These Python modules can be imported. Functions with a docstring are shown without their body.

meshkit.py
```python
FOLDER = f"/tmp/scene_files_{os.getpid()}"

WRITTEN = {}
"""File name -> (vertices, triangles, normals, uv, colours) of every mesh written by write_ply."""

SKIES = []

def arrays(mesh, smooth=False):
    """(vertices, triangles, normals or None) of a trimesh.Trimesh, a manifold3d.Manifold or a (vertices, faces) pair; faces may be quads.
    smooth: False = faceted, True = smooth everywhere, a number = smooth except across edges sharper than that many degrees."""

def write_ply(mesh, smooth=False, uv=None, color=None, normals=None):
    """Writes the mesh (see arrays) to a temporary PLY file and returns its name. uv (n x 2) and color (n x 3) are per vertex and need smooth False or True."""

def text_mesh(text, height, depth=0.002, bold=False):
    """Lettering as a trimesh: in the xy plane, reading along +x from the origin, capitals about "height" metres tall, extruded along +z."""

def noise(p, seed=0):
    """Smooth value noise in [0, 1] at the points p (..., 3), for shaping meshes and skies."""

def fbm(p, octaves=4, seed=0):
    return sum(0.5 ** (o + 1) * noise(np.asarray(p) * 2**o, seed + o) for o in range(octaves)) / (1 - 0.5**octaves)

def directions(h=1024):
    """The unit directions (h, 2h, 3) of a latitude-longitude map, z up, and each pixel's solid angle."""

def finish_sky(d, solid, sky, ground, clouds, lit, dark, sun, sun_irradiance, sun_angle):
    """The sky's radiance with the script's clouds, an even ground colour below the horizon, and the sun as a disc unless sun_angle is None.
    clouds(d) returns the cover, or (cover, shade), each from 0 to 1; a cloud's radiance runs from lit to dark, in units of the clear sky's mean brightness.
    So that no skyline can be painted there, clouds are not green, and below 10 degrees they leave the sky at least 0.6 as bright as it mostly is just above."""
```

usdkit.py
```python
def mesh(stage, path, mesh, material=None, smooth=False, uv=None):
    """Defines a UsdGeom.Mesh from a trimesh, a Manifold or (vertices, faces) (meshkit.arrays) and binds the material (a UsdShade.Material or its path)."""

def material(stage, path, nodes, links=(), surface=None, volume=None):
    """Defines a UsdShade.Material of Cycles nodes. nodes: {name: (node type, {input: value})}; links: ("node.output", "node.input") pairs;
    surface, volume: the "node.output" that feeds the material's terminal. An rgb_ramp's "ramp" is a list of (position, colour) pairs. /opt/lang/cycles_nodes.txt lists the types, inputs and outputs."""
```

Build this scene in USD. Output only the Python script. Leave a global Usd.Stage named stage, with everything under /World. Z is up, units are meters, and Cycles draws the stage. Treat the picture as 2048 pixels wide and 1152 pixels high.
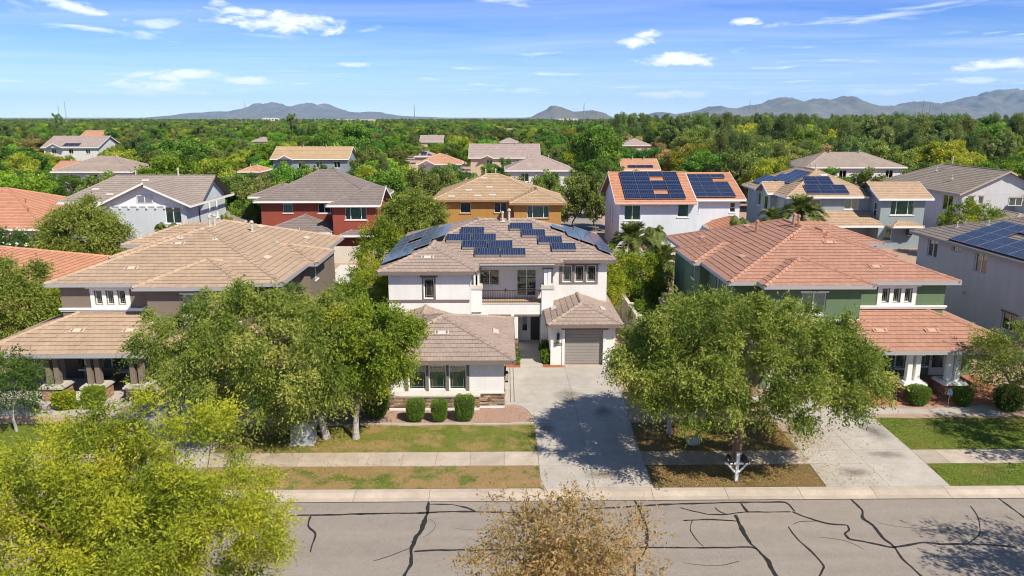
import math, random
import numpy as np, trimesh, shapely, usdkit, meshkit
import manifold3d as m3
from shapely.geometry import Polygon, LineString, Point, box as sbox
from shapely.ops import unary_union, linemerge
from pxr import Usd, UsdGeom, UsdShade, UsdLux, Sdf, Gf, Vt

stage = Usd.Stage.CreateInMemory()
UsdGeom.SetStageUpAxis(stage, UsdGeom.Tokens.z)
UsdGeom.SetStageMetersPerUnit(stage, 1.0)
UsdGeom.Xform.Define(stage, "/World")
UsdGeom.Scope.Define(stage, "/World/Looks")

# ---------------------------------------------------------------- camera
CAM_H, PITCH, YAW = 15.0, math.atan(341 / 1480.0), 0.012
cam = UsdGeom.Camera.Define(stage, "/World/Camera")
cam.CreateHorizontalApertureAttr(36.0)
cam.CreateFocalLengthAttr(36.0 * 1480 / 2048)
cam.CreateClippingRangeAttr(Gf.Vec2f(0.5, 90000))
fwd = np.array([math.sin(YAW) * math.cos(PITCH), math.cos(YAW) * math.cos(PITCH), -math.sin(PITCH)])
right = np.array([math.cos(YAW), -math.sin(YAW), 0.0])
upv = np.cross(right, fwd)
M = Gf.Matrix4d(*right, 0, *upv, 0, *(-fwd), 0, 0, 0, CAM_H, 1)
cam.AddTransformOp().Set(M)
EXPOSURE = 0.48
HAZE = 3.0e-5
cam.CreateExposureAttr(EXPOSURE)

# ---------------------------------------------------------------- sun and sky
SUN = np.array([0.62, -0.70, 1.0]); SUN /= np.linalg.norm(SUN)
SUN_EL, SUN_ROT = math.asin(SUN[2]), math.atan2(SUN[0], SUN[1])
sun = UsdLux.DistantLight.Define(stage, "/World/Sun")
sun.CreateNormalizeAttr(True); sun.CreateIntensityAttr(1.16); sun.CreateAngleAttr(0.53)
sun.CreateColorAttr(Gf.Vec3f(1.0, 0.915, 0.775))
zc = Gf.Vec3d(*SUN); xc = Gf.Cross(Gf.Vec3d(0, 0, 1), zc).GetNormalized(); yc = Gf.Cross(zc, xc)
sun.AddTransformOp().Set(Gf.Matrix4d(*xc, 0, *yc, 0, *zc, 0, 0, 0, 100, 1))

def sky_material():
    n = {"tc": ("texture_coordinate", {}), "sky": ("sky_texture", {"sky_type": "single_scattering", "sun_disc": False, "sun_elevation": SUN_EL, "sun_rotation": SUN_ROT,
              "altitude": 400.0, "air_density": 0.6, "aerosol_density": 0.05, "ozone_density": 5.0}),
         "sat": ("hsv", {"hue": 0.5, "saturation": 1.12, "value": 1.0, "fac": 1.0}),
         "xyz": ("separate_xyz", {}), "bg": ("background_shader", {"strength": 0.115})}
    n["deep"] = ("rgb_ramp", {"ramp": [(0.0, (0.98, 0.93, 1.0)), (0.02, (0.98, 0.90, 0.98)), (0.058, (1.06, 0.93, 0.96)), (0.09, (0.96, 0.90, 0.98)), (0.125, (0.72, 0.79, 1.06)), (0.16, (0.55, 0.69, 1.12)), (0.22, (0.62, 0.74, 1.08)), (0.4, (0.98, 0.96, 0.98)), (1.0, (1.08, 1.0, 0.94))]})
    n["tint"] = ("mix_color", {"blend_type": "multiply", "fac": 1.0, "use_clamp_result": False})
    l = [("tc.generated", "xyz.vector"), ("sky.color", "sat.color"), ("xyz.z", "deep.fac"), ("sat.color", "tint.a"), ("deep.color", "tint.b")]
    def math_(name, kind, a, b=None, clamp=False):
        n[name] = ("math", {"math_type": kind, "use_clamp": clamp})
        for k, x in (("value1", a), ("value2", b)):
            if isinstance(x, str): l.append((x, f"{name}.{k}"))
            elif x is not None: n[name][1][k] = float(x)
        return f"{name}.value"
    # the clouds lie on a flat layer high above the place: the direction is divided by its height
    zz = math_("zz", "maximum", "xyz.z", 0.012)
    ux = math_("ux", "divide", "xyz.x", zz); uy = math_("uy", "divide", "xyz.y", zz)
    n["lay"] = ("combine_xyz", {"z": 0.0}); l += [(ux, "lay.x"), (uy, "lay.y")]
    n["n1"] = ("noise_texture", {"scale": 0.75, "detail": 6.0, "roughness": 0.55, "distortion": 0.5})
    n["m1"] = ("mapping", {"scale": (0.8, 0.55, 1.0), "rotation": (0, 0, 0.35), "location": (3.0, 1.0, 0)})
    n["n2"] = ("noise_texture", {"scale": 0.5, "detail": 7.0, "roughness": 0.62, "distortion": 0.9})
    n["m2"] = ("mapping", {"scale": (0.35, 0.8, 1.0), "location": (11.0, 5.0, 0)})
    l += [("lay.vector", "m1.vector"), ("m1.vector", "n1.vector"), ("lay.vector", "m2.vector"), ("m2.vector", "n2.vector")]
    n["r1"] = ("map_range", {"from_min": 0.60, "from_max": 0.74, "to_min": 0.0, "to_max": 0.9, "clamp": True}); l.append(("n1.fac", "r1.value"))
    n["r2"] = ("map_range", {"from_min": 0.40, "from_max": 0.85, "to_min": 0.0, "to_max": 0.30, "clamp": True}); l.append(("n2.fac", "r2.value"))
    # single clouds: azimuth, elevation, half widths (degrees)
    az = math_("az", "arctan2", "xyz.x", "xyz.y"); el = math_("el", "arcsine", "xyz.z")
    n["wob"] = ("noise_texture", {"scale": 26.0, "detail": 7.0, "roughness": 0.62, "distortion": 0.4})
    n["mw"] = ("mapping", {"scale": (1.0, 1.0, 3.0)}); l += [("tc.generated", "mw.vector"), ("mw.vector", "wob.vector")]
    total = math_("cl0", "add", "r1.result", "r2.result")
    for i, (px, py, rx, ry, tilt, amp) in enumerate(CLOUDS):
        d = pixel_ray(px, py); a0, e0 = math.atan2(d[0], d[1]), math.asin(d[2])
        dx = math_(f"c{i}a", "subtract", az, a0); dy = math_(f"c{i}b", "subtract", el, e0)
        n[f"c{i}t"] = ("math", {"math_type": "multiply_add", "value2": tilt}); l += [(dx, f"c{i}t.value1"), (dy, f"c{i}t.value3")]
        sx = math_(f"c{i}c", "divide", dx, rx / 1480.0); sy = math_(f"c{i}d", "divide", f"c{i}t.value", ry / 1480.0)
        q = math_(f"c{i}g", "add", math_(f"c{i}e", "multiply", sx, sx), math_(f"c{i}f", "multiply", sy, sy))
        v = math_(f"c{i}h", "subtract", 1.15, q)
        wv = math_(f"c{i}w", "multiply_add", "wob.fac", 4.2); n[f"c{i}w"][1]["value3"] = -2.25
        s = math_(f"c{i}s", "add", v, wv)
        n[f"c{i}r"] = ("map_range", {"range_type": "smoothstep", "from_min": 0.0, "from_max": 1.3, "to_min": 0.0, "to_max": amp, "clamp": True}); l.append((s, f"c{i}r.value"))
        total = math_(f"c{i}z", "maximum", total, f"c{i}r.result")
    fade = math_("fade", "multiply", total, math_("lowf", "multiply", "xyz.z", 26.0, True), True)
    n["mix"] = ("mix_color", {"blend_type": "mix", "b": (7.6, 7.9, 8.4)})
    l += [("tint.result", "mix.a"), (fade, "mix.fac"), ("mix.result", "bg.color")]
    return usdkit.material(stage, "/World/Looks/sky_and_clouds", n, l, surface="bg.background")

def pixel_ray(px, py):
    d = fwd + right * (px - 1024) / 1480.0 - upv * (py - 576) / 1480.0
    return d / np.linalg.norm(d)

CLOUDS = [(150, 14, 85, 15, 0.20, 0.95), (560, 40, 150, 24, 0.06, 1.0), (490, 28, 75, 14, 0.35, 0.9), (320, 45, 55, 10, -0.1, 0.6), (1290, 78, 62, 18, -0.15, 1.0), (1355, 119, 85, 19, 0.02, 1.15),
          (1490, 44, 40, 8, 0, 0.95), (1575, 46, 50, 8, -0.1, 0.5), (345, 150, 100, 11, -0.03, 0.9), (350, 176, 120, 12, 0.03, 1.0), (250, 186, 90, 7, 0.03, 0.8), (490, 161, 60, 9, 0, 0.85),
          (720, 130, 45, 7, 0.05, 0.7), (1345, 190, 75, 8, 0, 0.85), (1995, 128, 80, 12, -0.04, 1.0), (1950, 160, 75, 8, 0, 0.7), (1790, 184, 75, 8, 0, 0.7), (400, 206, 90, 8, 0, 0.55),
          (860, 225, 110, 8, 0, 0.45), (780, 203, 25, 5, 0, 0.7), (1180, 213, 40, 5, 0, 0.5), (1035, 181, 55, 6, 0, 0.5), (1520, 187, 50, 6, 0, 0.55)]
dome = UsdLux.DomeLight.Define(stage, "/World/sky")
dome.CreateIntensityAttr(1.0)
UsdShade.MaterialBindingAPI.Apply(dome.GetPrim()).Bind(sky_material())
dome.GetPrim().SetCustomDataByKey("kind", "structure")

# ---------------------------------------------------------------- helpers: prims
_count = {}
def path_for(name, parent=None):
    base = "/World" if parent is None else str(parent.GetPath())
    k = (base, name); n = _count.get(k, 0); _count[k] = n + 1
    return f"{base}/{name}" + (f"_{n:03d}" if n else "")

def tag(p, label=None, cat=None, group=None, kind=None):
    for k, v in (("label", label), ("category", cat), ("group", group), ("kind", kind)):
        if v: p.SetCustomDataByKey(k, v)
    return p

def thing(name, label=None, cat=None, group=None, kind=None, loc=(0, 0, 0), rot=0.0, scale=None, src=None):
    x = UsdGeom.Xform.Define(stage, path_for(name))
    if src is not None:
        x.GetPrim().GetReferences().AddInternalReference(src if isinstance(src, str) else src.GetPath())
        x.GetPrim().SetInstanceable(True)
        x.ClearXformOpOrder()
    x.AddTranslateOp().Set(Gf.Vec3d(*map(float, loc)))
    if rot: x.AddRotateZOp().Set(math.degrees(rot))
    if scale is not None: x.AddScaleOp().Set(Gf.Vec3f(*map(float, scale)))
    return tag(x.GetPrim(), label, cat, group, kind)

def obj(name, vf, mat, parent=None, label=None, cat=None, group=None, kind=None, tone=None, smooth=False):
    v, f = (np.asarray(vf[0], np.float32), np.asarray(vf[1], np.int32)) if isinstance(vf, (tuple, list)) else (np.asarray(vf.vertices, np.float32), np.asarray(vf.faces, np.int32))
    m = UsdGeom.Mesh.Define(stage, path_for(name, parent))
    m.CreatePointsAttr(Vt.Vec3fArray.FromNumpy(np.ascontiguousarray(v)))
    m.CreateFaceVertexCountsAttr(Vt.IntArray.FromNumpy(np.full(len(f), f.shape[1], np.int32)))
    m.CreateFaceVertexIndicesAttr(Vt.IntArray.FromNumpy(np.ascontiguousarray(f.ravel())))
    m.CreateSubdivisionSchemeAttr("none")
    if smooth:
        _, _, n = meshkit.arrays((v, f), True)
        m.CreateNormalsAttr(Vt.Vec3fArray.FromNumpy(n.astype(np.float32))); m.SetNormalsInterpolation("vertex")
    if tone is None: tone = np.ones(len(v))
    if True:
        assert len(tone) == len(v), (name, len(tone), len(v))
        UsdGeom.PrimvarsAPI(m).CreatePrimvar("tone", Sdf.ValueTypeNames.FloatArray, "vertex").Set(Vt.FloatArray.FromNumpy(np.asarray(tone, np.float32)))
    if mat is not None:
        UsdShade.MaterialBindingAPI.Apply(m.GetPrim()).Bind(mat)
    return tag(m.GetPrim(), label, cat, group, kind)

class MB:
    """Collects triangles for one mesh."""
    def __init__(s): s.v, s.f, s.t, s.n = [], [], [], 0
    def add(s, v, f, tone=1.0):
        v = np.asarray(v, float); f = np.asarray(f, int)
        if f.shape[1] == 4: f = np.vstack([f[:, [0, 1, 2]], f[:, [0, 2, 3]]])
        s.v.append(v); s.f.append(f + s.n); s.t.append(np.broadcast_to(np.asarray(tone, float), (len(v),))); s.n += len(v)
        return s
    def box(s, x0, x1, y0, y1, z0, z1, tone=1.0):
        v = [(x, y, z) for z in (z0, z1) for y in (y0, y1) for x in (x0, x1)]
        return s.add(v, [(0, 2, 3, 1), (4, 5, 7, 6), (0, 1, 5, 4), (2, 6, 7, 3), (0, 4, 6, 2), (1, 3, 7, 5)], tone)
    def bar(s, a, b, r0, r1=None, sides=7, tone=1.0, cap=True):
        v, f = tube([a, b], [r0, r0 if r1 is None else r1], sides, cap); return s.add(v, f, tone)
    def tm(s, m, tone=1.0): return s.add(m.vertices, m.faces, tone)
    def get(s): return np.vstack(s.v), np.vstack(s.f)
    def build(s, name, mat, parent=None, **k):
        t = np.concatenate(s.t)
        return obj(name, s.get(), mat, parent, tone=t, **k)

def tube(pts, rad, sides=7, cap=True):
    pts = np.asarray(pts, float); rad = np.asarray(rad, float)
    d = np.gradient(pts, axis=0); d /= np.linalg.norm(d, axis=1, keepdims=True) + 1e-9
    ref = np.where(np.abs(d[:, 2:3]) > 0.9, [[1.0, 0, 0]], [[0, 0, 1.0]])
    a = np.cross(d, ref); a /= np.linalg.norm(a, axis=1, keepdims=True); b = np.cross(d, a)
    th = np.arange(sides) / sides * 2 * np.pi
    v = pts[:, None] + rad[:, None, None] * (np.cos(th)[None, :, None] * a[:, None] + np.sin(th)[None, :, None] * b[:, None])
    n = len(pts); i = np.arange(n - 1)[:, None] * sides; k = np.arange(sides)[None]; k2 = (k + 1) % sides
    q = np.stack([i + k, i + k2, i + sides + k2, i + sides + k], -1).reshape(-1, 4)
    f = np.vstack([q[:, [0, 1, 2]], q[:, [0, 2, 3]]]); v = v.reshape(-1, 3)
    if cap:
        e = (n - 1) * sides
        f = np.vstack([f] + [[[s0, s0 + j + 1, s0 + j] for j in range(1, sides - 1)] for s0 in (0, e)])
    return v, f

def tri_poly(poly):
    v, f = trimesh.creation.triangulate_polygon(poly, engine="earcut"); return np.asarray(v), np.asarray(f)

def slab(poly, z0, z1):
    """A polygon of the ground plan as a solid between two heights."""
    m = trimesh.creation.extrude_polygon(poly, z1 - z0, engine="earcut"); m.apply_translation((0, 0, z0)); return m

def polys(g):
    return [p for p in getattr(g, "geoms", [g]) if p.geom_type == "Polygon" and p.area > 1e-4]

# ---------------------------------------------------------------- materials
MATS = {}
def pmat(name, col, rough=0.85, var=(), bump=None, tone=None, spec=0.3, metal=0.0, extra=None, ramp=None, fine=None):
    """A principled material. var: (noise scale, amount) pairs that lighten and darken; bump: (scale, distance); tone: how far the mesh's own 'tone' sways it; ramp: colours along 'tone'."""
    if name in MATS: return MATS[name]
    n = {"g": ("geometry", {}), "p": ("principled_bsdf", {"roughness": rough, "specular_ior_level": spec, "metallic": metal})}
    l = []; last = None
    if ramp is not None:
        n["at"] = ("attribute", {"attribute": "tone"}); n["rr"] = ("rgb_ramp", {"ramp": ramp}); l.append(("at.fac", "rr.fac")); last = "rr.color"
    else:
        n["c"] = ("color", {"value": col}); last = "c.color"
        if tone:
            n["at"] = ("attribute", {"attribute": "tone"}); n["tm"] = ("mix_color", {"blend_type": "multiply", "fac": float(tone)})
            l += [(last, "tm.a"), ("at.color", "tm.b")]; last = "tm.result"
    for i, (sc, am) in enumerate(var):
        n[f"n{i}"] = ("noise_texture", {"scale": float(sc) if np.ndim(sc) == 0 else 1.0, "detail": 5.0, "roughness": 0.6})
        if np.ndim(sc):
            n[f"mp{i}"] = ("mapping", {"scale": tuple(map(float, sc))}); l += [("g.position", f"mp{i}.vector"), (f"mp{i}.vector", f"n{i}.vector")]
        else: l.append(("g.position", f"n{i}.vector"))
        n[f"r{i}"] = ("map_range", {"from_min": 0.3, "from_max": 0.7, "to_min": 1 - am, "to_max": 1 + am, "clamp": True})
        n[f"x{i}"] = ("vector_math", {"math_type": "scale"})
        l += [(f"n{i}.fac", f"r{i}.value"), (last, f"x{i}.vector1"), (f"r{i}.result", f"x{i}.scale")]; last = f"x{i}.vector"
    if extra: last = extra(n, l, last)
    l.append((last, "p.base_color"))
    if bump:
        n["bn"] = ("noise_texture", {"scale": float(bump[0]), "detail": 4.0, "roughness": 0.6}); n["b"] = ("bump", {"distance": float(bump[1]), "strength": 1.0})
        l += [("g.position", "bn.vector"), ("bn.fac", "b.height"), ("b.normal", "p.normal")]
    MATS[name] = usdkit.material(stage, f"/World/Looks/{name}", n, l, surface="p.BSDF")
    return MATS[name]

def leaf_mat(name, ramp, trans=0.3, rough=0.55, rnd=0.25):
    """Leaves: diffuse and glossy plus light coming through; colours along 'tone', a little different from plant to plant."""
    n = {"at": ("attribute", {"attribute": "tone"}), "rr": ("rgb_ramp", {"ramp": ramp}), "oi": ("object_info", {}), "mr": ("map_range", {"to_min": 1 - rnd, "to_max": 1 + rnd}),
         "hs": ("hsv", {"hue": 0.5, "saturation": 1.0, "value": 1.0, "fac": 1.0}), "hr": ("map_range", {"to_min": 0.5 - 0.05 * rnd, "to_max": 0.5 + 0.09 * rnd}),
         "w": ("math", {"math_type": "multiply", "value2": 7.31}), "fr": ("math", {"math_type": "fraction"}),
         "p": ("principled_bsdf", {"roughness": rough, "specular_ior_level": 0.25}), "t": ("translucent_bsdf", {}), "m": ("mix_closure", {"fac": trans}),
         "br": ("vector_math", {"math_type": "multiply", "vector2": (1.5, 1.6, 0.7)})}
    l = [("at.fac", "rr.fac"), ("rr.color", "hs.color"), ("oi.random", "mr.value"), ("mr.result", "hs.value"), ("oi.random", "w.value1"), ("w.value", "fr.value1"), ("fr.value", "hr.value"),
         ("hr.result", "hs.hue"), ("hs.color", "p.base_color"), ("hs.color", "br.vector1"), ("br.vector", "t.color"), ("p.BSDF", "m.closure1"), ("t.BSDF", "m.closure2")]
    MATS[name] = usdkit.material(stage, f"/World/Looks/{name}", n, l, surface="m.closure")
    return MATS[name]

def stucco(name, col): return pmat(name, col, 0.92, var=((0.35, 0.07), ((2.2, 2.2, 0.22), 0.05), (14, 0.06)), bump=(60, 0.006), spec=0.15)
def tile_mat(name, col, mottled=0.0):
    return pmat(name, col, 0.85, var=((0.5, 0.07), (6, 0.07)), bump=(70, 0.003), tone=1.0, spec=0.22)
GLASS = usdkit.material(stage, "/World/Looks/window_glass", {"f": ("fresnel", {"IOR": 1.55}), "k": ("math", {"math_type": "multiply_add", "value2": 0.9, "value3": 0.04}), "t": ("transparent_bsdf", {"color": (0.80, 0.87, 0.83)}),
    "g": ("glossy_bsdf", {"color": (0.95, 0.97, 1.0), "roughness": 0.02}), "m": ("mix_closure", {})},
    [("f.fac", "k.value1"), ("k.value", "m.fac"), ("t.BSDF", "m.closure1"), ("g.BSDF", "m.closure2")], surface="m.closure")
WHITE = pmat("white_trim_paint", (0.78, 0.77, 0.74), 0.6, var=((3, 0.04),), spec=0.3)
VINYL = pmat("white_window_vinyl", (0.74, 0.73, 0.70), 0.45, spec=0.4)
BLIND = pmat("pale_window_blind", (0.36, 0.47, 0.38), 0.8, var=(((0.5, 0.5, 30), 0.12),))
CURTAIN = pmat("beige_curtain", (0.42, 0.38, 0.30), 0.9, var=(((20, 20, 0.3), 0.2),))
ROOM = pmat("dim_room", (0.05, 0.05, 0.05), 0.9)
BROWN = pmat("taupe_trim_paint", (0.18, 0.145, 0.125), 0.7, var=((3, 0.06),))
LEAD = pmat("window_came", (0.30, 0.29, 0.24), 0.4, spec=0.5)
CONC = pmat("concrete", (0.44, 0.405, 0.36), 0.9, var=((0.3, 0.10), (1.4, 0.10), (11, 0.06)), bump=(45, 0.004), tone=1.0)
CONCW = pmat("warm_concrete", (0.445, 0.375, 0.305), 0.9, var=((0.3, 0.10), (1.4, 0.12), (11, 0.06)), bump=(45, 0.004), tone=1.0)
CAPM = pmat("cast_stone_cap", (0.50, 0.47, 0.42), 0.85, var=((5, 0.08),), bump=(40, 0.003))
PIPE = pmat("painted_vent_pipe", (0.5, 0.45, 0.38), 0.6, var=((8, 0.1),))
BLACK = pmat("black_metal", (0.015, 0.015, 0.016), 0.45, spec=0.5)
IRON = pmat("bronze_railing", (0.05, 0.035, 0.028), 0.5, spec=0.5)
PVF = pmat("panel_frame_metal", (0.55, 0.57, 0.6), 0.35, metal=0.9)
PVD = pmat("panel_skirt", (0.02, 0.02, 0.022), 0.5)
PVL = pmat("cell_gap_print", (0.20, 0.25, 0.36), 0.3)
PV = pmat("solar_cell_glass", (0.006, 0.012, 0.045), 0.08, var=((3.5, 0.5),), spec=0.75)
# ---------------------------------------------------------------- roofs
def half(poly, a, b, c):
    """Clips a convex polygon (list of points) to a x + b y + c >= 0."""
    out = []
    for i in range(len(poly)):
        p, q = poly[i], poly[(i + 1) % len(poly)]
        dp, dq = a * p[0] + b * p[1] + c, a * q[0] + b * q[1] + c
        if dp >= 0: out.append(p)
        if dp * dq < 0:
            t = dp / (dp - dq); out.append((p[0] + t * (q[0] - p[0]), p[1] + t * (q[1] - p[1])))
    return out

def planes_of(r):
    x0, y0, x1, y1, z, p, g = r
    k = {"S": (0, p, z - p * y0, (0, 1), y0), "N": (0, -p, z + p * y1, (0, -1), -y1), "W": (p, 0, z - p * x0, (1, 0), x0), "E": (-p, 0, z + p * x1, (-1, 0), -x1)}
    return [(s, v) for s, v in k.items() if s not in g]

def roof_faces(rects, clip=None):
    """rects: (x0, y0, x1, y1, eave height, pitch, gabled sides). Hip and gable roofs over overlapping rectangles: where they overlap the higher one shows."""
    faces = []
    for i, r in enumerate(rects):
        pl = planes_of(r)
        for s, a in pl:
            poly = [(r[0], r[1]), (r[2], r[1]), (r[2], r[3]), (r[0], r[3])]
            for s2, b in pl:
                if s2 != s: poly = half(poly, b[0] - a[0], b[1] - a[1], b[2] - a[2])
            if len(poly) < 3: continue
            g = Polygon(poly)
            if not g.is_valid or g.area < 1e-3: continue
            for j, q in enumerate(rects):
                if j == i: continue
                over = [(q[0], q[1]), (q[2], q[1]), (q[2], q[3]), (q[0], q[3])]
                eps = 1e-4 if j < i else -1e-4
                for _, b in planes_of(q):
                    over = half(over, b[0] - a[0], b[1] - a[1], b[2] - a[2] + eps)
                    if len(over) < 3: break
                if len(over) >= 3: g = g.difference(Polygon(over).buffer(0))
            if clip is not None: g = g.difference(clip)
            for part in polys(g):
                part = part.simplify(0.003)
                if part.area > 0.02: faces.append((part, a))
    return faces

def h_at(pl, x, y): return pl[0] * x + pl[1] * y + pl[2]

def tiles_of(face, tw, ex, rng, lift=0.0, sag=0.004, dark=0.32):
    """The tiles of one roof face: (vertices, triangles, tone, centre) each. Each course's lower edge stands proud of the course below."""
    poly, pl = face; ux, uy = pl[3][1], pl[3][0]; up = pl[3]
    pts = np.asarray(poly.exterior.coords); U, V = pts[:, 0] * abs(ux) + pts[:, 1] * abs(uy), pts[:, 0] * up[0] + pts[:, 1] * up[1]
    c = math.cos(math.atan(math.hypot(pl[0], pl[1]))); ev = ex * c; v_base = pl[4]
    to_xy = (lambda u, v: (u, v * up[1])) if abs(ux) else (lambda u, v: (v * up[0], u))
    local = Polygon(list(zip(U, V)), [list(zip(np.asarray(r.coords)[:, 0] * abs(ux) + np.asarray(r.coords)[:, 1] * abs(uy), np.asarray(r.coords)[:, 0] * up[0] + np.asarray(r.coords)[:, 1] * up[1])) for r in poly.interiors])
    shapely.prepare(local)
    k0, k1 = int(math.floor((V.min() - v_base) / ev)), int(math.ceil((V.max() - v_base) / ev)); out = []
    for k in range(k0, k1):
        va, vb = v_base + k * ev, v_base + (k + 1) * ev; off = (tw / 2 if k % 2 else 0)
        row = local.intersection(sbox(U.min() - 1, va, U.max() + 1, vb))
        if row.is_empty: continue
        b = row.bounds; us = np.arange(math.floor((b[0] - off) / tw), math.ceil((b[2] - off) / tw)) * tw + off
        for u in us:
            cell = sbox(u + 0.004, va, u + tw - 0.004, vb)
            whole = local.contains(cell)
            for g in ([cell] if whole else polys(local.intersection(cell))):
                co = np.asarray(shapely.geometry.polygon.orient(g).exterior.coords)[:-1]; m = len(co)
                lo, hi = 0.038 + lift + rng.normal(0, sag), 0.012 + lift
                t = (co[:, 1] - va) / ev; xy = np.array([to_xy(*q) for q in co])
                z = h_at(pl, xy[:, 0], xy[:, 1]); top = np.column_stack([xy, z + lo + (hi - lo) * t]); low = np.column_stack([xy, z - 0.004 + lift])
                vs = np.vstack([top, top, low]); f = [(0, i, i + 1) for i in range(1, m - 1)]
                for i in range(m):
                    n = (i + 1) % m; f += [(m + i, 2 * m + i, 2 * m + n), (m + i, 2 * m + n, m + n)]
                tn = np.clip(rng.normal(1.0, 0.035), 0.88, 1.12); out.append((vs, np.array(f), np.r_[np.full(m, tn), np.full(2 * m, tn * dark)], vs[:m].mean(0)))  # tile edges darkened in tone: weathered concrete plus painted shade of the gap below
    return out

def cap_lines(faces):
    """The lines in which two faces meet: (a, b, is it a ridge or hip)."""
    out = []
    for i in range(len(faces)):
        for j in range(i + 1, len(faces)):
            if faces[i][0].distance(faces[j][0]) > 0.01: continue
            g = faces[i][0].boundary.intersection(faces[j][0].buffer(0.006))
            g = linemerge(g) if g.geom_type in ("MultiLineString", "GeometryCollection") else g
            for ln in getattr(g, "geoms", [g]):
                if ln.geom_type != "LineString" or ln.length < 0.3: continue
                (xa, ya), (xb, yb) = ln.coords[0], ln.coords[-1]; m = np.array(ln.interpolate(0.5, True).coords[0]); d = np.array([xb - xa, yb - ya])
                if np.hypot(*d) < 0.3: continue
                d /= np.hypot(*d); nrm = np.array([-d[1], d[0]])
                if not faces[i][0].buffer(0.01).contains(Point(*(m + 0.05 * nrm))): nrm = -nrm
                p = m + 0.2 * nrm; hi, hj = h_at(faces[i][1], *p), h_at(faces[j][1], *p)
                za, zb = h_at(faces[i][1], xa, ya), h_at(faces[i][1], xb, yb)
                if abs(hi - hj) > 1e-3 and abs(h_at(faces[j][1], xa, ya) - za) < 0.03 and abs(h_at(faces[j][1], xb, yb) - zb) < 0.03:
                    out.append((np.array([xa, ya, za]), np.array([xb, yb, zb]), hj > hi))
    return out

def caps_of(a, b, rng, size=0.40, w=0.15):
    """Ridge or hip tiles along a line, each lapping the one below."""
    if b[2] < a[2]: a, b = b, a
    L = np.linalg.norm(b - a); n = max(1, int(round(L / size))); d = (b - a) / L; s = np.array([-d[1], d[0], 0]); s /= np.linalg.norm(s) + 1e-9; up = np.cross(d, s); up *= np.sign(up[2]); out = []
    prof = [(-w, -0.045), (-w * 0.62, 0.03), (0, 0.062), (w * 0.62, 0.03), (w, -0.045)]
    for k in range(n):
        p, q = a + d * (L * k / n), a + d * (L * (k + 1) / n + 0.03)
        A = [p + s * x + up * (y + 0.045 + rng.normal(0, 0.004)) for x, y in prof]; B = [q + s * x * 0.86 + up * (y + 0.018) for x, y in prof]
        C = [p + s * x + up * (y - 0.02) for x, y in prof]
        v = np.vstack([A, B, A, C]); f = [(i, i + 1, 6 + i) for i in range(4)] + [(i, 6 + i, 5 + i) for i in range(4)]
        f += [(10 + i, 15 + i, 16 + i) for i in range(4)] + [(10 + i, 16 + i, 11 + i) for i in range(4)]
        tn = np.clip(rng.normal(1.02, 0.05), 0.85, 1.2); out.append((v, np.array(f), np.r_[np.full(10, tn), np.full(10, tn * 0.3)], (p + q) / 2))  # lower faces of the caps darkened in tone, painted shade at each lap
    return out

def seen_size(c):
    d = c - np.array([0, 0, CAM_H]); z = d @ fwd; x, y = (d @ right) / z * 1480, (d @ upv) / z * 1480
    return 0.0 if abs(x) > 1030 or abs(y) > 580 else 1.0 / z

def join(parts):
    mb = MB()
    for v, f, t, _ in parts: mb.add(v, f, t)
    return mb

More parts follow.
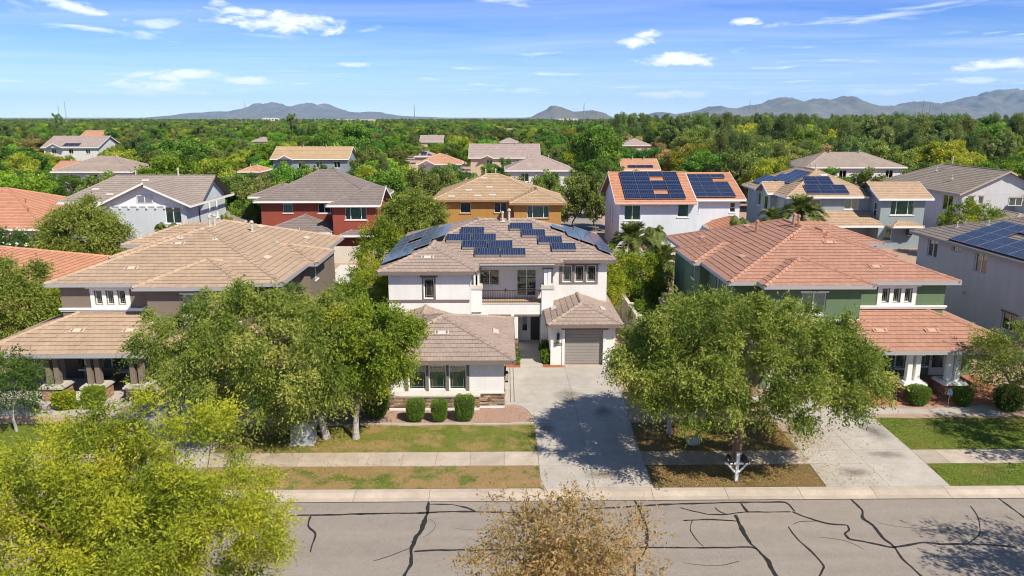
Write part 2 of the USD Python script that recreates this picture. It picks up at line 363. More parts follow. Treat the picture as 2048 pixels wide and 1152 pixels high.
def ray_plane(px, py, pl, lift=0.0):
    """Where the line of sight through a point of the photograph meets a roof face."""
    d = pixel_ray(px, py); t = (pl[2] + lift - CAM_H) / (d[2] - pl[0] * d[0] - pl[1] * d[1]); return np.array([0, 0, CAM_H]) + d * t

# ---------------------------------------------------------------- walls and windows
def place(plane, s, d, z):
    k, at = plane
    s, d, z = np.broadcast_arrays(np.asarray(s, float), np.asarray(d, float), np.asarray(z, float))
    if k == "S": return np.stack([s, at - d, z], -1)
    if k == "E": return np.stack([at + d, s, z], -1)
    if k == "W": return np.stack([at - d, s, z], -1)
    return np.stack([s, at + d, z], -1)

def lbox(mb, plane, s0, s1, d0, d1, z0, z1, tone=1.0):
    v = place(plane, [s0, s1, s0, s1, s0, s1, s0, s1], [d0, d0, d1, d1, d0, d0, d1, d1], [z0, z0, z0, z0, z1, z1, z1, z1])
    return mb.add(v, [(0, 2, 3, 1), (4, 5, 7, 6), (0, 1, 5, 4), (2, 6, 7, 3), (0, 4, 6, 2), (1, 3, 7, 5)], tone)

class House:
    def __init__(s, name, label, wall_mat, roof_mat, trim=WHITE, group="two storey stucco houses with tiled roofs", seed=1, cat="house"):
        s.x = thing(name, label, cat, group); s.wm, s.rm, s.trim, s.rng = wall_mat, roof_mat, trim, np.random.default_rng(seed)
        s.cuts, s.storeys, s.budget = [], [], 0
    def storey(s, poly, z0, z1, mat=None): s.storeys.append((poly, z0, z1, mat or s.wm)); return s
    def cut(s, plane, s0, s1, z0, z1, depth=0.5):
        lo, hi = np.sort(place(plane, [s0, s1], [-depth, 0.15], [z0, z1]), axis=0); s.cuts.append((lo, hi))
    def walls(s, thick=0.22, top=True):
        for poly, z0, z1, mat in s.storeys:
            m = m3.CrossSection([np.asarray(p.exterior.coords)[:-1].tolist() for p in polys(shapely.geometry.polygon.orient(poly))]).extrude(z1 - z0).translate([0, 0, z0])
            inner = polys(poly.buffer(-thick, join_style=2))
            if inner: m = m - m3.CrossSection([np.asarray(shapely.geometry.polygon.orient(p).exterior.coords)[:-1].tolist() for p in inner]).extrude(z1 - z0 - 0.1).translate([0, 0, z0 - 0.02])
            for lo, hi in s.cuts:
                m = m - m3.Manifold.cube((hi - lo).tolist()).translate(lo.tolist())
            mm = m.to_mesh(); obj("wall", (mm.vert_properties[:, :3], mm.tri_verts), mat, s.x)
    def window(s, plane, s0, s1, z0, z1, style="slider", back="blind", frame=VINYL, surround=None, sur=0.10, sill=True, head=False, inset=0.09, sub=True):
        s.cut(plane, s0, s1, z0, z1)
        fw = 0.055; mb = MB()
        for a in ((s0, s0 + fw, z0, z1), (s1 - fw, s1, z0, z1)): lbox(mb, plane, a[0], a[1], -inset - 0.06, -inset, a[2], a[3])
        for a in ((z0, z0 + fw), (z1 - fw, z1)): lbox(mb, plane, s0 + fw, s1 - fw, -inset - 0.06, -inset, a[0], a[1])
        div = {"slider": [0.5], "single": [], "prairie": [], "triple": [0.25, 0.75], "hung": []}[style]; cols = [s0] + [s0 + (s1 - s0) * q for q in div] + [s1]
        for q in cols[1:-1]: lbox(mb, plane, q - 0.035, q + 0.035, -inset - 0.055, -inset + 0.004, z0 + fw, z1 - fw)
        rows = [(z0 + fw, z1 - fw)]
        if style == "hung":
            zm = (z0 + z1) / 2; lbox(mb, plane, s0 + fw, s1 - fw, -inset - 0.055, -inset + 0.004, zm - 0.03, zm + 0.03); rows = [(z0 + fw, zm - 0.03), (zm + 0.03, z1 - fw)]
        w = mb.build("window", frame, s.x)
        for i in range(len(cols) - 1):
            a, b = cols[i] + (fw if i == 0 else 0.035), cols[i + 1] - (fw if i == len(cols) - 2 else 0.035)
            for r0, r1 in rows:
                lbox(MB(), plane, a - 0.01, b + 0.01, -inset - 0.036, -inset - 0.030, r0 - 0.01, r1 + 0.01).build("pane", GLASS, w)
            if style == "prairie" or (style == "slider" and sub == "prairie"):
                c = MB()
                for q in (a + 0.10, b - 0.10): lbox(c, plane, q - 0.008, q + 0.008, -inset - 0.026, -inset - 0.016, z0 + fw, z1 - fw)
                for q in (z0 + fw + 0.11, z1 - fw - 0.11): lbox(c, plane, a, b, -inset - 0.029, -inset - 0.018, q - 0.008, q + 0.008)
                c.build("glazing_bar", LEAD, w)
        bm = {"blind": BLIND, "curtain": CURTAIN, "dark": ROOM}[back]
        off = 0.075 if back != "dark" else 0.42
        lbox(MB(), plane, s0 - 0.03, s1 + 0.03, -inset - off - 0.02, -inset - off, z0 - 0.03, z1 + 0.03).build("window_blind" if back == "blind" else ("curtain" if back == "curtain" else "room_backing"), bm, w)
        t = surround or s.trim
        if sill: lbox(MB(), plane, s0 - sur, s1 + sur, 0.002, 0.075, z0 - 0.10, z0 - 0.004).build("window_sill", t, w)
        if head: lbox(MB(), plane, s0 - sur, s1 + sur, 0.002, 0.06, z1 + 0.004, z1 + 0.11).build("window_head", t, w)
        return w
    def trim_box(s, name, plane, s0, s1, d0, d1, z0, z1, mat=None, parent=None):
        return lbox(MB(), plane, s0, s1, d0, d1, z0, z1).build(name, mat or s.trim, parent or s.x)
    def roof(s, rects, clip=None, tw=0.33, ex=0.385, single=0, fascia=None, fh=0.19, caps=True, lift=0.0, dark=0.32):
        faces = roof_faces(rects, clip); mb = MB()
        for poly, pl in faces:
            v, f = tri_poly(poly); z = h_at(pl, v[:, 0], v[:, 1])
            mb.add(np.column_stack([v, z]), f, 0.5); mb.add(np.column_stack([v, z - 0.13]), f[:, ::-1], 0.5)
        R = mb.build("roof", s.rm, s.x)
        out = unary_union([p.buffer(0.004, join_style=2) for p, _ in faces]).buffer(-0.004, join_style=2); fb = MB()
        for o in polys(out):
            co = np.asarray(shapely.geometry.polygon.orient(o.simplify(0.02)).exterior.coords)
            for a, b in zip(co[:-1], co[1:]):
                L = np.hypot(*(b - a))
                if L < 0.15: continue
                d = (b - a) / L; nrm = np.array([d[1], -d[0]]); m = (a + b) / 2
                if clip is not None and clip.distance(Point(*m)) < 0.06: continue
                # a rake climbs to a ridge and down again: cut the edge where its face changes
                ts = np.linspace(0.0, 1.0, 33); own = [min(range(len(faces)), key=lambda k: faces[k][0].distance(Point(*(a + (b - a) * min(max(t, 0.01), 0.99) - nrm * 0.02)))) for t in ts]; i = 0
                while i < 32:
                    j = i
                    while j < 32 and own[j + 1] == own[i]: j += 1
                    j = max(j, i + 1); pl = faces[own[i]][1]; p, q = a + (b - a) * ts[i], a + (b - a) * ts[j]; i = j
                    vv = [(*(c + nrm * e), h_at(pl, *c) + zz) for zz in (-fh, 0.03) for e in (0.002, 0.035) for c in (p, q)]
                    fb.add(vv, [(0, 2, 3, 1), (4, 5, 7, 6), (0, 1, 5, 4), (2, 6, 7, 3), (0, 4, 6, 2), (1, 3, 7, 5)])
        fb.build("fascia", fascia or s.trim, R, kind="stuff")
        pieces, cp = [], []
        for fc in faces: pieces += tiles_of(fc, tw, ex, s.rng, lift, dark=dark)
        if caps:
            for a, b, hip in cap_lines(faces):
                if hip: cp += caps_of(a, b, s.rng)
        if single:
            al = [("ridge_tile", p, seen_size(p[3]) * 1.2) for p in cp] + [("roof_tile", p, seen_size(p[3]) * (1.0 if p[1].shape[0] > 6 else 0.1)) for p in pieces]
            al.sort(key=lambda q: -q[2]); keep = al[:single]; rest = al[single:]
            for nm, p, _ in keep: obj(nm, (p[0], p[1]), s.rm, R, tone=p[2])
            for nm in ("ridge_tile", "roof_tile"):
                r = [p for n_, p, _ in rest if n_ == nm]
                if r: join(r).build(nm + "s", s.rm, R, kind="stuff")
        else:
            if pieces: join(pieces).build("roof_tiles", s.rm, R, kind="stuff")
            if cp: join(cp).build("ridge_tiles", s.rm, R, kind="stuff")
        s.faces = faces
        return R
    def plane_at(s, x, y):
        best = [pl for p, pl in s.faces if p.buffer(0.02).contains(Point(x, y))]; return best[0] if best else s.faces[0][1]
    def vent_pipe(s, x, y, h=0.5, r=0.06, mat=PIPE, cap=True, flash=None):
        z = h_at(s.plane_at(x, y), x, y); mb = MB()
        mb.bar((x, y, z - 0.1), (x, y, z + h), r, sides=10)
        if cap: mb.bar((x, y, z + h + 0.002), (x, y, z + h + 0.10), r * 1.7, r * 1.5, 10).bar((x, y, z + h + 0.103), (x, y, z + h + 0.16), r * 1.2, r * 0.9, 10)
        p = mb.build("vent_pipe", mat, s.x)
        if flash is not None: s.plate("pipe_flashing", x, y, 0.34, 0.30, mat, p, lift=0.05, th=0.012)
        return p
    def plate(s, name, x, y, w, l, mat, parent=None, lift=0.06, th=0.03, pl=None):
        pl = pl or s.plane_at(x, y); c = math.cos(math.atan(math.hypot(pl[0], pl[1]))); up = np.array([*pl[3], math.hypot(pl[0], pl[1])]) * c; u = np.array([abs(pl[3][1]), abs(pl[3][0]), 0.0])
        nrm = np.cross(u, up); nrm *= np.sign(nrm[2]); o = np.array([x, y, h_at(pl, x, y)]) + nrm * lift
        v = [o + u * a * w / 2 + up * b * l / 2 + nrm * t for t in (0, th) for b in (-1, 1) for a in (-1, 1)]
        return MB().add(v, [(0, 2, 3, 1), (4, 5, 7, 6), (0, 1, 5, 4), (2, 6, 7, 3), (0, 4, 6, 2), (1, 3, 7, 5)]).build(name, mat, parent or s.x)
    def roof_vent(s, x, y, mat, slots=True):
        p = s.plate("roof_vent", x, y, 0.78, 0.33, mat, lift=0.045, th=0.035)
        if slots:
            pl = s.plane_at(x, y); u = np.array([abs(pl[3][1]), abs(pl[3][0])])
            for k in (-0.27, 0.27): s.plate("vent_slot", x + u[0] * k, y + u[1] * k, 0.10, 0.26, BROWN, p, lift=0.083, th=0.006, pl=pl)
    def solar(s, x, y, w=1.65, l=1.0, cols=10, rows=6, pl=None, lift=0.12, cells=True, skirt=False):
        """One photovoltaic panel lying on a roof face: frame, glass, printed cell grid."""
        pl = pl or s.plane_at(x, y); g = math.hypot(pl[0], pl[1]); c = math.cos(math.atan(g)); up = np.array([*pl[3], g]) * c; u = np.array([abs(pl[3][1]), abs(pl[3][0]), 0.0])
        nrm = np.cross(u, up); nrm *= np.sign(nrm[2]); o = np.array([x, y, h_at(pl, x, y)]) + nrm * lift
        def bx(mb, a0, a1, b0, b1, t0, t1):
            v = [o + u * a + up * b + nrm * t for t in (t0, t1) for b in (b0, b1) for a in (a0, a1)]
            return mb.add(v, [(0, 2, 3, 1), (4, 5, 7, 6), (0, 1, 5, 4), (2, 6, 7, 3), (0, 4, 6, 2), (1, 3, 7, 5)])
        W, L = w / 2, l / 2; fr = MB(); e = 0.028
        bx(fr, -W, W, -L, -L + e, 0, 0.045); bx(fr, -W, W, L - e, L, 0, 0.045); bx(fr, -W, -W + e, -L + e, L - e, 0, 0.045); bx(fr, W - e, W, -L + e, L - e, 0, 0.045)
        p = bx(MB(), -W + e, W - e, -L + e, L - e, 0.006, 0.036).build("solar_panel", PV, s.x)
        fr.build("panel_frame", PVF, p)
        if skirt: bx(MB(), -W, W, -L - 0.004, -L + 0.03, -0.10, -0.004).build("panel_skirt", skirt if not isinstance(skirt, bool) else PVF, p)
        if cells:
            cb = MB()
            for i in range(1, cols):
                a = -W + e + (2 * W - 2 * e) * i / cols; bx(cb, a - 0.005, a + 0.005, -L + e, L - e, 0.037, 0.039)
            for j in range(1, rows):
                b = -L + e + (2 * L - 2 * e) * j / rows; bx(cb, -W + e, W - e, b - 0.005, b + 0.005, 0.0375, 0.0385)
            cb.build("cell_grid", PVL, p, kind="stuff")
        return p

def lantern(parent, plane, s, z):
    """A black wall lantern: back plate, roof, four posts, glass."""
    mb = MB(); lbox(mb, plane, s - 0.06, s + 0.06, 0.002, 0.03, z - 0.1, z + 0.34); lbox(mb, plane, s - 0.03, s + 0.03, 0.03, 0.12, z + 0.30, z + 0.33)
    lbox(mb, plane, s - 0.10, s + 0.10, 0.04, 0.24, z + 0.24, z + 0.29); lbox(mb, plane, s - 0.07, s + 0.07, 0.07, 0.21, z + 0.292, z + 0.36); lbox(mb, plane, s - 0.09, s + 0.09, 0.05, 0.23, z - 0.24, z - 0.21)
    for a in (-0.085, 0.069):
        for d in (0.055, 0.209): lbox(mb, plane, s + a, s + a + 0.016, d, d + 0.016, z - 0.21, z + 0.24)
    w = mb.build("wall_lantern", BLACK, parent)
    lbox(MB(), plane, s - 0.068, s + 0.068, 0.073, 0.207, z - 0.208, z + 0.238).build("lantern_glass", GLASS, w)
    return w

def stones(parent, plane, s0, s1, z0, z1, mats, rng, rows=0.095, depth=0.05, base=None):
    """Ledge stone facing: long thin stones of uneven length and depth laid in courses."""
    v = lbox(MB(), plane, s0, s1, 0.002, 0.012, z0, z1).build("stone_facing", base, parent)
    z = z0
    while z < z1 - 0.03:
        hgt = min(rows * rng.uniform(0.7, 1.35), z1 - z); s = s0
        if z1 - z - hgt < 0.03: hgt = z1 - z
        while s < s1 - 0.02:
            w = min(rng.uniform(0.16, 0.55), s1 - s)
            if s1 - s - w < 0.08: w = s1 - s
            d = depth * rng.uniform(0.45, 1.2); j = rng.uniform(-0.008, 0.008, 4)
            a, b, c, e = s + 0.006, s + w - 0.006, z + 0.006, z + hgt - 0.006
            vv = place(plane, [a, b, b, a, a + .012, b - .012, b - .012, a + .012], [0.012] * 4 + [d + k for k in j], [c, c, e, e, c + .01, c + .01, e - .01, e - .01])
            obj("stone", (vv, [(0, 1, 5), (0, 5, 4), (1, 2, 6), (1, 6, 5), (2, 3, 7), (2, 7, 6), (3, 0, 4), (3, 4, 7), (4, 5, 6), (4, 6, 7)]), mats[int(rng.integers(len(mats)))], v)
            s += w
        z += hgt
    return v

def railing(parent, plane, s0, s1, z0, z1, d=-0.1, gap=0.11):
    mb = MB(); lbox(mb, plane, s0, s1, d - 0.025, d + 0.025, z1 - 0.045, z1); lbox(mb, plane, s0, s1, d - 0.015, d + 0.015, z0 + 0.08, z0 + 0.11); r = mb.build("balcony_railing", IRON, parent)
    n = int((s1 - s0) / gap)
    for i in range(1, n):
        s = s0 + (s1 - s0) * i / n; lbox(MB(), plane, s - 0.009, s + 0.009, d - 0.009, d + 0.009, z0 + 0.11, z1 - 0.045).build("baluster", IRON, r)
    return r
# ---------------------------------------------------------------- ground, road, pavements
def structure(name): return tag(UsdGeom.Xform.Define(stage, path_for(name)).GetPrim(), kind="structure")
def sheet(name, poly, z, mat, parent=None, **k):
    v, f = tri_poly(poly); return obj(name, (np.column_stack([v, np.full(len(v), z)]), f), mat, parent, tone=np.ones(len(v)), **k)

def extra_patches(col, scale, lo, hi, amount=1.0, detail=5.0, sc=None):
    def fn(n, l, last):
        n["pn"] = ("noise_texture", {"scale": scale, "detail": detail, "roughness": 0.62}); n["pm"] = ("map_range", {"from_min": lo, "from_max": hi, "to_max": amount, "clamp": True}); n["px"] = ("mix_color", {"b": col})
        if sc: n["pmp"] = ("mapping", {"scale": sc}); l.extend([("g.position", "pmp.vector"), ("pmp.vector", "pn.vector")])
        else: l.append(("g.position", "pn.vector"))
        l.extend([("pn.fac", "pm.value"), ("pm.result", "px.fac"), (last, "px.a")]); return "px.result"
    return fn
DIRT = pmat("desert_soil", (0.30, 0.235, 0.16), 0.95, var=((0.02, 0.15), (0.6, 0.1)), bump=(20, 0.01), extra=extra_patches((0.10, 0.13, 0.05), 0.015, 0.45, 0.6))
YARD = pmat("decomposed_granite", (0.42, 0.29, 0.22), 0.95, var=((0.4, 0.08), (30, 0.25)), bump=(55, 0.02))
ASPH = pmat("aged_asphalt", (0.285, 0.247, 0.214), 0.93, var=((0.12, 0.05), ((0.10, 1.0, 1), 0.09), (2.5, 0.05), (26, 0.16)), bump=(90, 0.006))
TAR = pmat("crack_sealant", (0.028, 0.026, 0.025), 0.6, var=((3, 0.25),), spec=0.4)
LAWN_G = pmat("green_lawn", (0.13, 0.185, 0.022), 0.95, var=((1.2, 0.2), (5, 0.25), (18, 0.4)), bump=(70, 0.02), extra=extra_patches((0.27, 0.20, 0.07), 0.55, 0.52, 0.68, 0.8))
LAWN_D = pmat("dry_lawn", (0.16, 0.195, 0.03), 0.95, var=((1.2, 0.15), (5, 0.25), (18, 0.45)), bump=(70, 0.02), extra=extra_patches((0.36, 0.25, 0.11), 0.7, 0.48, 0.58, 0.9))
LAWN_B = pmat("bare_lawn", (0.11, 0.17, 0.025), 0.95, var=((1.2, 0.2), (5, 0.25), (18, 0.5)), bump=(70, 0.02), extra=extra_patches((0.36, 0.235, 0.12), 0.75, 0.42, 0.52, 0.95))
LAWN_S = pmat("leaf_strewn_soil", (0.20, 0.135, 0.065), 0.95, var=((1.2, 0.2), (5, 0.25), (18, 0.5)), bump=(70, 0.02), extra=extra_patches((0.12, 0.14, 0.03), 0.5, 0.52, 0.68, 0.7))
BRICKF = pmat("red_paver", (0.38, 0.16, 0.10), 0.9, var=((6, 0.15), (25, 0.1)), tone=1.0)
MULCH = pmat("bark_mulch", (0.36, 0.12, 0.05), 0.95, var=((9, 0.3), (40, 0.35)), bump=(40, 0.03))

obj("ground", ([(-60000, -20000, -0.16), (60000, -20000, -0.16), (60000, 80000, -0.16), (-60000, 80000, -0.16)], [(0, 1, 2, 3)]), DIRT, kind="structure")
sheet("yard", sbox(-75, 28.04, 75, 300), -0.012, YARD, kind="structure")
sheet("near_yard", sbox(-75, -40, 75, 16.6), -0.012, YARD, kind="structure")
sheet("side_street", sbox(7.6, 99, 14.5, 138), 0.0, ASPH, kind="structure")
road = structure("road")
sheet("road_surface", sbox(-75, 17.4, 75, 27.2), -0.10, ASPH, road)
def ribbon(pts, w, rng):
    pts = np.asarray(pts, float); seg = np.r_[0, np.cumsum(np.hypot(*np.diff(pts, axis=0).T))]; n = max(6, int(seg[-1] / 0.07)); t = np.linspace(0, seg[-1], n)
    from scipy.interpolate import PchipInterpolator as PI
    p = np.column_stack([PI(seg, pts[:, 0])(t), PI(seg, pts[:, 1])(t)]); p += np.column_stack([meshkit.noise(np.column_stack([t * 2.3, t * 0 + k * 9.7, t * 0 + pts[0, 0]])) - 0.5 for k in (0, 1)]) * 0.05
    d = np.gradient(p, axis=0); d /= np.hypot(*d.T)[:, None]; nr = np.column_stack([-d[:, 1], d[:, 0]])
    ww = w / 2 * (0.55 + 0.9 * meshkit.noise(np.column_stack([t * 1.9, t * 0, t * 0 + pts[0, 1]])))[:, None]; ww *= 0.76; ww[0] *= 0.4; ww[-1] *= 0.4; rag = [0.72 + 0.56 * meshkit.noise(np.column_stack([t * 7.5, t * 0 + q, t * 0 + pts[0, 0]]))[:, None] for q in (3.3, 8.8)]
    v = np.vstack([p + nr * ww * rag[0], p - nr * ww * rag[1]]); i = np.arange(n - 1)
    return np.column_stack([v, np.full(2 * n, -0.095)]), np.column_stack([i, i + n, i + n + 1, i + 1])
SEAMS = [([(-12, 26.15), (-8.31, 26.17), (-6.73, 26.21), (-5.54, 26.27), (-3.08, 26.32), (-2.35, 26.38), (-1.21, 26.37), (0.53, 26.29), (2.62, 26.46), (5.0, 26.7), (7.87, 26.93), (9.51, 26.97), (11.21, 26.99), (11.39, 26.86), (11.43, 26.23)], .13),
    ([(-3.03, 27.19), (-3.01, 26.39), (-3.1, 25.27), (-3.31, 24.01), (-3.24, 22.95), (-3.39, 22.09), (-3.5, 20.4), (-3.3, 18.6)], .2), ([(-3.01, 26.99), (-2.12, 26.94), (-1.14, 26.4)], .11),
    ([(-3.21, 23.68), (-2.21, 23.75), (-0.56, 23.73), (0.54, 23.74), (2.8, 23.8), (5.13, 23.83), (7.05, 23.77), (8.81, 23.8), (9.06, 23.68)], .12), ([(-7.5, 26.13), (-7.44, 25.5), (-7.01, 24.78), (-6.95, 24.05), (-6.9, 23.67)], .1),
    ([(5.28, 27.2), (5.36, 25.34), (5.13, 23.83), (4.5, 22.61), (4.3, 21.0)], .15), ([(7.0, 26.6), (7.68, 26.21), (8.02, 26.05), (8.59, 26.06), (9.59, 26.23), (11.3, 26.21)], .11), ([(8.4, 26.61), (8.49, 26.27), (8.67, 26.12)], .1),
    ([(9.53, 26.94), (9.58, 26.19)], .14), ([(6.9, 25.62), (7.54, 25.68), (8.77, 25.6), (9.0, 25.54)], .12), ([(9.05, 26.02), (8.97, 24.97), (8.96, 24.1), (9.12, 23.52), (9.21, 22.78), (9.18, 21.95), (9.2, 20)], .19),
    ([(11.31, 26.23), (11.81, 25.74), (12.39, 25.33), (13.04, 25.2), (12.97, 24.92), (12.67, 24.59), (12.67, 24.32), (13.07, 24.15), (13.55, 23.94), (14.04, 23.74), (14.7, 23.87), (15.31, 24.02), (15.9, 23.91), (16.77, 23.9), (18.5, 23.7)], .14),
    ([(14.09, 27.18), (14.13, 26.38), (13.88, 25.6), (14.02, 25.13), (13.94, 24.36), (14.06, 23.77), (14.0, 23.12), (14.04, 22.44), (14.09, 21.89), (14.2, 20.2)], .15), ([(10.75, 25.15), (10.79, 24.39), (10.98, 23.4), (11.04, 22.67), (10.83, 22.29), (10.6, 21.93), (10.5, 21)], .1),
    ([(20.1, 27.18), (20.17, 25.76), (20.1, 24.2)], .13), ([(10.98, 25.28), (11.48, 25.53), (12.1, 25.53)], .06), ([(-30, 26.3), (-22, 26.2), (-16, 26.3), (-12, 26.15)], .12), ([(-14, 21.6), (-8, 21.5), (-3.4, 21.7), (4.4, 21.6), (9.2, 21.5)], .05)]
srng = np.random.default_rng(5)
SEAMS += [([(6.2, 22.9), (7.4, 22.7), (8.2, 22.95)], .035), ([(11.6, 24.4), (12.4, 24.2), (12.9, 23.6)], .03), ([(14.3, 25.4), (15.6, 25.0), (16.4, 25.2)], .03), ([(-1.9, 25.2), (-0.9, 25.05), (0.2, 25.2)], .025), ([(-2.9, 25.9), (-2.6, 25.4), (-2.75, 24.9), (-3.0, 24.6)], .025), ([(-3.4, 23.9), (-3.9, 23.5), (-4.6, 23.1)], .04), ([(16.8, 23.9), (18.0, 25.0), (18.6, 26.6)], .05), ([(7.3, 25.7), (7.0, 24.8), (7.2, 23.85)], .05)]
for k, (p, w) in enumerate(SEAMS): obj("crack_seal", ribbon(p, w, srng), TAR, road, tone=None)
sheet("gutter_joint", sbox(-75, 27.155, 75, 27.215), -0.0955, TAR, road)
# roll kerb with gutter, in cast lengths
kerb = structure("kerb"); prof = [(27.2, -0.16), (27.2, -0.093), (27.48, -0.088), (27.62, -0.05), (27.78, -0.008), (28.05, 0.0), (28.05, -0.16)]
def extrude_x(prof, x0, x1):
    n = len(prof); v = [(x, y, z) for x in (x0, x1) for y, z in prof]; f = [(i, (i + 1) % n, n + (i + 1) % n) for i in range(n)] + [(i, n + (i + 1) % n, n + i) for i in range(n)]
    f += [(0, i + 1, i) for i in range(1, n - 1)] + [(n, n + i, n + i + 1) for i in range(1, n - 1)]; return v, f
for k in range(-18, 19):
    t = srng.uniform(0.92, 1.08); v, f = extrude_x(prof, k * 3.05 + 0.008, k * 3.05 + 3.042); obj("kerb_length", (v, f), CONCW, kerb, tone=np.full(len(v), t * 1.03))
near_kerb = structure("near_kerb"); v, f = extrude_x([(44.6 - y, z) for y, z in prof], -75, 75); obj("kerb_length", (v, f), CONC, near_kerb, tone=np.ones(len(v)))
def slabs(parent, cells, name="slab", z=0.018, gap=0.007, mat=None, tones=(0.9, 1.08)):
    for g in cells:
        for p in polys(g.buffer(-gap, join_style=2)):
            m = slab(p, -0.10, z + srng.uniform(-0.003, 0.003)); obj(name, m, mat or CONC, parent, tone=np.full(len(m.vertices), srng.uniform(*tones)))
OUTLINES = []
def drive(name, outline, xj, yj):
    d = structure(name); o = Polygon(outline); OUTLINES.append(o); b = o.bounds; X = [b[0] - 1] + xj + [b[2] + 1]; Yj = [b[1] - 1] + yj + [b[3] + 1]
    slabs(d, [o.intersection(sbox(X[i], Yj[j], X[i + 1], Yj[j + 1])) for i in range(len(X) - 1) for j in range(len(Yj) - 1)], z=0.012, tones=(0.93, 1.05)); return d
dA = drive("driveway", [(0.08, 43.25), (0.08, 37.2), (0.45, 37.3), (0.9, 37.05), (1.28, 36.4), (1.48, 35.4), (1.56, 34.0), (1.56, 28.06), (6.22, 28.06), (6.3, 33.0), (6.5, 37), (6.86, 43.25), (6.2, 43.68), (3.75, 43.68), (3.75, 43.25)], [3.79], [30.1, 31.48, 32.9, 35.05, 37.5, 40.3])
for a in (0.36, 0.56): obj("drain_grate", slab(sbox(a, 37.6, a + 0.04, 43.2), 0.0, 0.021), pmat("drain_grey", (0.14, 0.14, 0.13), 0.7), dA)
dC = drive("driveway", [(13.65, 38.6), (13.65, 31.4), (13.45, 28.06), (18.65, 28.06), (18.85, 31.5), (18.95, 35.5), (18.7, 38.6)], [16.12], [30.1, 31.48, 33.0, 34.75, 36.3])
dB = drive("driveway", [(-13.35, 38.6), (-13.35, 31.4), (-13.15, 28.06), (-18.35, 28.06), (-18.55, 31.5), (-18.65, 35.5), (-18.4, 38.6)], [-15.82], [30.1, 31.48, 33.0, 34.75, 36.3])
DRIVES = unary_union(OUTLINES)
walk = structure("sidewalk")
slabs(walk, [sbox(a, 30.1, a + 1.53, 31.48).difference(DRIVES) for a in np.arange(-33, 36) * 1.53 + 0.02], tones=(0.88, 1.12), mat=CONCW)
path = structure("front_path")
slabs(path, [Polygon([(18.97, 35.65), (20.4, 35.75), (22.4, 35.7), (22.4, 36.35), (20.4, 36.5), (18.97, 36.5)]), Polygon([(22.42, 35.7), (25.6, 35.4), (26.4, 36.1), (25.6, 37.0), (24.6, 36.6), (22.42, 36.35)])])
slabs(path, [Polygon([(-18.7, 35.6), (-21, 35.9), (-23, 35.9), (-23, 36.7), (-21, 36.75), (-18.7, 36.4)]), Polygon([(-23.02, 35.9), (-27, 36.1), (-27, 36.9), (-23.02, 36.7)])])
slabs(path, [sbox(1.02, 43.3, 2.42, 45.0), sbox(1.02, 45.0, 2.42, 46.7), sbox(1.02, 46.7, 2.42, 48.8)], z=0.05)
slabs(path, [sbox(-75 + i * 1.6, 13.5, -75 + i * 1.6 + 1.6, 14.8) for i in range(38, 56)], z=0.01, mat=CONCW)
STAIN = usdkit.material(stage, "/World/Looks/drive_stain", {"g": ("geometry", {}), "n": ("noise_texture", {"scale": 2.2, "detail": 6.0, "roughness": 0.7, "distortion": 0.6}), "at": ("attribute", {"attribute": "tone"}), "m": ("math", {"math_type": "multiply"}), "r": ("map_range", {"from_min": 0.12, "from_max": 0.6, "to_max": 0.5, "clamp": True}), "p": ("principled_bsdf", {"base_color": (0.15, 0.115, 0.09), "roughness": 0.8}), "t": ("transparent_bsdf", {}), "x": ("mix_closure", {})},
    [("g.position", "n.vector"), ("n.fac", "m.value1"), ("at.fac", "m.value2"), ("m.value", "r.value"), ("r.result", "x.fac"), ("t.BSDF", "x.closure1"), ("p.BSDF", "x.closure2")], surface="x.closure")
def stain(parent, x, y, rx, ry):
    a = np.linspace(0, 2 * np.pi, 25)[:-1]; v = np.vstack([[[x, y, 0.0235]], np.column_stack([x + rx * np.cos(a), y + ry * np.sin(a), 0 * a + 0.0235])]); f = [(0, i + 1, (i + 1) % 24 + 1) for i in range(24)]
    obj("stain", (v, f), STAIN, parent, tone=np.r_[1.15, np.zeros(24)])
for q in ((2.1, 34.0, .75, 1.2), (3.6, 38.5, 1.2, 1.6), (5.2, 36.2, .8, 1.1), (4.3, 29.2, 1.3, .7)): stain(dA, *q)
for q in ((18.2, 33.6, 1.0, 1.7), (17.5, 31.0, 1.2, .6), (14.6, 34.2, .8, 1.2), (18.2, 35.3, .9, .7), (15.2, 29.3, 1.1, .7)): stain(dC, *q)
# lawns
def curvy(x0, x1, y0, y1, amp=0.06): return Polygon([(x, y0) for x in np.linspace(x0, x1, 3)] + [(x, y1 + amp * math.sin(x * 1.7)) for x in np.linspace(x1, x0, 24)])
LAWNS = [(curvy(-14.9, 1.7, 31.5, 34.55), LAWN_D), (curvy(-14.9, 1.9, 28.06, 30.09, 0), LAWN_B), (curvy(5.9, 14.0, 31.5, 34.8), LAWN_S), (curvy(5.9, 14.0, 28.06, 30.09, 0), LAWN_S),
         (curvy(18.0, 42, 31.5, 35.2), LAWN_G), (curvy(18.0, 42, 28.06, 30.09, 0), LAWN_G), (curvy(-42, -17, 31.5, 35.0), LAWN_G), (curvy(-42, -17, 28.06, 30.09, 0), LAWN_G)]
LAWNS = [(max(polys(p.difference(DRIVES.buffer(0.02))), key=lambda q: q.area), m) for p, m in LAWNS]
for p, m in LAWNS: sheet("lawn", p, 0.004, m, kind="structure")
sheet("planting_bed", sbox(0.12, 43.35, 0.98, 46.8), 0.0, MULCH, kind="structure"); sheet("planting_bed", sbox(2.46, 43.35, 3.7, 46.3), 0.0, MULCH, kind="structure")
edge = structure("lawn_edging")
for a in np.arange(-12.9, 1.4, 0.95):
    y = 34.62 + 0.06 * math.sin(a * 1.7); obj("edging_length", slab(sbox(a, y, a + 0.94, y + 0.12), -0.05, 0.05), CONC, edge, tone=None)

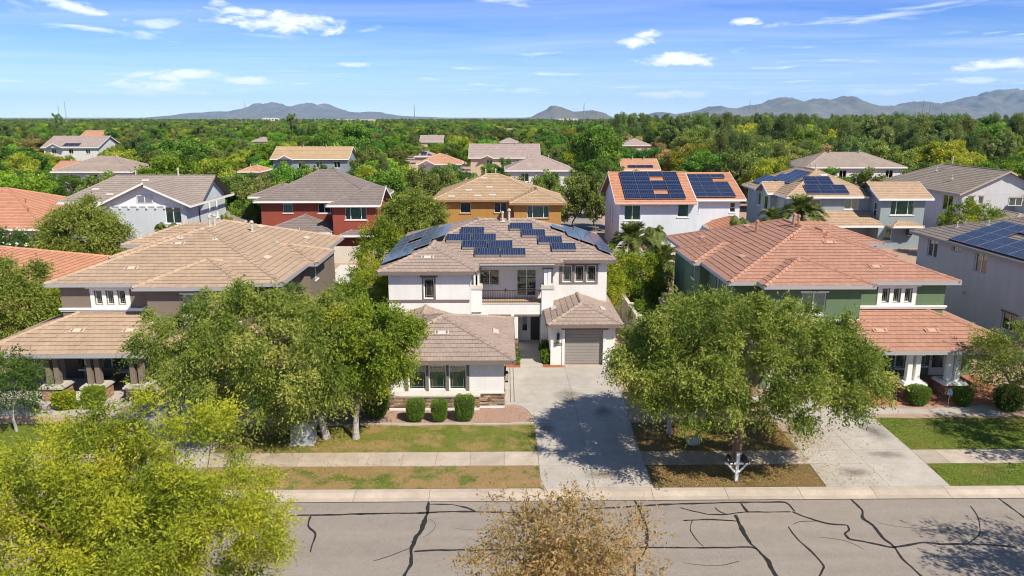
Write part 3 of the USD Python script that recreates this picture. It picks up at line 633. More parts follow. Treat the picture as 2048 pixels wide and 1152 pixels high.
# ---------------------------------------------------------------- white house in the middle
W_ST = stucco("white_stucco", (0.72, 0.71, 0.69)); T_A = tile_mat("mauve_brown_tile", (0.34, 0.262, 0.217))
STN = [pmat(f"ledge_stone_{n}", c, 0.9, var=((12, 0.3), (40, 0.2)), bump=(60, 0.01)) for n, c in (("tan", (0.36, 0.245, 0.16)), ("rust", (0.30, 0.175, 0.11)), ("grey", (0.27, 0.215, 0.175)), ("cream", (0.42, 0.31, 0.21)), ("dark", (0.16, 0.115, 0.09)))]
MORT = pmat("dark_mortar", (0.10, 0.08, 0.07), 0.95)
A = House("white_house", "white stucco two storey house with scattered solar panels, balcony and grey garage door", W_ST, T_A, trim=BROWN, seed=11)
upA = Polygon([(-7.07, 44.5), (-2.09, 44.5), (-2.09, 48.9), (3.3, 48.9), (3.3, 48.15), (6.9, 48.15), (6.9, 58.5), (-7.07, 58.5)])
loA = Polygon([(-7.07, 44.5), (-2.09, 44.5), (-2.09, 46.9), (0.95, 46.9), (0.95, 48.9), (2.49, 48.9), (2.49, 46.5), (2.91, 46.5), (2.91, 43.73), (6.9, 43.73), (6.9, 58.5), (-7.07, 58.5)])
A.storey(upA, 3.02, 5.78).storey(loA.intersection(sbox(-20, 48.15, 20, 70)).union(loA.intersection(sbox(-20, 40, 0.95, 70))), 0.0, 3.0)
A.storey(sbox(2.91, 43.73, 6.9, 48.14), 0.0, 2.70)
A.storey(sbox(-6.95, 36.85, 0.02, 44.49), 0.0, 2.72)
fs = lambda y: ("S", y)
A.window(fs(44.5), -4.91, -4.26, 4.07, 5.35, "prairie", "dark", surround=BROWN, sill=False, head=False)
for a in (3.95, 4.76, 5.55): A.window(fs(48.15), a, a + 0.62, 4.30, 5.42, "prairie", "dark", sill=False)
A.window(fs(48.9), -1.60, -0.26, 3.93, 5.02, "slider", "dark", sub="prairie", sill=False)
A.window(fs(48.9), 0.91, 2.24, 3.16, 5.02, "slider", "dark", sill=False)
for a in (-5.0, -3.93, -2.87): A.window(fs(36.85), a, a + 0.92, 1.0, 2.36, "prairie", "curtain", sill=False)
A.cut(fs(43.73), 3.79, 6.15, -0.2, 2.29, 0.6)
A.cut(fs(46.9), -0.9, 0.4, 0.9, 2.36, 0.6)
A.walls()
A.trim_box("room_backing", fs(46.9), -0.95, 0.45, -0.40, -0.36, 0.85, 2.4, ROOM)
ring = lambda n, pl, a, b, c, d, w=0.12, dep=0.03: [A.trim_box(n, pl, *q) for q in ((a - w, b + w, 0.002, dep, d + 0.003, d + w), (a - w, b + w, 0.002, dep, c - w, c - 0.003), (a - w, a - 0.003, 0.002, dep, c, d), (b + 0.003, b + w, 0.002, dep, c, d))]
ring("window_surround", fs(44.5), -4.91, -4.26, 4.07, 5.35, 0.09); A.trim_box("window_head", fs(44.5), -5.12, -4.05, 0.002, 0.09, 5.44, 5.60)
A.trim_box("window_surround", fs(48.15), 3.72, 6.30, 0.002, 0.03, 5.43, 5.50); A.trim_box("window_head", fs(48.15), 3.68, 6.42, 0.002, 0.07, 5.503, 5.64); A.trim_box("window_surround", fs(48.15), 3.72, 6.30, 0.002, 0.03, 4.16, 4.297)
for a, b in ((3.72, 3.947), (4.573, 4.757), (5.383, 5.547), (6.173, 6.30)): A.trim_box("window_surround", fs(48.15), a, b, 0.002, 0.03, 4.298, 5.428)
for a, b in ((-5.2, -5.003), (-4.077, -3.933), (-3.007, -2.873), (-1.947, -1.80)): A.trim_box("window_surround", fs(36.85), a, b, 0.002, 0.03, 0.95, 2.40)
A.trim_box("band_course", fs(44.5), -7.14, -2.09, 0.002, 0.07, 3.90, 4.02); A.trim_box("band_course", ("W", -7.07), 44.5, 58.5, 0.002, 0.07, 3.90, 4.02)
# roofs
A.upper = [(-7.7, 46.75, 3.9, 59.4, 5.85, 0.345, ""), (-7.7, 47.7, 7.45, 59.1, 5.85, 0.345, ""), (-7.7, 44.05, -1.54, 53, 5.85, 0.345, "")]
A.roof(A.upper, single=170, fascia=BROWN); A.upfaces = A.faces
vm = pmat("pale_vent_metal", (0.55, 0.50, 0.46), 0.6)
FP = A.plane_at(0.0, 47.5)
def at_px(px, py, pl, lift=0.15): p = ray_plane(px, py, pl, lift); return p[0], p[1]
A.roof_vent(*at_px(855, 511, A.plane_at(-4.6, 44.6)), vm)
for cx, cy in ((861, 352), (850, 282), (0, 0)): pass
c1 = lambda x, y: (720 + x / 3.388, 400 + y / 3.388)
for x, y in ((862, 352), (1037, 352), (777, 302), (951, 300), (668, 254), (840, 252), (762, 206)): A.solar(*at_px(*c1(x, y), FP), pl=FP, w=1.62, l=0.92, lift=0.17, skirt=True)
RP = A.plane_at(5.2, 48.4)
for x, y in ((1091, 178), (1175, 222), (1288, 270), (1380, 317)): A.solar(*at_px(*c1(x, y), RP), pl=RP, w=1.62, l=0.92, lift=0.17, skirt=True)
LP, EP = A.plane_at(-7.3, 50.5), A.plane_at(7.1, 53.4)
for i in range(6):
    for j in range(4):
        x, y = -7.15 + 0.98 * j, 46.6 + 1.7 * i
        if (y - 44.05) > (x + 7.7) + 0.9 and (59.4 - y) > (x + 7.7) + 0.95 and not (i == 3 and j == 1): A.solar(x, y, pl=LP, lift=0.17, cells=True)
for i in range(5):
    for j in range(4):
        x, y = 6.85 - 0.98 * j, 49.75 + 1.68 * i
        if (y - 47.7) > (7.45 - x) + 0.8 and (59.1 - y) > (7.45 - x) + 0.8: A.solar(x, y, pl=EP, lift=0.17, cells=True)
for k in range(2): A.solar(-6.3, 45.7 + k * 0.0, pl=LP, lift=0.17) if k > 5 else None
A.vent_pipe(-0.05, 53.0, 0.62, 0.07, flash=True); A.vent_pipe(0.42, 53.2, 0.7, 0.09)
A.vent_pipe(-4.0, 50.0, 0.2, 0.03, cap=False)
A.roof([(2.64, 43.12, 7.3, 54, 2.75, 0.345, "")], clip=unary_union([upA.buffer(0.02), sbox(2.0, 46.88, 3.28, 60)]), single=60, fascia=BROWN)
A.roof_vent(3.25, 46.3, vm, False); A.roof_vent(6.3, 45.6, vm, False)
A.roof([(-7.56, 36.28, 0.62, 44.75, 2.78, 0.32, ""), (-7.45, 39, -2.12, 50, 2.78, 0.32, "N")], clip=unary_union([upA.buffer(0.02), loA.buffer(0.02)]), single=70, fascia=BROWN)
A.roof_vent(-3.35, 38.7, vm); A.roof_vent(-0.45, 40.4, vm, False)
# balcony
A.trim_box("balcony_floor", fs(46.9), -2.09, 3.29, -1.998, -0.02, 2.90, 3.06, pmat("balcony_deck", (0.42, 0.30, 0.2), 0.8, var=((3, 0.1),)))
for a, b in ((-2.085, -1.40), (2.49, 3.27)):
    A.trim_box("pedestal", fs(46.9), a, b, -0.70, 0.12, 2.62, 4.14, W_ST)
    A.trim_box("pedestal_cap", fs(46.9), a - 0.06, b + 0.06, -0.76, 0.18, 4.143, 4.26, CAPM); A.trim_box("pedestal_cap", fs(46.9), a - 0.02, b + 0.02, -0.72, 0.14, 4.262, 4.36, CAPM)
    for q in (a + 0.16, b - 0.40): A.trim_box("post", fs(46.9), q, q + 0.24, -0.42, -0.12, 4.363, 5.42, W_ST)
    A.trim_box("post_cap", fs(46.9), a + 0.02, b - 0.02, -0.5, -0.04, 5.423, 5.50, BROWN)
A.trim_box("balcony_beam", fs(46.9), -2.085, 3.29, -0.45, -0.10, 5.503, 5.74, W_ST)
A.trim_box("balcony_soffit", fs(46.9), -2.085, 3.29, -1.99, 0.30, 5.76, 5.775, W_ST)
A.trim_box("parapet", fs(46.9), -1.397, 2.487, -0.22, -0.002, 2.62, 3.12, W_ST); A.trim_box("parapet_cap", fs(46.9), -1.397, 2.487, -0.25, 0.03, 3.123, 3.17, CAPM)
railing(A.x, fs(46.9), -1.39, 2.48, 3.17, 4.03); railing(A.x, ("E", 3.2), 47.62, 48.13, 3.06, 4.03, d=-0.1)
A.trim_box("lower_beam", fs(46.9), -2.088, 3.27, -0.30, -0.004, 2.36, 2.617, W_ST)
A.trim_box("entry_header", fs(46.9), -0.98, 0.50, 0.0, 0.10, 2.30, 2.42); A.trim_box("entry_header", fs(46.9), 0.72, 2.9, 0.0, 0.10, 2.30, 2.42)
A.trim_box("entry_column", fs(46.9), 0.48, 0.96, -0.45, 0.08, 0.80, 2.357, W_ST); A.trim_box("entry_column", fs(46.9), 2.48, 2.905, -2.0, 0.38, 0.82, 2.60, W_ST)
stones(A.x, fs(46.82), 0.46, 0.98, 0.0, 0.78, STN, A.rng, base=MORT); stones(A.x, fs(46.52), 2.46, 2.905, 0.0, 0.80, STN, A.rng, base=MORT)
A.trim_box("entry_ceiling", fs(46.9), 0.96, 2.48, -2.0, -0.31, 2.62, 2.66, W_ST)
MB().bar((0.35, 48.2, 5.755), (0.35, 48.2, 5.62), 0.09, 0.07, 10).build("balcony_light", BLACK, A.x)
obj("socket_box", slab(sbox(0.1, 48.82, 0.2, 48.89), 3.5, 3.66), BLACK, A.x)
# entry doors
DOORW = pmat("white_door_paint", (0.66, 0.65, 0.62), 0.5); DOORD = pmat("dark_stained_door", (0.035, 0.028, 0.024), 0.45, var=(((14, 14, 0.8), 0.25),), spec=0.45)
wd = A.trim_box("door", fs(48.9), 1.0, 1.82, -0.03, 0.03, 0.06, 2.3, DOORW); tag(wd, label="white side door with narrow glass panel"); lbox(MB(), fs(48.9), 1.3, 1.62, 0.032, 0.04, 0.75, 1.95).build("door_glass", PV, wd)
lbox(MB(), fs(48.9), 1.70, 1.74, 0.03, 0.08, 1.05, 1.12).build("door_handle", BLACK, wd)
dd = A.trim_box("door", fs(48.9), 1.86, 2.46, -0.03, 0.05, 0.08, 2.3, DOORD); tag(dd, label="dark front door with vertical boards"); lbox(MB(), fs(48.9), 1.92, 1.95, 0.05, 0.1, 0.85, 1.3).build("door_handle", BLACK, dd)
for k in range(4): lbox(MB(), fs(48.9), 1.99 + k * 0.12, 2.1 + k * 0.12, 0.052, 0.06, 0.15, 2.24).build("door_board", DOORD, dd)
A.trim_box("door_step", fs(48.9), 0.97, 2.47, -0.02, 0.3, 0.0, 0.055, CAPM)
# garage door
GD = pmat("taupe_garage_door", (0.275, 0.25, 0.228), 0.6, var=((2, 0.04),))
g = A.trim_box("garage_door", fs(43.73), 3.80, 6.14, -0.24, -0.20, 0.0, 2.28, GD)
for r in range(4):
    z0 = 0.01 + r * 0.565
    for zz in (z0, z0 + 0.19, z0 + 0.375): lbox(MB(), fs(43.73), 3.82, 6.12, -0.198, -0.186, zz + 0.012, zz + 0.178).build("door_panel", GD, g)
A.trim_box("garage_header", fs(43.73), 3.55, 6.45, 0.0, 0.14, 2.30, 2.50); 
for a in ((3.62, 3.785), (6.155, 6.32)): A.trim_box("garage_jamb", fs(43.73), a[0], a[1], 0.002, 0.05, 0.0, 2.297, W_ST)
lantern(A.x, fs(43.73), 3.36, 1.72); lantern(A.x, ("E", 0.02), 37.2, 1.55)
pq = A.trim_box("number_plaque", fs(43.73), 3.14, 3.58, 0.002, 0.025, 1.27, 1.44, BLACK); lbox(MB(), fs(43.73), 3.165, 3.555, 0.0255, 0.029, 1.295, 1.415).build("plaque_face", pmat("cream_enamel", (0.62, 0.56, 0.42), 0.4), pq)
tx = meshkit.text_mesh("1201", 0.092, 0.004, bold=True); v = tx.vertices; v = np.column_stack([3.235 + v[:, 0] * 1.05, 43.73 - 0.0295 - v[:, 2], 1.308 + v[:, 1]]); obj("plaque_number", (v, tx.faces), BLACK, pq, kind="stuff")
# stone base under the bay
A.trim_box("stem_wall", fs(36.85), -6.97, 0.04, 0.002, 0.05, 0.0, 0.12, W_ST)
A.trim_box("sill_wall", fs(36.85), -6.0, -1.29, 0.002, 0.30, 0.0, 0.80, MORT); stones(A.x, fs(36.55), -6.0, -1.29, 0.14, 0.74, STN, A.rng, base=MORT); stones(A.x, ("E", -1.29), 36.55, 36.84, 0.14, 0.74, STN, A.rng, base=MORT)
A.trim_box("stem_wall", fs(36.55), -6.0, -1.27, 0.012, 0.06, 0.0, 0.13, W_ST)
v = place(fs(36.85), [-6.06, -1.22, -6.06, -1.22, -6.06, -1.22, -6.06, -1.22], [0.03, 0.03, 0.40, 0.40, 0.03, 0.03, 0.40, 0.40], [0.78, 0.78, 0.745, 0.745, 0.95, 0.95, 0.83, 0.83])
MB().add(v, [(0, 2, 3, 1), (4, 5, 7, 6), (0, 1, 5, 4), (2, 6, 7, 3), (0, 4, 6, 2), (1, 3, 7, 5)]).build("window_ledge", CAPM, A.x)
stones(A.x, fs(36.85), -1.285, 0.03, 0.13, 0.80, STN, A.rng, base=MORT, depth=0.07); A.trim_box("stone_cap", fs(36.85), -1.30, 0.06, 0.002, 0.11, 0.803, 0.86, CAPM)
stones(A.x, ("E", 0.02), 36.85, 37.9, 0.13, 0.80, STN, A.rng, base=MORT, depth=0.06)
A.trim_box("utility_box", ("E", 0.02), 39.3, 39.6, 0.002, 0.12, 0.9, 1.4, BLACK)

# ---------------------------------------------------------------- mirrored pair of porch houses
def porch_house(label, cx, m, wall, roof, trim, brick, cap, floor, vent, pipe, fasc, seed):
    """m = 1: the porch on the right of the house; m = -1: mirrored."""
    H = House("porch_house", label, wall, roof, trim=trim, seed=seed, group=None)
    X = lambda a, b: tuple(sorted((cx + m * a, cx + m * b)))
    R = lambda a, y0, b, y1, z, p, g="": (X(a, b)[0], y0, X(a, b)[1], y1, z, p, g if m > 0 else g.replace("W", "q").replace("E", "W").replace("q", "E"))
    B = lambda a, y0, b, y1: sbox(X(a, b)[0], y0, X(a, b)[1], y1)
    up = unary_union([B(-6.0, 42.1, 6.1, 57.0), B(6.09, 41.4, -0.05, 42.2), B(-4.4, 40.45, 0.75, 42.2), B(-6.6, 47.4, -5.9, 51.3), B(6.0, 49.6, 6.6, 56.9), B(6.0, 54.7, 8.4, 60.3)])
    lo = unary_union([B(-6.0, 42.1, 6.1, 57.0), B(-0.05, 41.35, 8.2, 42.2), B(-5.0, 39.4, -0.1, 42.2), B(6.0, 54.7, 8.4, 60.3)])
    H.storey(up, 2.9, 5.76).storey(lo, 0.0, 2.88)
    F1, F2, FL = ("S", 41.4), ("S", 40.45), ("S", 41.35)
    for a in (2.42, 3.08, 3.74):
        s = X(a, a + 0.42); H.window(F1, s[0], s[1], 4.55, 5.38, "prairie", "dark", sill=False)
    s = X(-2.62, -1.22); H.window(F2, s[0], s[1], 4.1, 5.36, "slider", "blind", head=True)
    s = X(2.0, 4.25); H.window(FL, s[0], s[1], 0.55, 2.2, "triple", "curtain")
    s = X(5.0, 5.5); H.window(FL, s[0], s[1], 0.7, 2.25, "single", "curtain")
    side = ("W", cx - 6.0) if m > 0 else ("E", cx + 6.0)
    for y in (43.2, 45.0, 52.6): H.window(side, y, y + 0.7, 4.2, 5.4, "single", "dark")
    sb = ("W", cx - 6.6) if m > 0 else ("E", cx + 6.6)
    H.window(sb, 48.6, 49.3, 4.4, 5.35, "single", "dark")
    H.cut(("S", 39.4), *X(-4.6, -0.5), -0.2, 2.2, 0.6)
    H.walls()
    gd = H.trim_box("garage_door", ("S", 39.4), *X(-4.58, -0.52), -0.24, -0.20, 0.0, 2.19, WHITE)
    # white band and surround of the three small windows
    a, b = X(2.15, 4.40)
    for q in ((a, b, 5.40, 5.50), (a, b, 4.38, 4.53)): H.trim_box("window_surround", F1, q[0], q[1], 0.002, 0.04, q[2], q[3])
    for p0, p1 in ((2.15, 2.41), (2.85, 3.07), (3.51, 3.73), (4.17, 4.40)): s = X(p0, p1); H.trim_box("window_surround", F1, s[0], s[1], 0.002, 0.04, 4.533, 5.397)
    s = X(1.95, 4.6); H.trim_box("window_head", F1, s[0], s[1], 0.002, 0.10, 5.503, 5.60)
    for z, d in ((4.27, 0.13), (4.17, 0.08)): s = X(0.78, 6.1 + d); H.trim_box("band_course", F1, s[0], s[1], 0.002, d, z, z + 0.095)
    for z, d in ((3.72, 0.10), (3.62, 0.06)): s = X(-4.45, 0.75); H.trim_box("band_course", F2, s[0], s[1], 0.002, d, z, z + 0.095)
    H.roof([R(-6.65, 41.0, 6.7, 57.6, 5.85, 0.335), R(-4.97, 40.0, 1.3, 46, 5.85, 0.335), R(-7.2, 46.9, 0, 51.85, 5.85, 0.335), R(0, 54.1, 8.95, 60.8, 5.85, 0.335), R(0, 49.0, 7.2, 57.4, 5.85, 0.335)], single=190, fascia=fasc)
    for x, y in ((2.5, 42.6), (0.9, 45.5)): H.roof_vent(cx + m * x, y, vent)
    for x, y in ((-4.9, 53.5), (-4.6, 45.2), (-2.0, 52.5)): H.roof_vent(cx + m * x, y, vent, False)
    H.vent_pipe(cx - m * 0.1, 48.1, 0.6, 0.07, pipe, flash=True); H.vent_pipe(cx - m * 0.15, 48.8, 0.65, 0.09, pipe); H.vent_pipe(cx - m * 2.1, 50.2, 0.65, 0.085, pipe, flash=True)
    for x, y in ((1.0, 46.2), (-1.2, 46.0), (-5.2, 52.0), (-3.9, 49.5), (-4.0, 55.0)): H.vent_pipe(cx + m * x, y, 0.28, 0.03, pipe, cap=False, flash=True)
    wall_clip = up.buffer(0.02)
    H.roof([R(-0.1, 37.55, 9.0, 47, 2.8, 0.335, "WN")], clip=wall_clip, single=110, fascia=fasc)
    for x in (1.45, 4.35): H.roof_vent(cx + m * x, 39.35 + (0.25 if m < 0 else 0), vent)
    H.roof([R(-5.6, 38.75, -0.13, 46, 2.8, 0.335, "N")], clip=wall_clip.union(B(-0.12, 30, 20, 60)), fascia=fasc)
    # small roof over the side door
    pr = [R(-8.3, 49.2, -6.0, 51.6, 2.35, 0.3, "SNE")]
    H.roof(pr, clip=lo.buffer(0.02), fascia=fasc)
    # porch
    fl = [B(-0.05, 37.0, 8.4, 41.34)]
    pf = H.trim_box("porch_floor", ("S", 37.0), *X(-0.05, 8.4), -4.33, 0.0, -0.05, 0.12, floor)
    H.trim_box("porch_beam", ("S", 37.95), *X(-0.05, 8.4), -0.34, 0.0, 2.48, 2.72, H.wm)
    H.trim_box("porch_ceiling", ("S", 37.7), *X(-0.05, 8.6), -3.6, 0.0, 2.722, 2.735, H.wm)
    for a in (0.55, 2.85, 5.05):
        s = X(a - 0.55, a + 0.55); pier = lbox(MB(), ("S", 37.75), s[0], s[1], -1.0, 0.0, 0.0, 0.80).build("porch_pier", MORT, H.x)
        faces_ = [(("S", 37.75), s[0], s[1]), (("W", s[0]), 37.75, 38.75) if m > 0 else (("E", s[1]), 37.75, 38.75)]
        for pl, u0, u1 in faces_:
            z = 0.13; row = 0
            while z < 0.78:
                u = u0 - (0.115 if row % 2 else 0)
                while u < u1 - 0.01:
                    a0, a1 = max(u, u0) + 0.005, min(u + 0.23, u1) - 0.005
                    if a1 - a0 > 0.03: lbox(MB(), pl, a0, a1, 0.001, 0.022 + H.rng.uniform(-.003, .003), z + 0.004, z + 0.069).build("brick", brick[int(H.rng.integers(len(brick)))], pier)
                    u += 0.23
                z += 0.073; row += 1
        H.trim_box("pier_cap", ("S", 37.75), s[0] - 0.11, s[1] + 0.11, -1.11, 0.11, 0.803, 0.90, cap); H.trim_box("pier_cap", ("S", 37.75), s[0] - 0.04, s[1] + 0.04, -1.04, 0.04, 0.902, 0.97, cap)
        for q in (a - 0.36, a + 0.08):
            s2 = X(q, q + 0.28); v = place(("S", 38.0), [s2[0], s2[1], s2[0], s2[1], s2[0] + .02, s2[1] - .02, s2[0] + .02, s2[1] - .02], [0, 0, -.3, -.3, 0, 0, -.28, -.28], [0.973] * 4 + [2.42] * 4)
            MB().add(v, [(0, 2, 3, 1), (4, 5, 7, 6), (0, 1, 5, 4), (2, 6, 7, 3), (0, 4, 6, 2), (1, 3, 7, 5)]).build("porch_post", cap if m > 0 else H.wm, H.x)
        H.trim_box("post_cap", ("S", 38.0), *X(a - 0.48, a + 0.48), -0.36, 0.06, 2.423, 2.478, cap)
    return H, X
G_ST = stucco("sage_green_stucco", (0.125, 0.19, 0.105)); T_C = tile_mat("terracotta_pink_tile", (0.405, 0.215, 0.15))
RB = [pmat(f"red_brick_{k}", c, 0.9, var=((20, 0.15),)) for k, c in (("a", (0.36, 0.15, 0.10)), ("b", (0.42, 0.20, 0.14)), ("c", (0.30, 0.12, 0.09)))]
TB = [pmat(f"tan_brick_{k}", c, 0.9, var=((20, 0.15),)) for k, c in (("a", (0.40, 0.24, 0.15)), ("b", (0.46, 0.31, 0.20)), ("c", (0.30, 0.18, 0.12)))]
BF = pmat("eave_paint_grey", (0.36, 0.35, 0.35), 0.6); pk = pmat("pink_vent_metal", (0.58, 0.34, 0.23), 0.7); pt = pmat("tan_vent_metal", (0.60, 0.48, 0.38), 0.7); pp = pmat("terracotta_pipe_paint", (0.45, 0.2, 0.12), 0.7)
C, XC = porch_house("sage green two storey house with terracotta roof and white porch columns", 19.5, 1, G_ST, T_C, WHITE, RB, WHITE, BRICKF, pk, pp, BF, 21)
T_ST = stucco("taupe_stucco", (0.215, 0.175, 0.14)); T_B = tile_mat("tan_brown_tile", (0.41, 0.295, 0.205))
Bh, XB = porch_house("taupe two storey house with tan tiled roof and tapered porch posts", -19.2, -1, T_ST, T_B, WHITE, TB, CAPM, CONC, pt, PIPE, BF, 22)
# front doors, porch furniture
SCR = pmat("white_screen_door", (0.62, 0.57, 0.50), 0.5)
sd = C.trim_box("door", ("S", 41.35), 25.15, 26.1, 0.0, 0.05, 0.13, 2.25, SCR)
lbox(MB(), ("S", 41.35), 25.3, 25.95, 0.052, 0.058, 0.6, 2.1).build("screen_mesh", ROOM, sd); rays = MB()
for k in range(15):
    a = math.radians(-85 + k * 12.2); c, s_ = math.cos(a), math.sin(a); pts = [np.array([25.94 - c * r, 41.35 - 0.064, 1.35 + s_ * r * 1.15 + 0.06 * math.sin(3 * r)]) for r in (0.08, 0.3, 0.52, 0.72)]
    pts = [p for p in pts if 25.28 < p[0] < 25.97 and 0.6 < p[2] < 2.12]
    for p, q in zip(pts[:-1], pts[1:]): rays.bar(p, q, 0.011, sides=4)
rays.build("sunburst_grille", SCR, sd, kind="stuff")
for z in (1.08, 1.25): lbox(MB(), ("S", 41.35), 25.2, 25.25, 0.05, 0.1, z, z + 0.05).build("door_handle", BLACK, sd)
bd = Bh.trim_box("door", ("S", 41.35), -25.55, -24.6, 0.0, 0.05, 0.13, 2.25, DOORD); lbox(MB(), ("S", 41.35), -24.72, -24.68, 0.05, 0.1, 1.0, 1.3).build("door_handle", BLACK, bd)

# ---------------------------------------------------------------- grey stucco house at the right edge
GR_ST = stucco("grey_stucco", (0.50, 0.48, 0.455)); T_D = tile_mat("grey_brown_tile", (0.235, 0.20, 0.175))
D = House("grey_house", "grey stucco house at the right edge with a large solar array", GR_ST, T_D, trim=GR_ST, seed=31)
upD = sbox(34.15, 41.0, 46.5, 59.75); D.storey(upD, 0.0, 5.76); wl = ("W", 34.15)
D.window(wl, 57.0, 58.4, 4.15, 5.5, "slider", "curtain", sill=False); D.window(wl, 53.95, 55.2, 5.15, 5.55, "slider", "dark", sill=False); D.window(wl, 50.9, 52.3, 4.15, 5.55, "slider", "curtain", sill=False)
D.window(wl, 47.1, 48.6, 0.9, 2.1, "slider", "dark", sill=False, head=True, surround=BROWN)
D.window(wl, 43.0, 44.6, 4.15, 5.5, "slider", "curtain", sill=False); D.walls()
D.roof([(33.6, 40.4, 47.1, 60.3, 5.85, 0.335, "")], fascia=pmat("tan_eave_paint", (0.33, 0.27, 0.21), 0.7))
WP = D.plane_at(34.0, 50)
for i in range(7):
    for j in range(4):
        x, y = 34.3 + 0.97 * j, 44.2 + 1.68 * i
        if (60.3 - y) > (x - 33.6) + 1.3 and not (i in (4,) and j == 2): D.solar(x, y, pl=WP, cols=10, rows=6, skirt=PVD)
D.vent_pipe(35.7, 57.4, 0.35, 0.05, pmat("beige_pipe", (0.5, 0.42, 0.33), 0.7), flash=True); D.vent_pipe(36.9, 55.5, 0.3, 0.05, PIPE, flash=True)
D.trim_box("canopy", wl, 59.2, 60.9, 0.002, 0.7, 3.0, 3.12, T_D)
MB().bar((34.15, 52.9, 2.4), (33.98, 52.9, 2.35), 0.09, 0.07, 10).build("wall_vent", GR_ST, D.x)
# terracotta single storey houses at the left edge
E_ST = stucco("cream_stucco", (0.5, 0.42, 0.32)); T_E = tile_mat("salmon_barrel_tile", (0.52, 0.25, 0.155))
E1 = House("terracotta_roof_house", "house with large salmon tiled hip roof at the left edge, left of the gabled house", E_ST, T_E, seed=41)
E1.storey(sbox(-72, 81, -50.5, 98), 0, 3.25).walls(); E1.roof([(-73, 79.6, -49.2, 99, 3.3, 0.36, "")], tw=0.3, ex=0.36)
for x, y in ((-57, 82.5), (-55, 86), (-60, 84), (-53.2, 83.4)): E1.vent_pipe(x, y, 0.35, 0.05, pmat("brown_pipe", (0.2, 0.12, 0.08), 0.7))
E2 = House("terracotta_roof_house", "single storey house with salmon tiled roof directly left of the taupe porch house", E_ST, T_E, seed=42)
E2.storey(sbox(-52, 47, -29.8, 61.8), 0, 2.95).walls(); E2.roof([(-53, 46.2, -29.0, 62.6, 3.0, 0.33, "")], tw=0.3, ex=0.36)
# ---------------------------------------------------------------- the row of houses behind
crop = lambda ox, oy, s: (lambda x, y: (ox + x / s, oy + y / s))
c5, c6, c7 = crop(0, 200, 2.926), crop(480, 200, 2.695), crop(1180, 200, 2.359)
def on_height(px, py, z): d = pixel_ray(px, py); t = (z - CAM_H) / d[2]; return np.array([0, 0, CAM_H]) + d * t
def on_depth(px, py, y): d = pixel_ray(px, py); return np.array([0, 0, CAM_H]) + d * (y / d[1])
def on_side(px, py, x): d = pixel_ray(px, py); return np.array([0, 0, CAM_H]) + d * (x / d[0])
def win(H, f, box, y=None, x=None, side="W", **k):
    if y is not None:
        a, b = on_depth(*f(box[0], box[1]), y), on_depth(*f(box[2], box[3]), y); H.window(("S", y), a[0], b[0], b[2], a[2], **k)
    else:
        a, b = on_side(*f(box[0], box[1]), x), on_side(*f(box[2], box[3]), x); H.window((side, x), min(a[1], b[1]), max(a[1], b[1]), b[2], a[2], **k)
GROW = "two storey houses of the second row"
# grey gabled house
F_ST = stucco("pale_blue_grey_stucco", (0.50, 0.54, 0.56)); T_F = tile_mat("mottled_brown_tile", (0.30, 0.25, 0.215))
F = House("gabled_house", "pale blue grey house with a white-trimmed front gable and mottled brown roof", F_ST, T_F, seed=51)
F.storey(sbox(-48.6, 82.9, -34.0, 91.0), 0, 5.8).storey(sbox(-42.8, 79.6, -34.0, 83.2), 0, 5.8)
for b in ((963, 628, 1064, 722), (660, 628, 735, 705)): win(F, c5, b, y=79.6 if b[0] > 900 else 82.9, style="slider", back="blind")
for b in ((1215, 590, 1236, 668), (1257, 580, 1280, 684)): win(F, c5, b, x=-34.0, side="E", style="single", back="dark")
F.walls()
F.roof([(-49.3, 82.3, -33.3, 91.6, 5.85, 0.56, "E"), (-43.3, 78.9, -33.2, 92, 5.85, 0.46, "S")], ex=0.40)
def gable_wall(H, plane, s0, s1, ze, p, over, mat, thick=0.2, name="gable_wall"):
    m, zt = (s0 + s1) / 2, ze + p * over - 0.14; q = [(s0, ze - 0.04), (s1, ze - 0.04), (s1, zt), (m, zt + (m - s0) * p), (s0, zt)]
    v = np.vstack([place(plane, [a for a, _ in q], d, [b for _, b in q]) for d in (0, -thick)]); f = [(0, 1, 2), (0, 2, 3), (0, 3, 4), (5, 7, 6), (5, 8, 7), (5, 9, 8)] + [t for k in range(5) for t in ((k, k + 5, (k + 1) % 5 + 5), (k, (k + 1) % 5 + 5, (k + 1) % 5))]
    return MB().add(v, f).build(name, mat, H.x)
gable_wall(F, ("S", 79.62), -42.7, -33.8, 5.85, 0.46, 0.6, WHITE); gable_wall(F, ("E", -34.02), 82.95, 90.95, 5.85, 0.56, 0.65, F_ST)
F.trim_box("gable_band", ("S", 79.6), -42.6, -34.1, 0.002, 0.08, 5.72, 5.86)
for k in range(9): F.trim_box("corbel", ("S", 79.6), -42.0 + k * 0.95, -41.83 + k * 0.95, 0.01, 0.16, 5.50, 5.715)
gl = F.trim_box("gable_louvre", ("S", 79.6), -39.1, -37.4, 0.03, 0.06, 6.15, 6.95)
for q in (-39.0, -38.2): lbox(MB(), ("S", 79.6), q, q + 0.7, 0.061, 0.075, 6.2, 6.9).build("louvre_panel", PVF, gl)
for x, y in ((-44, 83.6), (-41.0, 86.0), (-38.7, 86.0), (-46, 84.5)): F.roof_vent(x, y, vm, False)
F.vent_pipe(-37.6, 86.9, 0.7, 0.1); F.vent_pipe(-42.5, 86.9, 0.5, 0.06)
F.roof([(-36.0, 88.5, -31.2, 94, 2.8, 0.35, "W")], clip=sbox(-48.6, 82.9, -33.98, 91.02), ex=0.40)
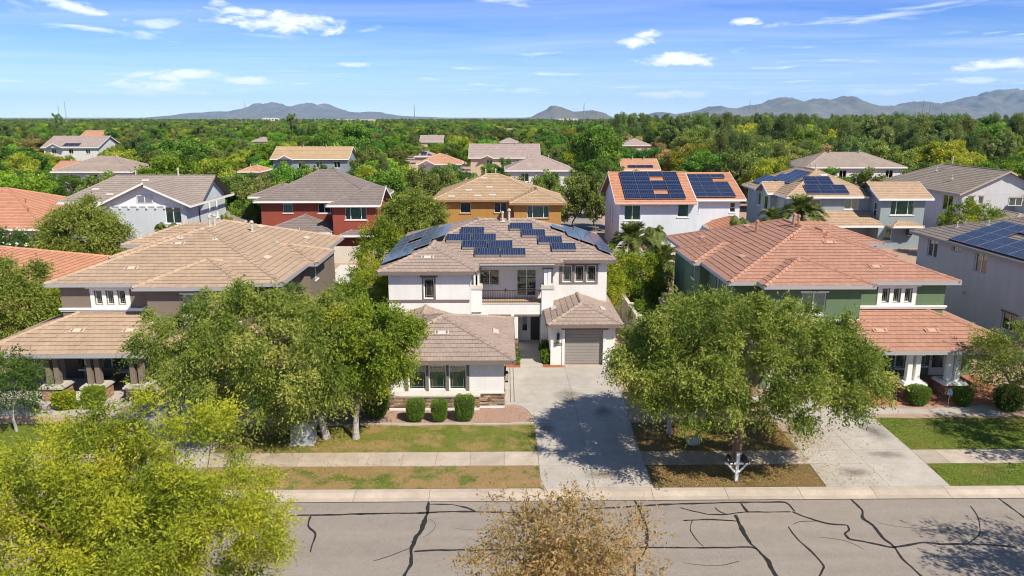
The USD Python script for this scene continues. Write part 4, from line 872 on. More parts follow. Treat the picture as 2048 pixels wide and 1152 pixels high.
# red house
G_RD = stucco("brick_red_stucco", (0.29, 0.075, 0.05)); T_G = tile_mat("slate_brown_tile", (0.225, 0.185, 0.168))
Gh = House("red_house", "brick red house with grey brown roof left of the white house's solar roof", G_RD, T_G, seed=52)
Gh.storey(sbox(-27.4, 83.9, -14.6, 94.8), 0, 5.8).storey(sbox(-18.4, 79.8, -13.7, 86.7), 0, 5.8)
win(Gh, c6, (230, 555, 285, 608), y=83.9, style="single"); win(Gh, c6, (420, 558, 490, 610), y=83.9, style="slider", back="dark"); win(Gh, c6, (565, 573, 683, 645), y=79.8, style="triple")
win(Gh, c6, (520, 760, 552, 822), y=83.9, style="single", back="dark"); Gh.walls()
Gh.roof([(-28.0, 83.2, -14.0, 95.4, 5.85, 0.5, ""), (-18.95, 79.2, -13.1, 87.3, 5.85, 0.40, "E"), (-30.2, 88, -24, 95.4, 5.85, 0.4, "")], ex=0.40)
gable_wall(Gh, ("E", -13.72), 79.85, 86.65, 5.85, 0.40, 0.65, G_RD)
a, b = on_height(*c6(150, 672), 2.9), on_height(*c6(497, 722), 2.9)
Gh.roof([(-26.3, 79.3, -18.45, 92, 2.9, 0.36, "N")], clip=unary_union([sbox(-27.4, 83.88, -14, 95), sbox(-18.42, 79.78, -13, 87)]), ex=0.40)
Gh.storeys.clear(); Gh.cuts.clear(); Gh.storey(sbox(-25.7, 80.0, -18.41, 83.89), 0, 2.85).walls()
Gh.roof([(-17.6, 78.6, -13.4, 84, 2.7, 0.36, "N")], clip=sbox(-18.4, 79.78, -13.7, 90), ex=0.40)
for x, y in ((-25.3, 84.6), (-22.6, 84.1), (-21.2, 84.3), (-16.6, 80.2)): Gh.roof_vent(x, y, vm, False)
for x, y in ((-20.8, 88.9), (-22.3, 89.2)): Gh.vent_pipe(x, y, 0.5, 0.07)
MB().bar((-17.3, 79.8, 2.2), (-17.3, 79.66, 2.2), 0.12, 0.1, 10).build("wall_light", WHITE, Gh.x)
# ochre house
H_ST = stucco("ochre_stucco", (0.42, 0.225, 0.07)); T_H = tile_mat("sand_brown_tile", (0.42, 0.295, 0.185))
Hh = House("ochre_house", "ochre stucco house with sandy hip roof, directly behind the white house", H_ST, T_H, trim=stucco("ochre_trim", (0.32, 0.20, 0.10)), seed=53)
Hh.storey(sbox(-7.5, 84.8, 5.0, 96), 0, 5.8).storey(sbox(1.2, 81.4, 6.4, 90), 0, 5.8)
win(Hh, c6, (1186, 553, 1244, 610), y=84.8, style="single", back="dark"); win(Hh, c6, (1370, 553, 1440, 607), y=84.8, style="slider", back="dark"); win(Hh, c6, (1547, 570, 1665, 637), y=81.4, style="triple"); Hh.walls()
Hh.roof([(-8.14, 84.2, 5.6, 96.7, 5.85, 0.40, ""), (0.64, 80.85, 6.98, 91, 5.85, 0.36, "")], ex=0.40)
for x, y in ((-2.3, 89.3), (-5.9, 85.0), (-4.0, 86.4), (-1.6, 87.1), (-2.9, 85.1), (-1.2, 85.3)): Hh.roof_vent(x, y, vm, False)
for x, y in ((-2.1, 90.4), (-0.9, 90.4)): Hh.vent_pipe(x, y, 0.5, 0.07)
# white blue house with terracotta roof
I_ST = stucco("cool_white_stucco", (0.60, 0.64, 0.68)); T_I = tile_mat("terracotta_barrel_tile", (0.50, 0.235, 0.14))
Ih = House("solar_house", "cool white house with terracotta gable roof carrying two large solar arrays", I_ST, T_I, seed=54)
Ih.storey(sbox(12.9, 81.7, 21.6, 93.1), 0, 5.8).storey(sbox(21.4, 85.0, 27.3, 97.4), 0, 5.8)
win(Ih, c7, (163, 497, 237, 567), y=81.7, style="slider"); win(Ih, c7, (416, 492, 464, 552), y=81.7, style="single"); win(Ih, c7, (490, 486, 512, 532), y=85.0, style="hung", back="curtain"); win(Ih, c7, (662, 484, 684, 530), y=85.0, style="hung", back="curtain")
for y0, z0, z1 in ((86.2, 3.0, 4.9), (88.3, 3.1, 4.9)): Ih.window(("W", 12.9), y0, y0 + 0.8, z0, z1, "hung", "dark")
Ih.walls()
Ih.roof([(12.3, 81.0, 21.35, 93.8, 5.85, 0.45, "WE"), (21.36, 84.4, 27.8, 98, 5.85, 0.375, "WE")], tw=0.28, ex=0.36)
gable_wall(Ih, ("W", 12.92), 81.75, 93.05, 5.85, 0.45, 0.75, I_ST); gable_wall(Ih, ("E", 27.28), 85.05, 97.35, 5.85, 0.375, 0.65, I_ST); gable_wall(Ih, ("E", 21.5), 81.75, 93.05, 5.85, 0.45, 0.75, I_ST)
IP, IQ = Ih.plane_at(16, 82), Ih.plane_at(24, 86)
for i in range(4):
    for j in range(6):
        if i == 2 and j in (1, 4): continue
        Ih.solar(14.35 + 1.68 * i, 82.05 + 0.93 * j, pl=IP, cols=8, rows=3, lift=0.16)
for i in range(3):
    for j in range(6):
        if i == 2 and j == 4: continue
        Ih.solar(22.55 + 1.68 * i, 85.2 + 0.95 * j, pl=IQ, cols=8, rows=3, lift=0.16)
Ih.trim_box("gutter", ("S", 81.0), 12.3, 21.3, 0.04, 0.16, 5.70, 5.83, pmat("terracotta_gutter", (0.5, 0.27, 0.18), 0.6))
P2 = on_height(*c7(480, 600), 3.0)
Ih.roof([(23.2, 79.2, 28.4, 86, 2.9, 0.45, "S")], clip=unary_union([sbox(21.4, 84.98, 27.3, 99)]), tw=0.28, ex=0.36); gable_wall(Ih, ("S", 79.5), 23.4, 28.2, 2.9, 0.45, 0.2, WHITE)
Ih.storeys.clear(); Ih.cuts.clear(); Ih.storey(sbox(23.7, 79.7, 27.29, 84.99), 0, 2.85).walls()
# blue grey house
J_ST = stucco("slate_blue_stucco", (0.27, 0.325, 0.34)); T_J = tile_mat("sandstone_tile", (0.43, 0.30, 0.20))
Jh = House("solar_house", "slate blue house with sandstone hip roof and two small solar arrays", J_ST, T_J, seed=55)
Jh.storey(unary_union([sbox(34.2, 88.0, 44.1, 103.3), sbox(43.95, 85.5, 49.1, 91.4), sbox(33.4, 92.2, 36, 95.6)]), 0, 5.8)
win(Jh, c7, (1042, 470, 1088, 515), y=88.0, style="single", back="dark"); win(Jh, c7, (1204, 465, 1266, 515), y=88.0, style="slider", head=True); win(Jh, c7, (1423, 475, 1525, 542), y=85.5, style="triple", head=True)
Jh.window(("W", 34.2), 89.0, 89.6, 3.6, 5.3, "hung", "dark"); Jh.window(("W", 33.4), 93.1, 94.6, 3.6, 5.3, "single", "dark"); Jh.window(("W", 34.2), 98, 99.2, 3.6, 5.3, "single", "dark"); Jh.window(("W", 43.95), 86.5, 87.3, 3.6, 5.2, "hung", "blind")
Jh.window(("S", 85.5), 44.6, 45.6, 0.9, 2.3, "single", "blind"); Jh.walls()
Jh.roof([(33.5, 87.3, 44.8, 104, 5.85, 0.5, ""), (43.35, 84.9, 49.75, 92, 5.85, 0.45, "WE"), (32.7, 91.4, 38, 96.3, 5.85, 0.5, "W")], ex=0.40)
gable_wall(Jh, ("W", 43.97), 85.55, 91.35, 5.85, 0.45, 0.65, J_ST); gable_wall(Jh, ("E", 49.08), 85.55, 91.35, 5.85, 0.45, 0.65, J_ST); gable_wall(Jh, ("W", 33.42), 92.25, 95.55, 5.85, 0.5, 0.85, J_ST)
JP, JW = Jh.plane_at(39.5, 87.8), Jh.plane_at(33.8, 101)
for i in range(3): 
    for j in range(2): Jh.solar(37.0 + 1.68 * i, 88.15 + 0.88 * j, pl=JP, cols=8, rows=3)
for i in range(2):
    for j in range(2): Jh.solar(37.5 + 1.68 * i, 89.95 + 0.88 * j, pl=JP, cols=8, rows=3)
for i in range(6):
    for j in range(3):
        if 92.6 + 1.68 * i > 98 and j == 2: continue
        x, y = 36.1 + 0.88 * j - (0.0 if i < 3 else 1.2), 93.0 + 1.68 * i
        if y < 101.5: Jh.solar(x, y, pl=JW, cols=8, rows=3)
Jh.vent_pipe(39.3, 95.2, 0.5, 0.07); Jh.vent_pipe(39.3, 93.5, 0.55, 0.07); Jh.roof_vent(39.6, 91.7, WHITE, False)
Jh.roof([(35.0, 84.3, 43.9, 92, 2.8, 0.36, "NE")], clip=unary_union([sbox(34.2, 87.98, 44.1, 104), sbox(43.93, 85, 50, 92)]), ex=0.40); Jh.roof([(44.9, 84.2, 48.6, 90, 2.75, 0.36, "N")], clip=sbox(43.9, 85.48, 50, 95), ex=0.40)
dish = House.trim_box(Jh, "dish_arm", ("S", 85.5), 47.3, 47.34, 0.0, 0.5, 1.55, 1.6, BLACK)
mb = MB(); mb.bar((47.32, 84.98, 1.9), (47.33, 84.93, 1.92), 0.46, 0.42, 20).build("satellite_dish", pmat("dark_dish", (0.06, 0.06, 0.065), 0.5), Jh.x)
# light grey house at the right
K_ST = stucco("light_grey_stucco", (0.52, 0.515, 0.52)); T_K = tile_mat("mottled_grey_tan_tile", (0.32, 0.265, 0.21))
Kh = House("gabled_house", "light grey house with a broad plain gable and mottled grey roof at the right edge", K_ST, T_K, trim=stucco("tan_trim", (0.42, 0.33, 0.26)), seed=56)
Kh.storey(sbox(56.5, 90.6, 67, 109), 0, 5.8).storey(sbox(63.2, 86.6, 74, 95), 0, 5.2)
k8 = crop(1780, 310, 7.642)
win(Kh, k8, (1225, 630, 1275, 740), y=90.6, style="single", head=True, sill=False); win(Kh, k8, (1365, 630, 1420, 740), y=90.6, style="single", head=True, sill=False); win(Kh, k8, (1835, 650, 2020, 780), y=86.6, style="slider", head=True, sill=False)
Kh.window(("W", 56.5), 92.4, 94.6, 3.5, 5.4, "slider", "dark", sill=False); Kh.walls()
Kh.roof([(55.8, 90.0, 67.5, 110, 5.85, 0.48, "S"), (62.6, 86.0, 75, 96, 5.2, 0.48, "S")], ex=0.40)
gable_wall(Kh, ("S", 90.62), 56.5, 66.9, 5.85, 0.48, 0.65, K_ST); gable_wall(Kh, ("S", 86.62), 63.2, 74.4, 5.2, 0.48, 0.6, K_ST)
Kh.roof([(58.5, 84.0, 64, 92, 2.9, 0.36, "N")], clip=unary_union([sbox(56.5, 90.58, 67, 110), sbox(63.18, 86, 75, 96)]), ex=0.40)
for x, y in ((61.2, 95.0), (61.0, 101.0)): Kh.vent_pipe(x, y, 0.7, 0.09)
for x, y in ((57.5, 98.5), (58.2, 96.0), (58.4, 93.8)): Kh.vent_pipe(x, y, 0.4, 0.05, flash=True)

# ---------------------------------------------------------------- roofs and houses beyond
FAR = []   # (left, top, right, bottom in the picture, distance): kept clear of nearer trees
def far_house(name, label, px0, px1, pr, pe, ze, roof, wall, kind="hip", ex=0.42, wins=3, gable=None, solar=0, base=None, seed=1):
    p0, p1 = on_height(px0, pe, ze), on_height(px1, pe, ze); y0 = (p0[1] + p1[1]) / 2; x0, x1 = on_depth(px0, pe, y0)[0], on_depth(px1, pe, y0)[0]; dep = 8.0; pitch = 0.42
    mid = (px0 + px1) / 2
    for dep in np.arange(5, 16, 0.25):
        if on_depth(mid, pr, y0 + dep / 2)[2] <= ze + pitch * dep / 2 + 1e-6: break
    H = House(name, label, wall, roof, group=None, seed=seed); wp = sbox(x0 + 0.6, y0 + 0.6, x1 - 0.6, y0 + dep - 0.6); H.storey(wp, 0, ze - 0.05)
    for k in range(wins):
        c = x0 + (x1 - x0) * (k + 0.7) / (wins + 0.4); H.window(("S", y0 + 0.6), c - 0.7, c + 0.7, ze - 2.0, ze - 0.55, "slider", "dark" if k % 2 else "blind")
    H.walls(); g = {"hip": "", "gable": "WE", "front": "S"}[kind]; rects = [(x0, y0, x1, y0 + dep, ze, pitch, g)]
    if gable:
        gx, gw = x0 + (x1 - x0) * gable[0], gable[1]; rects.append((gx - gw / 2, y0 - 0.9, gx + gw / 2, y0 + dep / 2, ze, 0.5, "S"))
    H.roof(rects, ex=ex, tw=0.6)
    if gable: gable_wall(H, ("S", y0 - 0.4), gx - gw / 2 + 0.3, gx + gw / 2 - 0.3, ze, 0.5, 0.3, WHITE)
    if kind == "gable":
        gable_wall(H, ("W", x0 + 0.58), y0 + 0.6, y0 + dep - 0.6, ze, pitch, 0.6, wall); gable_wall(H, ("E", x1 - 0.58), y0 + 0.6, y0 + dep - 0.6, ze, pitch, 0.6, wall)
    for k in range(solar): H.solar((x0 + x1) / 2 - 1.7 + 1.7 * (k % 3), y0 + 1.2 + 1.0 * (k // 3), cols=4, rows=2)
    for k in range(2): H.vent_pipe(x0 + (x1 - x0) * (0.35 + 0.3 * k), y0 + dep / 2 - 0.4, 0.5, 0.08)
    FAR.append((px0, pr - 3, px1, pe + (4 if ze > 4 else 1), y0)); return H
WH = stucco("plain_white_stucco", (0.62, 0.60, 0.57)); BG = stucco("blue_grey_stucco", (0.22, 0.27, 0.30)); SAND = stucco("sand_stucco", (0.48, 0.39, 0.29))
T1, T2, T3, T4 = tile_mat("weathered_brown_tile", (0.34, 0.275, 0.23)), tile_mat("straw_tile", (0.46, 0.33, 0.19)), tile_mat("pale_mauve_tile", (0.38, 0.30, 0.27)), tile_mat("faded_terracotta_tile", (0.50, 0.27, 0.17))
def P(f, a, b): return f(a, b)
for args in [
    ("far_house", "white house with weathered brown hip roof, between two trees behind the grey gabled house", c5(292, 0)[0], c5(770, 0)[0], c5(0, 330)[1], c5(0, 420)[1], 5.85, T1, WH, "hip", 3, None, 0),
    ("far_house", "blue grey house with long straw coloured gable roof and a white front gable", c5(1578, 0)[0], c5(2040, 0)[0], c5(0, 274)[1], c5(0, 346)[1], 5.85, T2, BG, "gable", 4, (0.2, 3.6), 0),
    ("far_house", "white house with grey roof and one dark solar array, far left among trees", c5(236, 0)[0], c5(575, 0)[0], c5(0, 205)[1], c5(0, 278)[1], 5.85, T3, WH, "gable", 3, (0.25, 5.0), 6),
    ("far_house", "wide mauve gable roof with a small brown front gable above the ochre house", c6(1230, 0)[0], c6(1622, 0)[0], c6(0, 238)[1], c6(0, 312)[1], 5.0, T3, SAND, "gable", 2, (0.26, 3.2), 0),
    ("far_house", "mauve hip roof on a pale house right behind the ochre house", c6(1425, 0)[0], c6(1805, 0)[0], c6(0, 302)[1], c6(0, 380)[1], 5.85, T3, WH, "hip", 2, None, 0),
    ("far_house", "faded terracotta roof with a white front gable, behind the round trees", c6(945, 0)[0], c6(1195, 0)[0], c6(0, 288)[1], c6(0, 345)[1], 4.2, T4, WH, "hip", 1, (0.25, 4.0), 0),
    ("far_house", "small grey roof covered with blue solar panels above the terracotta one", c6(935, 0)[0], c6(1042, 0)[0], c6(0, 252)[1], c6(0, 305)[1], 4.2, T3, SAND, "hip", 0, None, 6),
    ("far_house", "brown hip roofed white house with dark windows at the edge of the wood", c7(1015, 0)[0], c7(1500, 0)[0], c7(0, 248)[1], c7(0, 318)[1], 5.85, T1, WH, "hip", 4, None, 0),
    ("far_house", "mauve roof standing alone between tall trees right of centre", c7(145, 0)[0], c7(297, 0)[0], c7(0, 160)[1], c7(0, 215)[1], 4.0, T3, SAND, "hip", 0, None, 0),
    ("far_house", "terracotta roof just behind the twin solar arrays", c7(150, 0)[0], c7(335, 0)[0], c7(0, 278)[1], c7(0, 330)[1], 4.8, T4, SAND, "gable", 0, None, 3),
    ("far_house", "terracotta roof peeping out behind the white brown-roofed house", c5(305, 0)[0], c5(500, 0)[0], c5(0, 358)[1], c5(0, 405)[1], 4.8, T4, SAND, "gable", 0, None, 0),
    ("far_house", "terracotta hip roof between the grey gabled and the red house", c5(1385, 0)[0], c5(1520, 0)[0], c5(0, 362)[1], c5(0, 420)[1], 4.2, T4, SAND, "hip", 0, None, 0),
    ("far_house", "long low salmon roof in the middle distance at left", c5(930, 0)[0], c5(1150, 0)[0], c5(0, 186)[1], c5(0, 214)[1], 3.4, T4, SAND, "hip", 0, None, 0),
    ("far_house", "salmon gable roof beside the far white solar house", c5(465, 0)[0], c5(605, 0)[0], c5(0, 176)[1], c5(0, 212)[1], 4.0, T4, SAND, "gable", 0, None, 0),
    ("far_house", "pale tan roof just under the skyline at left", c5(690, 0)[0], c5(842, 0)[0], c5(0, 160)[1], c5(0, 178)[1], 4.0, T3, SAND, "hip", 0, None, 0),
    ("far_house", "small pale roof above the straw roofed blue grey house", c5(1472, 0)[0], c5(1582, 0)[0], c5(0, 216)[1], c5(0, 240)[1], 3.4, T3, SAND, "hip", 0, None, 0),
    ("far_house", "pinkish roof row among trees left of the centre tower", c6(325, 0)[0], c6(450, 0)[0], c6(0, 170)[1], c6(0, 186)[1], 4.0, T3, SAND, "gable", 0, None, 0),
    ("far_house", "grey mauve roof behind the bright green tree near the centre", c6(965, 0)[0], c6(1095, 0)[0], c6(0, 190)[1], c6(0, 226)[1], 4.0, T3, SAND, "gable", 0, None, 0),
    ("far_house", "salmon roof line under the red butte, left of centre", c6(888, 0)[0], c6(1020, 0)[0], c6(0, 163)[1], c6(0, 190)[1], 4.0, T4, SAND, "hip", 0, None, 0),
    ("far_house", "flat pale building with a row of blue solar panels near the skyline", c6(1320, 0)[0], c6(1480, 0)[0], c6(0, 152)[1], c6(0, 182)[1], 4.5, T3, SAND, "gable", 0, None, 6),
    ("far_house", "tan roof to the left of the tall dark trees near the centre", c6(1395, 0)[0], c6(1505, 0)[0], c6(0, 200)[1], c6(0, 228)[1], 3.8, T3, SAND, "hip", 0, None, 0),
    ("far_house", "tiny tan roof with dark panel at the far left edge", c5(105, 0)[0], c5(172, 0)[0], c5(0, 184)[1], c5(0, 210)[1], 3.8, T3, SAND, "gable", 0, None, 2),
    ("far_house", "pair of pale grey roofs under the left mountain", c5(1215, 0)[0], c5(1310, 0)[0], c5(0, 162)[1], c5(0, 180)[1], 4.0, T3, SAND, "gable", 0, None, 0),
    ("far_house", "terracotta and grey roofs in a row under the left mountain's slope", c5(1330, 0)[0], c5(1565, 0)[0], c5(0, 164)[1], c5(0, 190)[1], 3.8, T4, SAND, "gable", 0, None, 2)]:
    nm, lb, a, b, r_, e_, ze, rf, wl_, kd, nw, gb, so = args
    far_house(nm, lb, a, b, r_, e_, ze, rf, wl_, kd, wins=nw, gable=gb, solar=so, seed=len(FAR) + 60)
# ---------------------------------------------------------------- foliage
def unit(v): return v / (np.linalg.norm(v, axis=-1, keepdims=True) + 1e-9)
def leaf_quads(c, axis, size, rng, width=0.45, up=0.35):
    """A rhombic leaf at each point c along axis; returns vertices and triangles."""
    n = len(c); a = unit(axis); nr = unit(rng.normal(size=(n, 3)) + np.array([0, 0, up]) * 2); b = unit(np.cross(a, nr)); s = np.broadcast_to(size, (n,))[:, None]
    bend = np.cross(b, a) * s * 0.10
    v = np.stack([c - a * s * 0.5, c + b * s * width * 0.5 + bend, c + a * s * 0.5, c - b * s * width * 0.5 + bend], 1).reshape(-1, 3); i = np.arange(n)[:, None] * 4
    return v, np.concatenate([i + [0, 1, 2], i + [0, 2, 3]], 0)

def crown_points(rng, n, center, R, lump, lumpf, shell=0.35, seed=0, flat=-0.55):
    """Points through the outer part of an uneven ellipsoid crown, with the outward direction of each."""
    d = unit(rng.normal(size=(n * 3, 3))); d = d[d[:, 2] > flat - 0.25 * rng.random(len(d))][:n]
    r = 1 + lump * 2 * (meshkit.fbm(d * lumpf + 31.7 + seed, 3, seed) - 0.5)
    rr = r * (1 - shell * rng.random(len(d)) ** 1.6)
    return center + d * rr[:, None] * R, d

def spray_crown(seed, center, R, clumps, sprays, leaves, leaf, droop=0.5, length=0.8, lump=0.35, lumpf=2.2, shell=0.5, spread=0.55, flat=-0.5, tone_sd=0.16, width=0.45, tip=True):
    """Clumps of drooping leafy shoots."""
    rng = np.random.default_rng(seed); R = np.asarray(R, float); C, D = crown_points(rng, clumps, np.asarray(center, float), R, lump, lumpf, shell, seed, flat); K = len(C)
    ct = rng.normal(0.45, tone_sd, K); k = np.repeat(np.arange(K), sprays); n = len(k)
    d = unit(D[k] * 0.9 + rng.normal(size=(n, 3)) * 0.75 + [0, 0, 0.15]); p0 = C[k] + rng.normal(size=(n, 3)) * spread * 0.35; L = length * rng.uniform(0.45, 1.15, n); dr = droop * rng.uniform(0.3, 1.4, n)
    t = np.tile(np.linspace(0.12, 1, leaves), n); j = np.repeat(np.arange(n), leaves); tt = t + rng.normal(0, 0.02, len(t))
    side = unit(np.cross(d[j], rng.normal(size=(len(j), 3)))) ; p = p0[j] + d[j] * (L[j] * tt)[:, None] - np.array([0, 0, 1.0]) * (dr[j] * L[j] * tt ** 2)[:, None] + side * (0.5 * leaf + 0.25 * leaf * rng.random(len(j)))[:, None]
    tang = unit(d[j] - np.array([0, 0, 1.0]) * (2 * dr[j] * tt)[:, None]); ax = unit(tang * 0.8 + side * 0.8 + rng.normal(size=(len(j), 3)) * 0.25)
    v, f = leaf_quads(p, ax, leaf * rng.uniform(0.5, 1.6, len(j)), rng, width, 0.55)
    tn = np.clip(ct[k][j] + rng.normal(0, 0.13, len(j)) + (0.18 * (tt - 0.5) if tip else 0), 0, 1)
    return v, f, np.repeat(tn, 4), C

def limbs(seed, base, fork, C, r0, n_main=5, n_sub=26, flare=1.6):
    """Trunk, main limbs and branches that reach towards the foliage clumps."""
    rng = np.random.default_rng(seed); mb = MB(); base, fork = np.asarray(base, float), np.asarray(fork, float); cen = C.mean(0)
    h = np.linspace(0, 1, 7)[:, None]; pts = base + (fork - base) * h + np.column_stack([0.05 * np.sin(h[:, 0] * 4 + seed), 0.05 * np.cos(h[:, 0] * 3 + seed), 0 * h[:, 0]]) * h * (1 - h) * 4
    rad = r0 * np.array([flare, 1.15, 1.02, 0.96, 0.92, 0.9, 0.82]); pts[0, 2] -= 0.12
    mb.add(*tube(pts, rad, 12)); ends = []
    pick = C[rng.permutation(len(C))]; dirs = []
    for c in pick:
        u = unit((c - fork)); 
        if u[2] > -0.1 and all(u @ q < 0.75 for q in dirs): dirs.append(u); ends.append(fork + (c - fork) * 0.62)
        if len(dirs) >= n_main: break
    joints = []
    for e in ends:
        t = np.linspace(0, 1, 6)[:, None]; mid = (fork + e) / 2 + np.array([0, 0, 0.18 * np.linalg.norm(e - fork)]) * -0.4 + rng.normal(size=3) * 0.12
        p = (1 - t) ** 2 * fork + 2 * t * (1 - t) * mid + t ** 2 * e; mb.add(*tube(p, r0 * np.linspace(0.66, 0.26, 6), 8)); joints += [(p[i], r0 * (0.6 - 0.07 * i)) for i in range(2, 6)]
    for c in pick[:n_sub]:
        q, r = min(joints, key=lambda k: np.linalg.norm(k[0] - c)); e = q + (c - q) * 0.93; t = np.linspace(0, 1, 5)[:, None]; mid = (q + e) / 2 + rng.normal(size=3) * 0.14 + [0, 0, 0.1]
        mb.add(*tube((1 - t) ** 2 * q + 2 * t * (1 - t) * mid + t ** 2 * e, np.linspace(min(r * 0.5, 0.07), 0.012, 5), 5))
    return mb

BARK = pmat("grey_brown_bark", (0.20, 0.15, 0.115), 0.95, var=((9, 0.2), ((18, 18, 3), 0.35)), bump=(26, 0.03))
BARKR = pmat("red_brown_bark", (0.27, 0.165, 0.11), 0.95, var=((9, 0.2), ((18, 18, 3), 0.35)), bump=(26, 0.03))
BARKW = pmat("whitewashed_bark", (0.40, 0.36, 0.32), 0.95, var=((9, 0.25), ((18, 18, 3), 0.35)), bump=(26, 0.03))
def rampc(*c): return [(i / (len(c) - 1), x) for i, x in enumerate(c)]
L_ELM = leaf_mat("elm_leaves", rampc((0.0737, 0.122, 0.0185), (0.172, 0.234, 0.0342), (0.285, 0.319, 0.0606), (0.452, 0.447, 0.121)), rnd=0.0)
L_YEL = leaf_mat("yellow_green_leaves", rampc((0.101, 0.146, 0.0178), (0.238, 0.282, 0.0237), (0.373, 0.394, 0.0267), (0.473, 0.432, 0.0445)), rnd=0.0)
L_GRN = leaf_mat("bright_green_leaves", rampc((0.063, 0.126, 0.0151), (0.158, 0.239, 0.0227), (0.252, 0.314, 0.0252), (0.479, 0.403, 0.0378)), rnd=0.0)
L_GOLD = leaf_mat("tan_gold_leaves", rampc((0.154, 0.132, 0.0427), (0.306, 0.222, 0.0854), (0.46, 0.306, 0.143), (0.562, 0.348, 0.143)), rnd=0.0)
L_ASH = leaf_mat("deep_green_leaves", rampc((0.0312, 0.0688, 0.0125), (0.0625, 0.125, 0.02), (0.106, 0.175, 0.0275), (0.163, 0.225, 0.0375)), rnd=0.0)
L_HEDGE = leaf_mat("clipped_hedge_leaves", rampc((0.0469, 0.0938, 0.0125), (0.109, 0.195, 0.0219), (0.188, 0.296, 0.0312), (0.296, 0.39, 0.0469)), rnd=0.0)

def hero(name, label, cat, base, fork, center, R, clumps, sprays, leaves, leaf, mat, bark, r0, seed, n_main=5, n_sub=40, group=None, second=None, wash=False, **k):
    v, f, t, C = spray_crown(seed, center, R, clumps, sprays, leaves, leaf, **k)
    x = thing(name, label, cat, group); tr = limbs(seed, base, fork, C, r0, n_main, n_sub)
    if second: 
        m2 = limbs(seed + 1, second[0], second[1], C, r0 * 0.8, 3, 10); tr.add(*m2.get())
    tr.build("trunk", bark, x)
    if wash:
        h = np.linspace(0, 1, 6)[:, None]; b_, f_ = np.asarray(base, float), np.asarray(fork, float); hh = h * min(1.0, 1.15 / f_[2]); q = b_ + (f_ - b_) * hh + np.column_stack([0.05 * np.sin(hh[:, 0] * 4 + seed), 0.05 * np.cos(hh[:, 0] * 3 + seed), 0 * hh[:, 0]]) * hh * (1 - hh) * 4
        obj("whitewash", tube(q, r0 * 1.03 * np.interp(hh[:, 0], [0, .167, .333, .5, 1], [1.5, 1.12, 1.02, .96, .82]) + 0.006, 12), BARKW, x)
    obj("crown", (v, f), mat, x, tone=t, kind="stuff"); return x
hero("elm_tree", "broad olive elm with a bare brown trunk behind the kerbside mailbox", "tree", (10.3, 30.3, 0), (10.45, 30.4, 2.5), (10.35, 30.3, 4.75), (5.5, 4.1, 2.55), 330, 52, 9, 0.112, L_ELM, BARKR, 0.19, 101, n_main=6, n_sub=60, flat=-0.48, length=0.72, droop=0.45, lump=0.36, lumpf=2.8, shell=0.45, spread=0.45, tone_sd=0.2)
hero("elm_tree", "smaller elm with pale painted trunk, half hidden behind the mailbox elm", "tree", (8.04, 33.4, 0), (7.9, 33.5, 2.2), (7.9, 33.3, 3.4), (1.8, 1.7, 1.5), 70, 26, 9, 0.14, L_ELM, BARK, 0.09, 102, n_main=4, n_sub=20, flat=-0.7, length=0.85, wash=True)
hero("elm_tree", "large olive elm with whitewashed trunk in front of the taupe house", "tree", (-8.5, 33.1, 0), (-9.0, 33.4, 2.3), (-11.2, 33.9, 4.35), (5.5, 4.2, 3.0), 320, 56, 9, 0.115, L_ELM, BARK, 0.14, 103, n_main=6, n_sub=50, flat=-0.85, length=0.85, droop=0.85, lump=0.42, lumpf=2.8, shell=0.45, spread=0.45, tone_sd=0.22, wash=True)
hero("yellowing_tree", "yellow green tree with whitewashed trunk before the white house's bay", "tree", (-7.08, 33.05, 0), (-6.9, 33.3, 2.4), (-6.2, 33.9, 4.35), (2.1, 2.1, 2.0), 120, 32, 8, 0.135, L_GRN, BARK, 0.12, 104, n_main=5, n_sub=20, flat=-0.8, length=0.65, droop=0.25, wash=True)
hero("yellowing_tree", "big bright yellow green tree in the foreground at the lower left", "tree", (-8.5, 15.3, 0), (-8.4, 15.3, 3.3), (-8.85, 15.4, 5.65), (3.5, 3.2, 2.75), 310, 74, 9, 0.07, L_YEL, BARKR, 0.17, 105, n_main=7, n_sub=70, flat=-0.8, length=0.55, droop=0.2, lump=0.5, lumpf=2.8, shell=0.8, spread=0.4, tone_sd=0.2)
hero("sparse_tree", "sparse tan and gold tree top in the foreground at the lower centre", "tree", (1.2, 16.0, 0), (1.25, 16.0, 3.2), (1.35, 16.0, 4.3), (2.1, 1.8, 1.5), 150, 20, 9, 0.085, L_GOLD, BARK, 0.10, 106, n_main=6, n_sub=60, flat=-0.8, length=0.8, droop=0.35, lump=0.45, lumpf=3, shell=0.85)
hero("elm_tree", "dense olive tree left of the taupe porch house at the picture's left edge", "tree", (-32.3, 45, 0), (-32.3, 45, 1.6), (-32.3, 45.2, 3.5), (3.7, 3.3, 2.8), 260, 30, 8, 0.15, L_ELM, BARK, 0.16, 107, flat=-0.8, length=0.9, droop=0.5)
hero("elm_tree", "olive elm in the back yard before the pale grey gabled house", "tree", (-35.2, 62, 0), (-35.2, 62, 1.8), (-35.2, 62, 4.7), (3.0, 2.9, 3.5), 220, 34, 8, 0.17, L_ELM, BARK, 0.16, 108, flat=-0.9, length=1.1, droop=0.6, lump=0.4)
hero("small_tree", "small dark green lawn tree with thin pale trunk in front of the taupe porch", "tree", (-23.9, 34.1, 0), (-23.9, 34.1, 1.3), (-24.3, 34.2, 2.55), (1.75, 1.6, 1.4), 75, 22, 7, 0.11, L_ASH, BARKW, 0.06, 109, n_main=4, n_sub=16, flat=-0.8, length=0.55, droop=0.3)
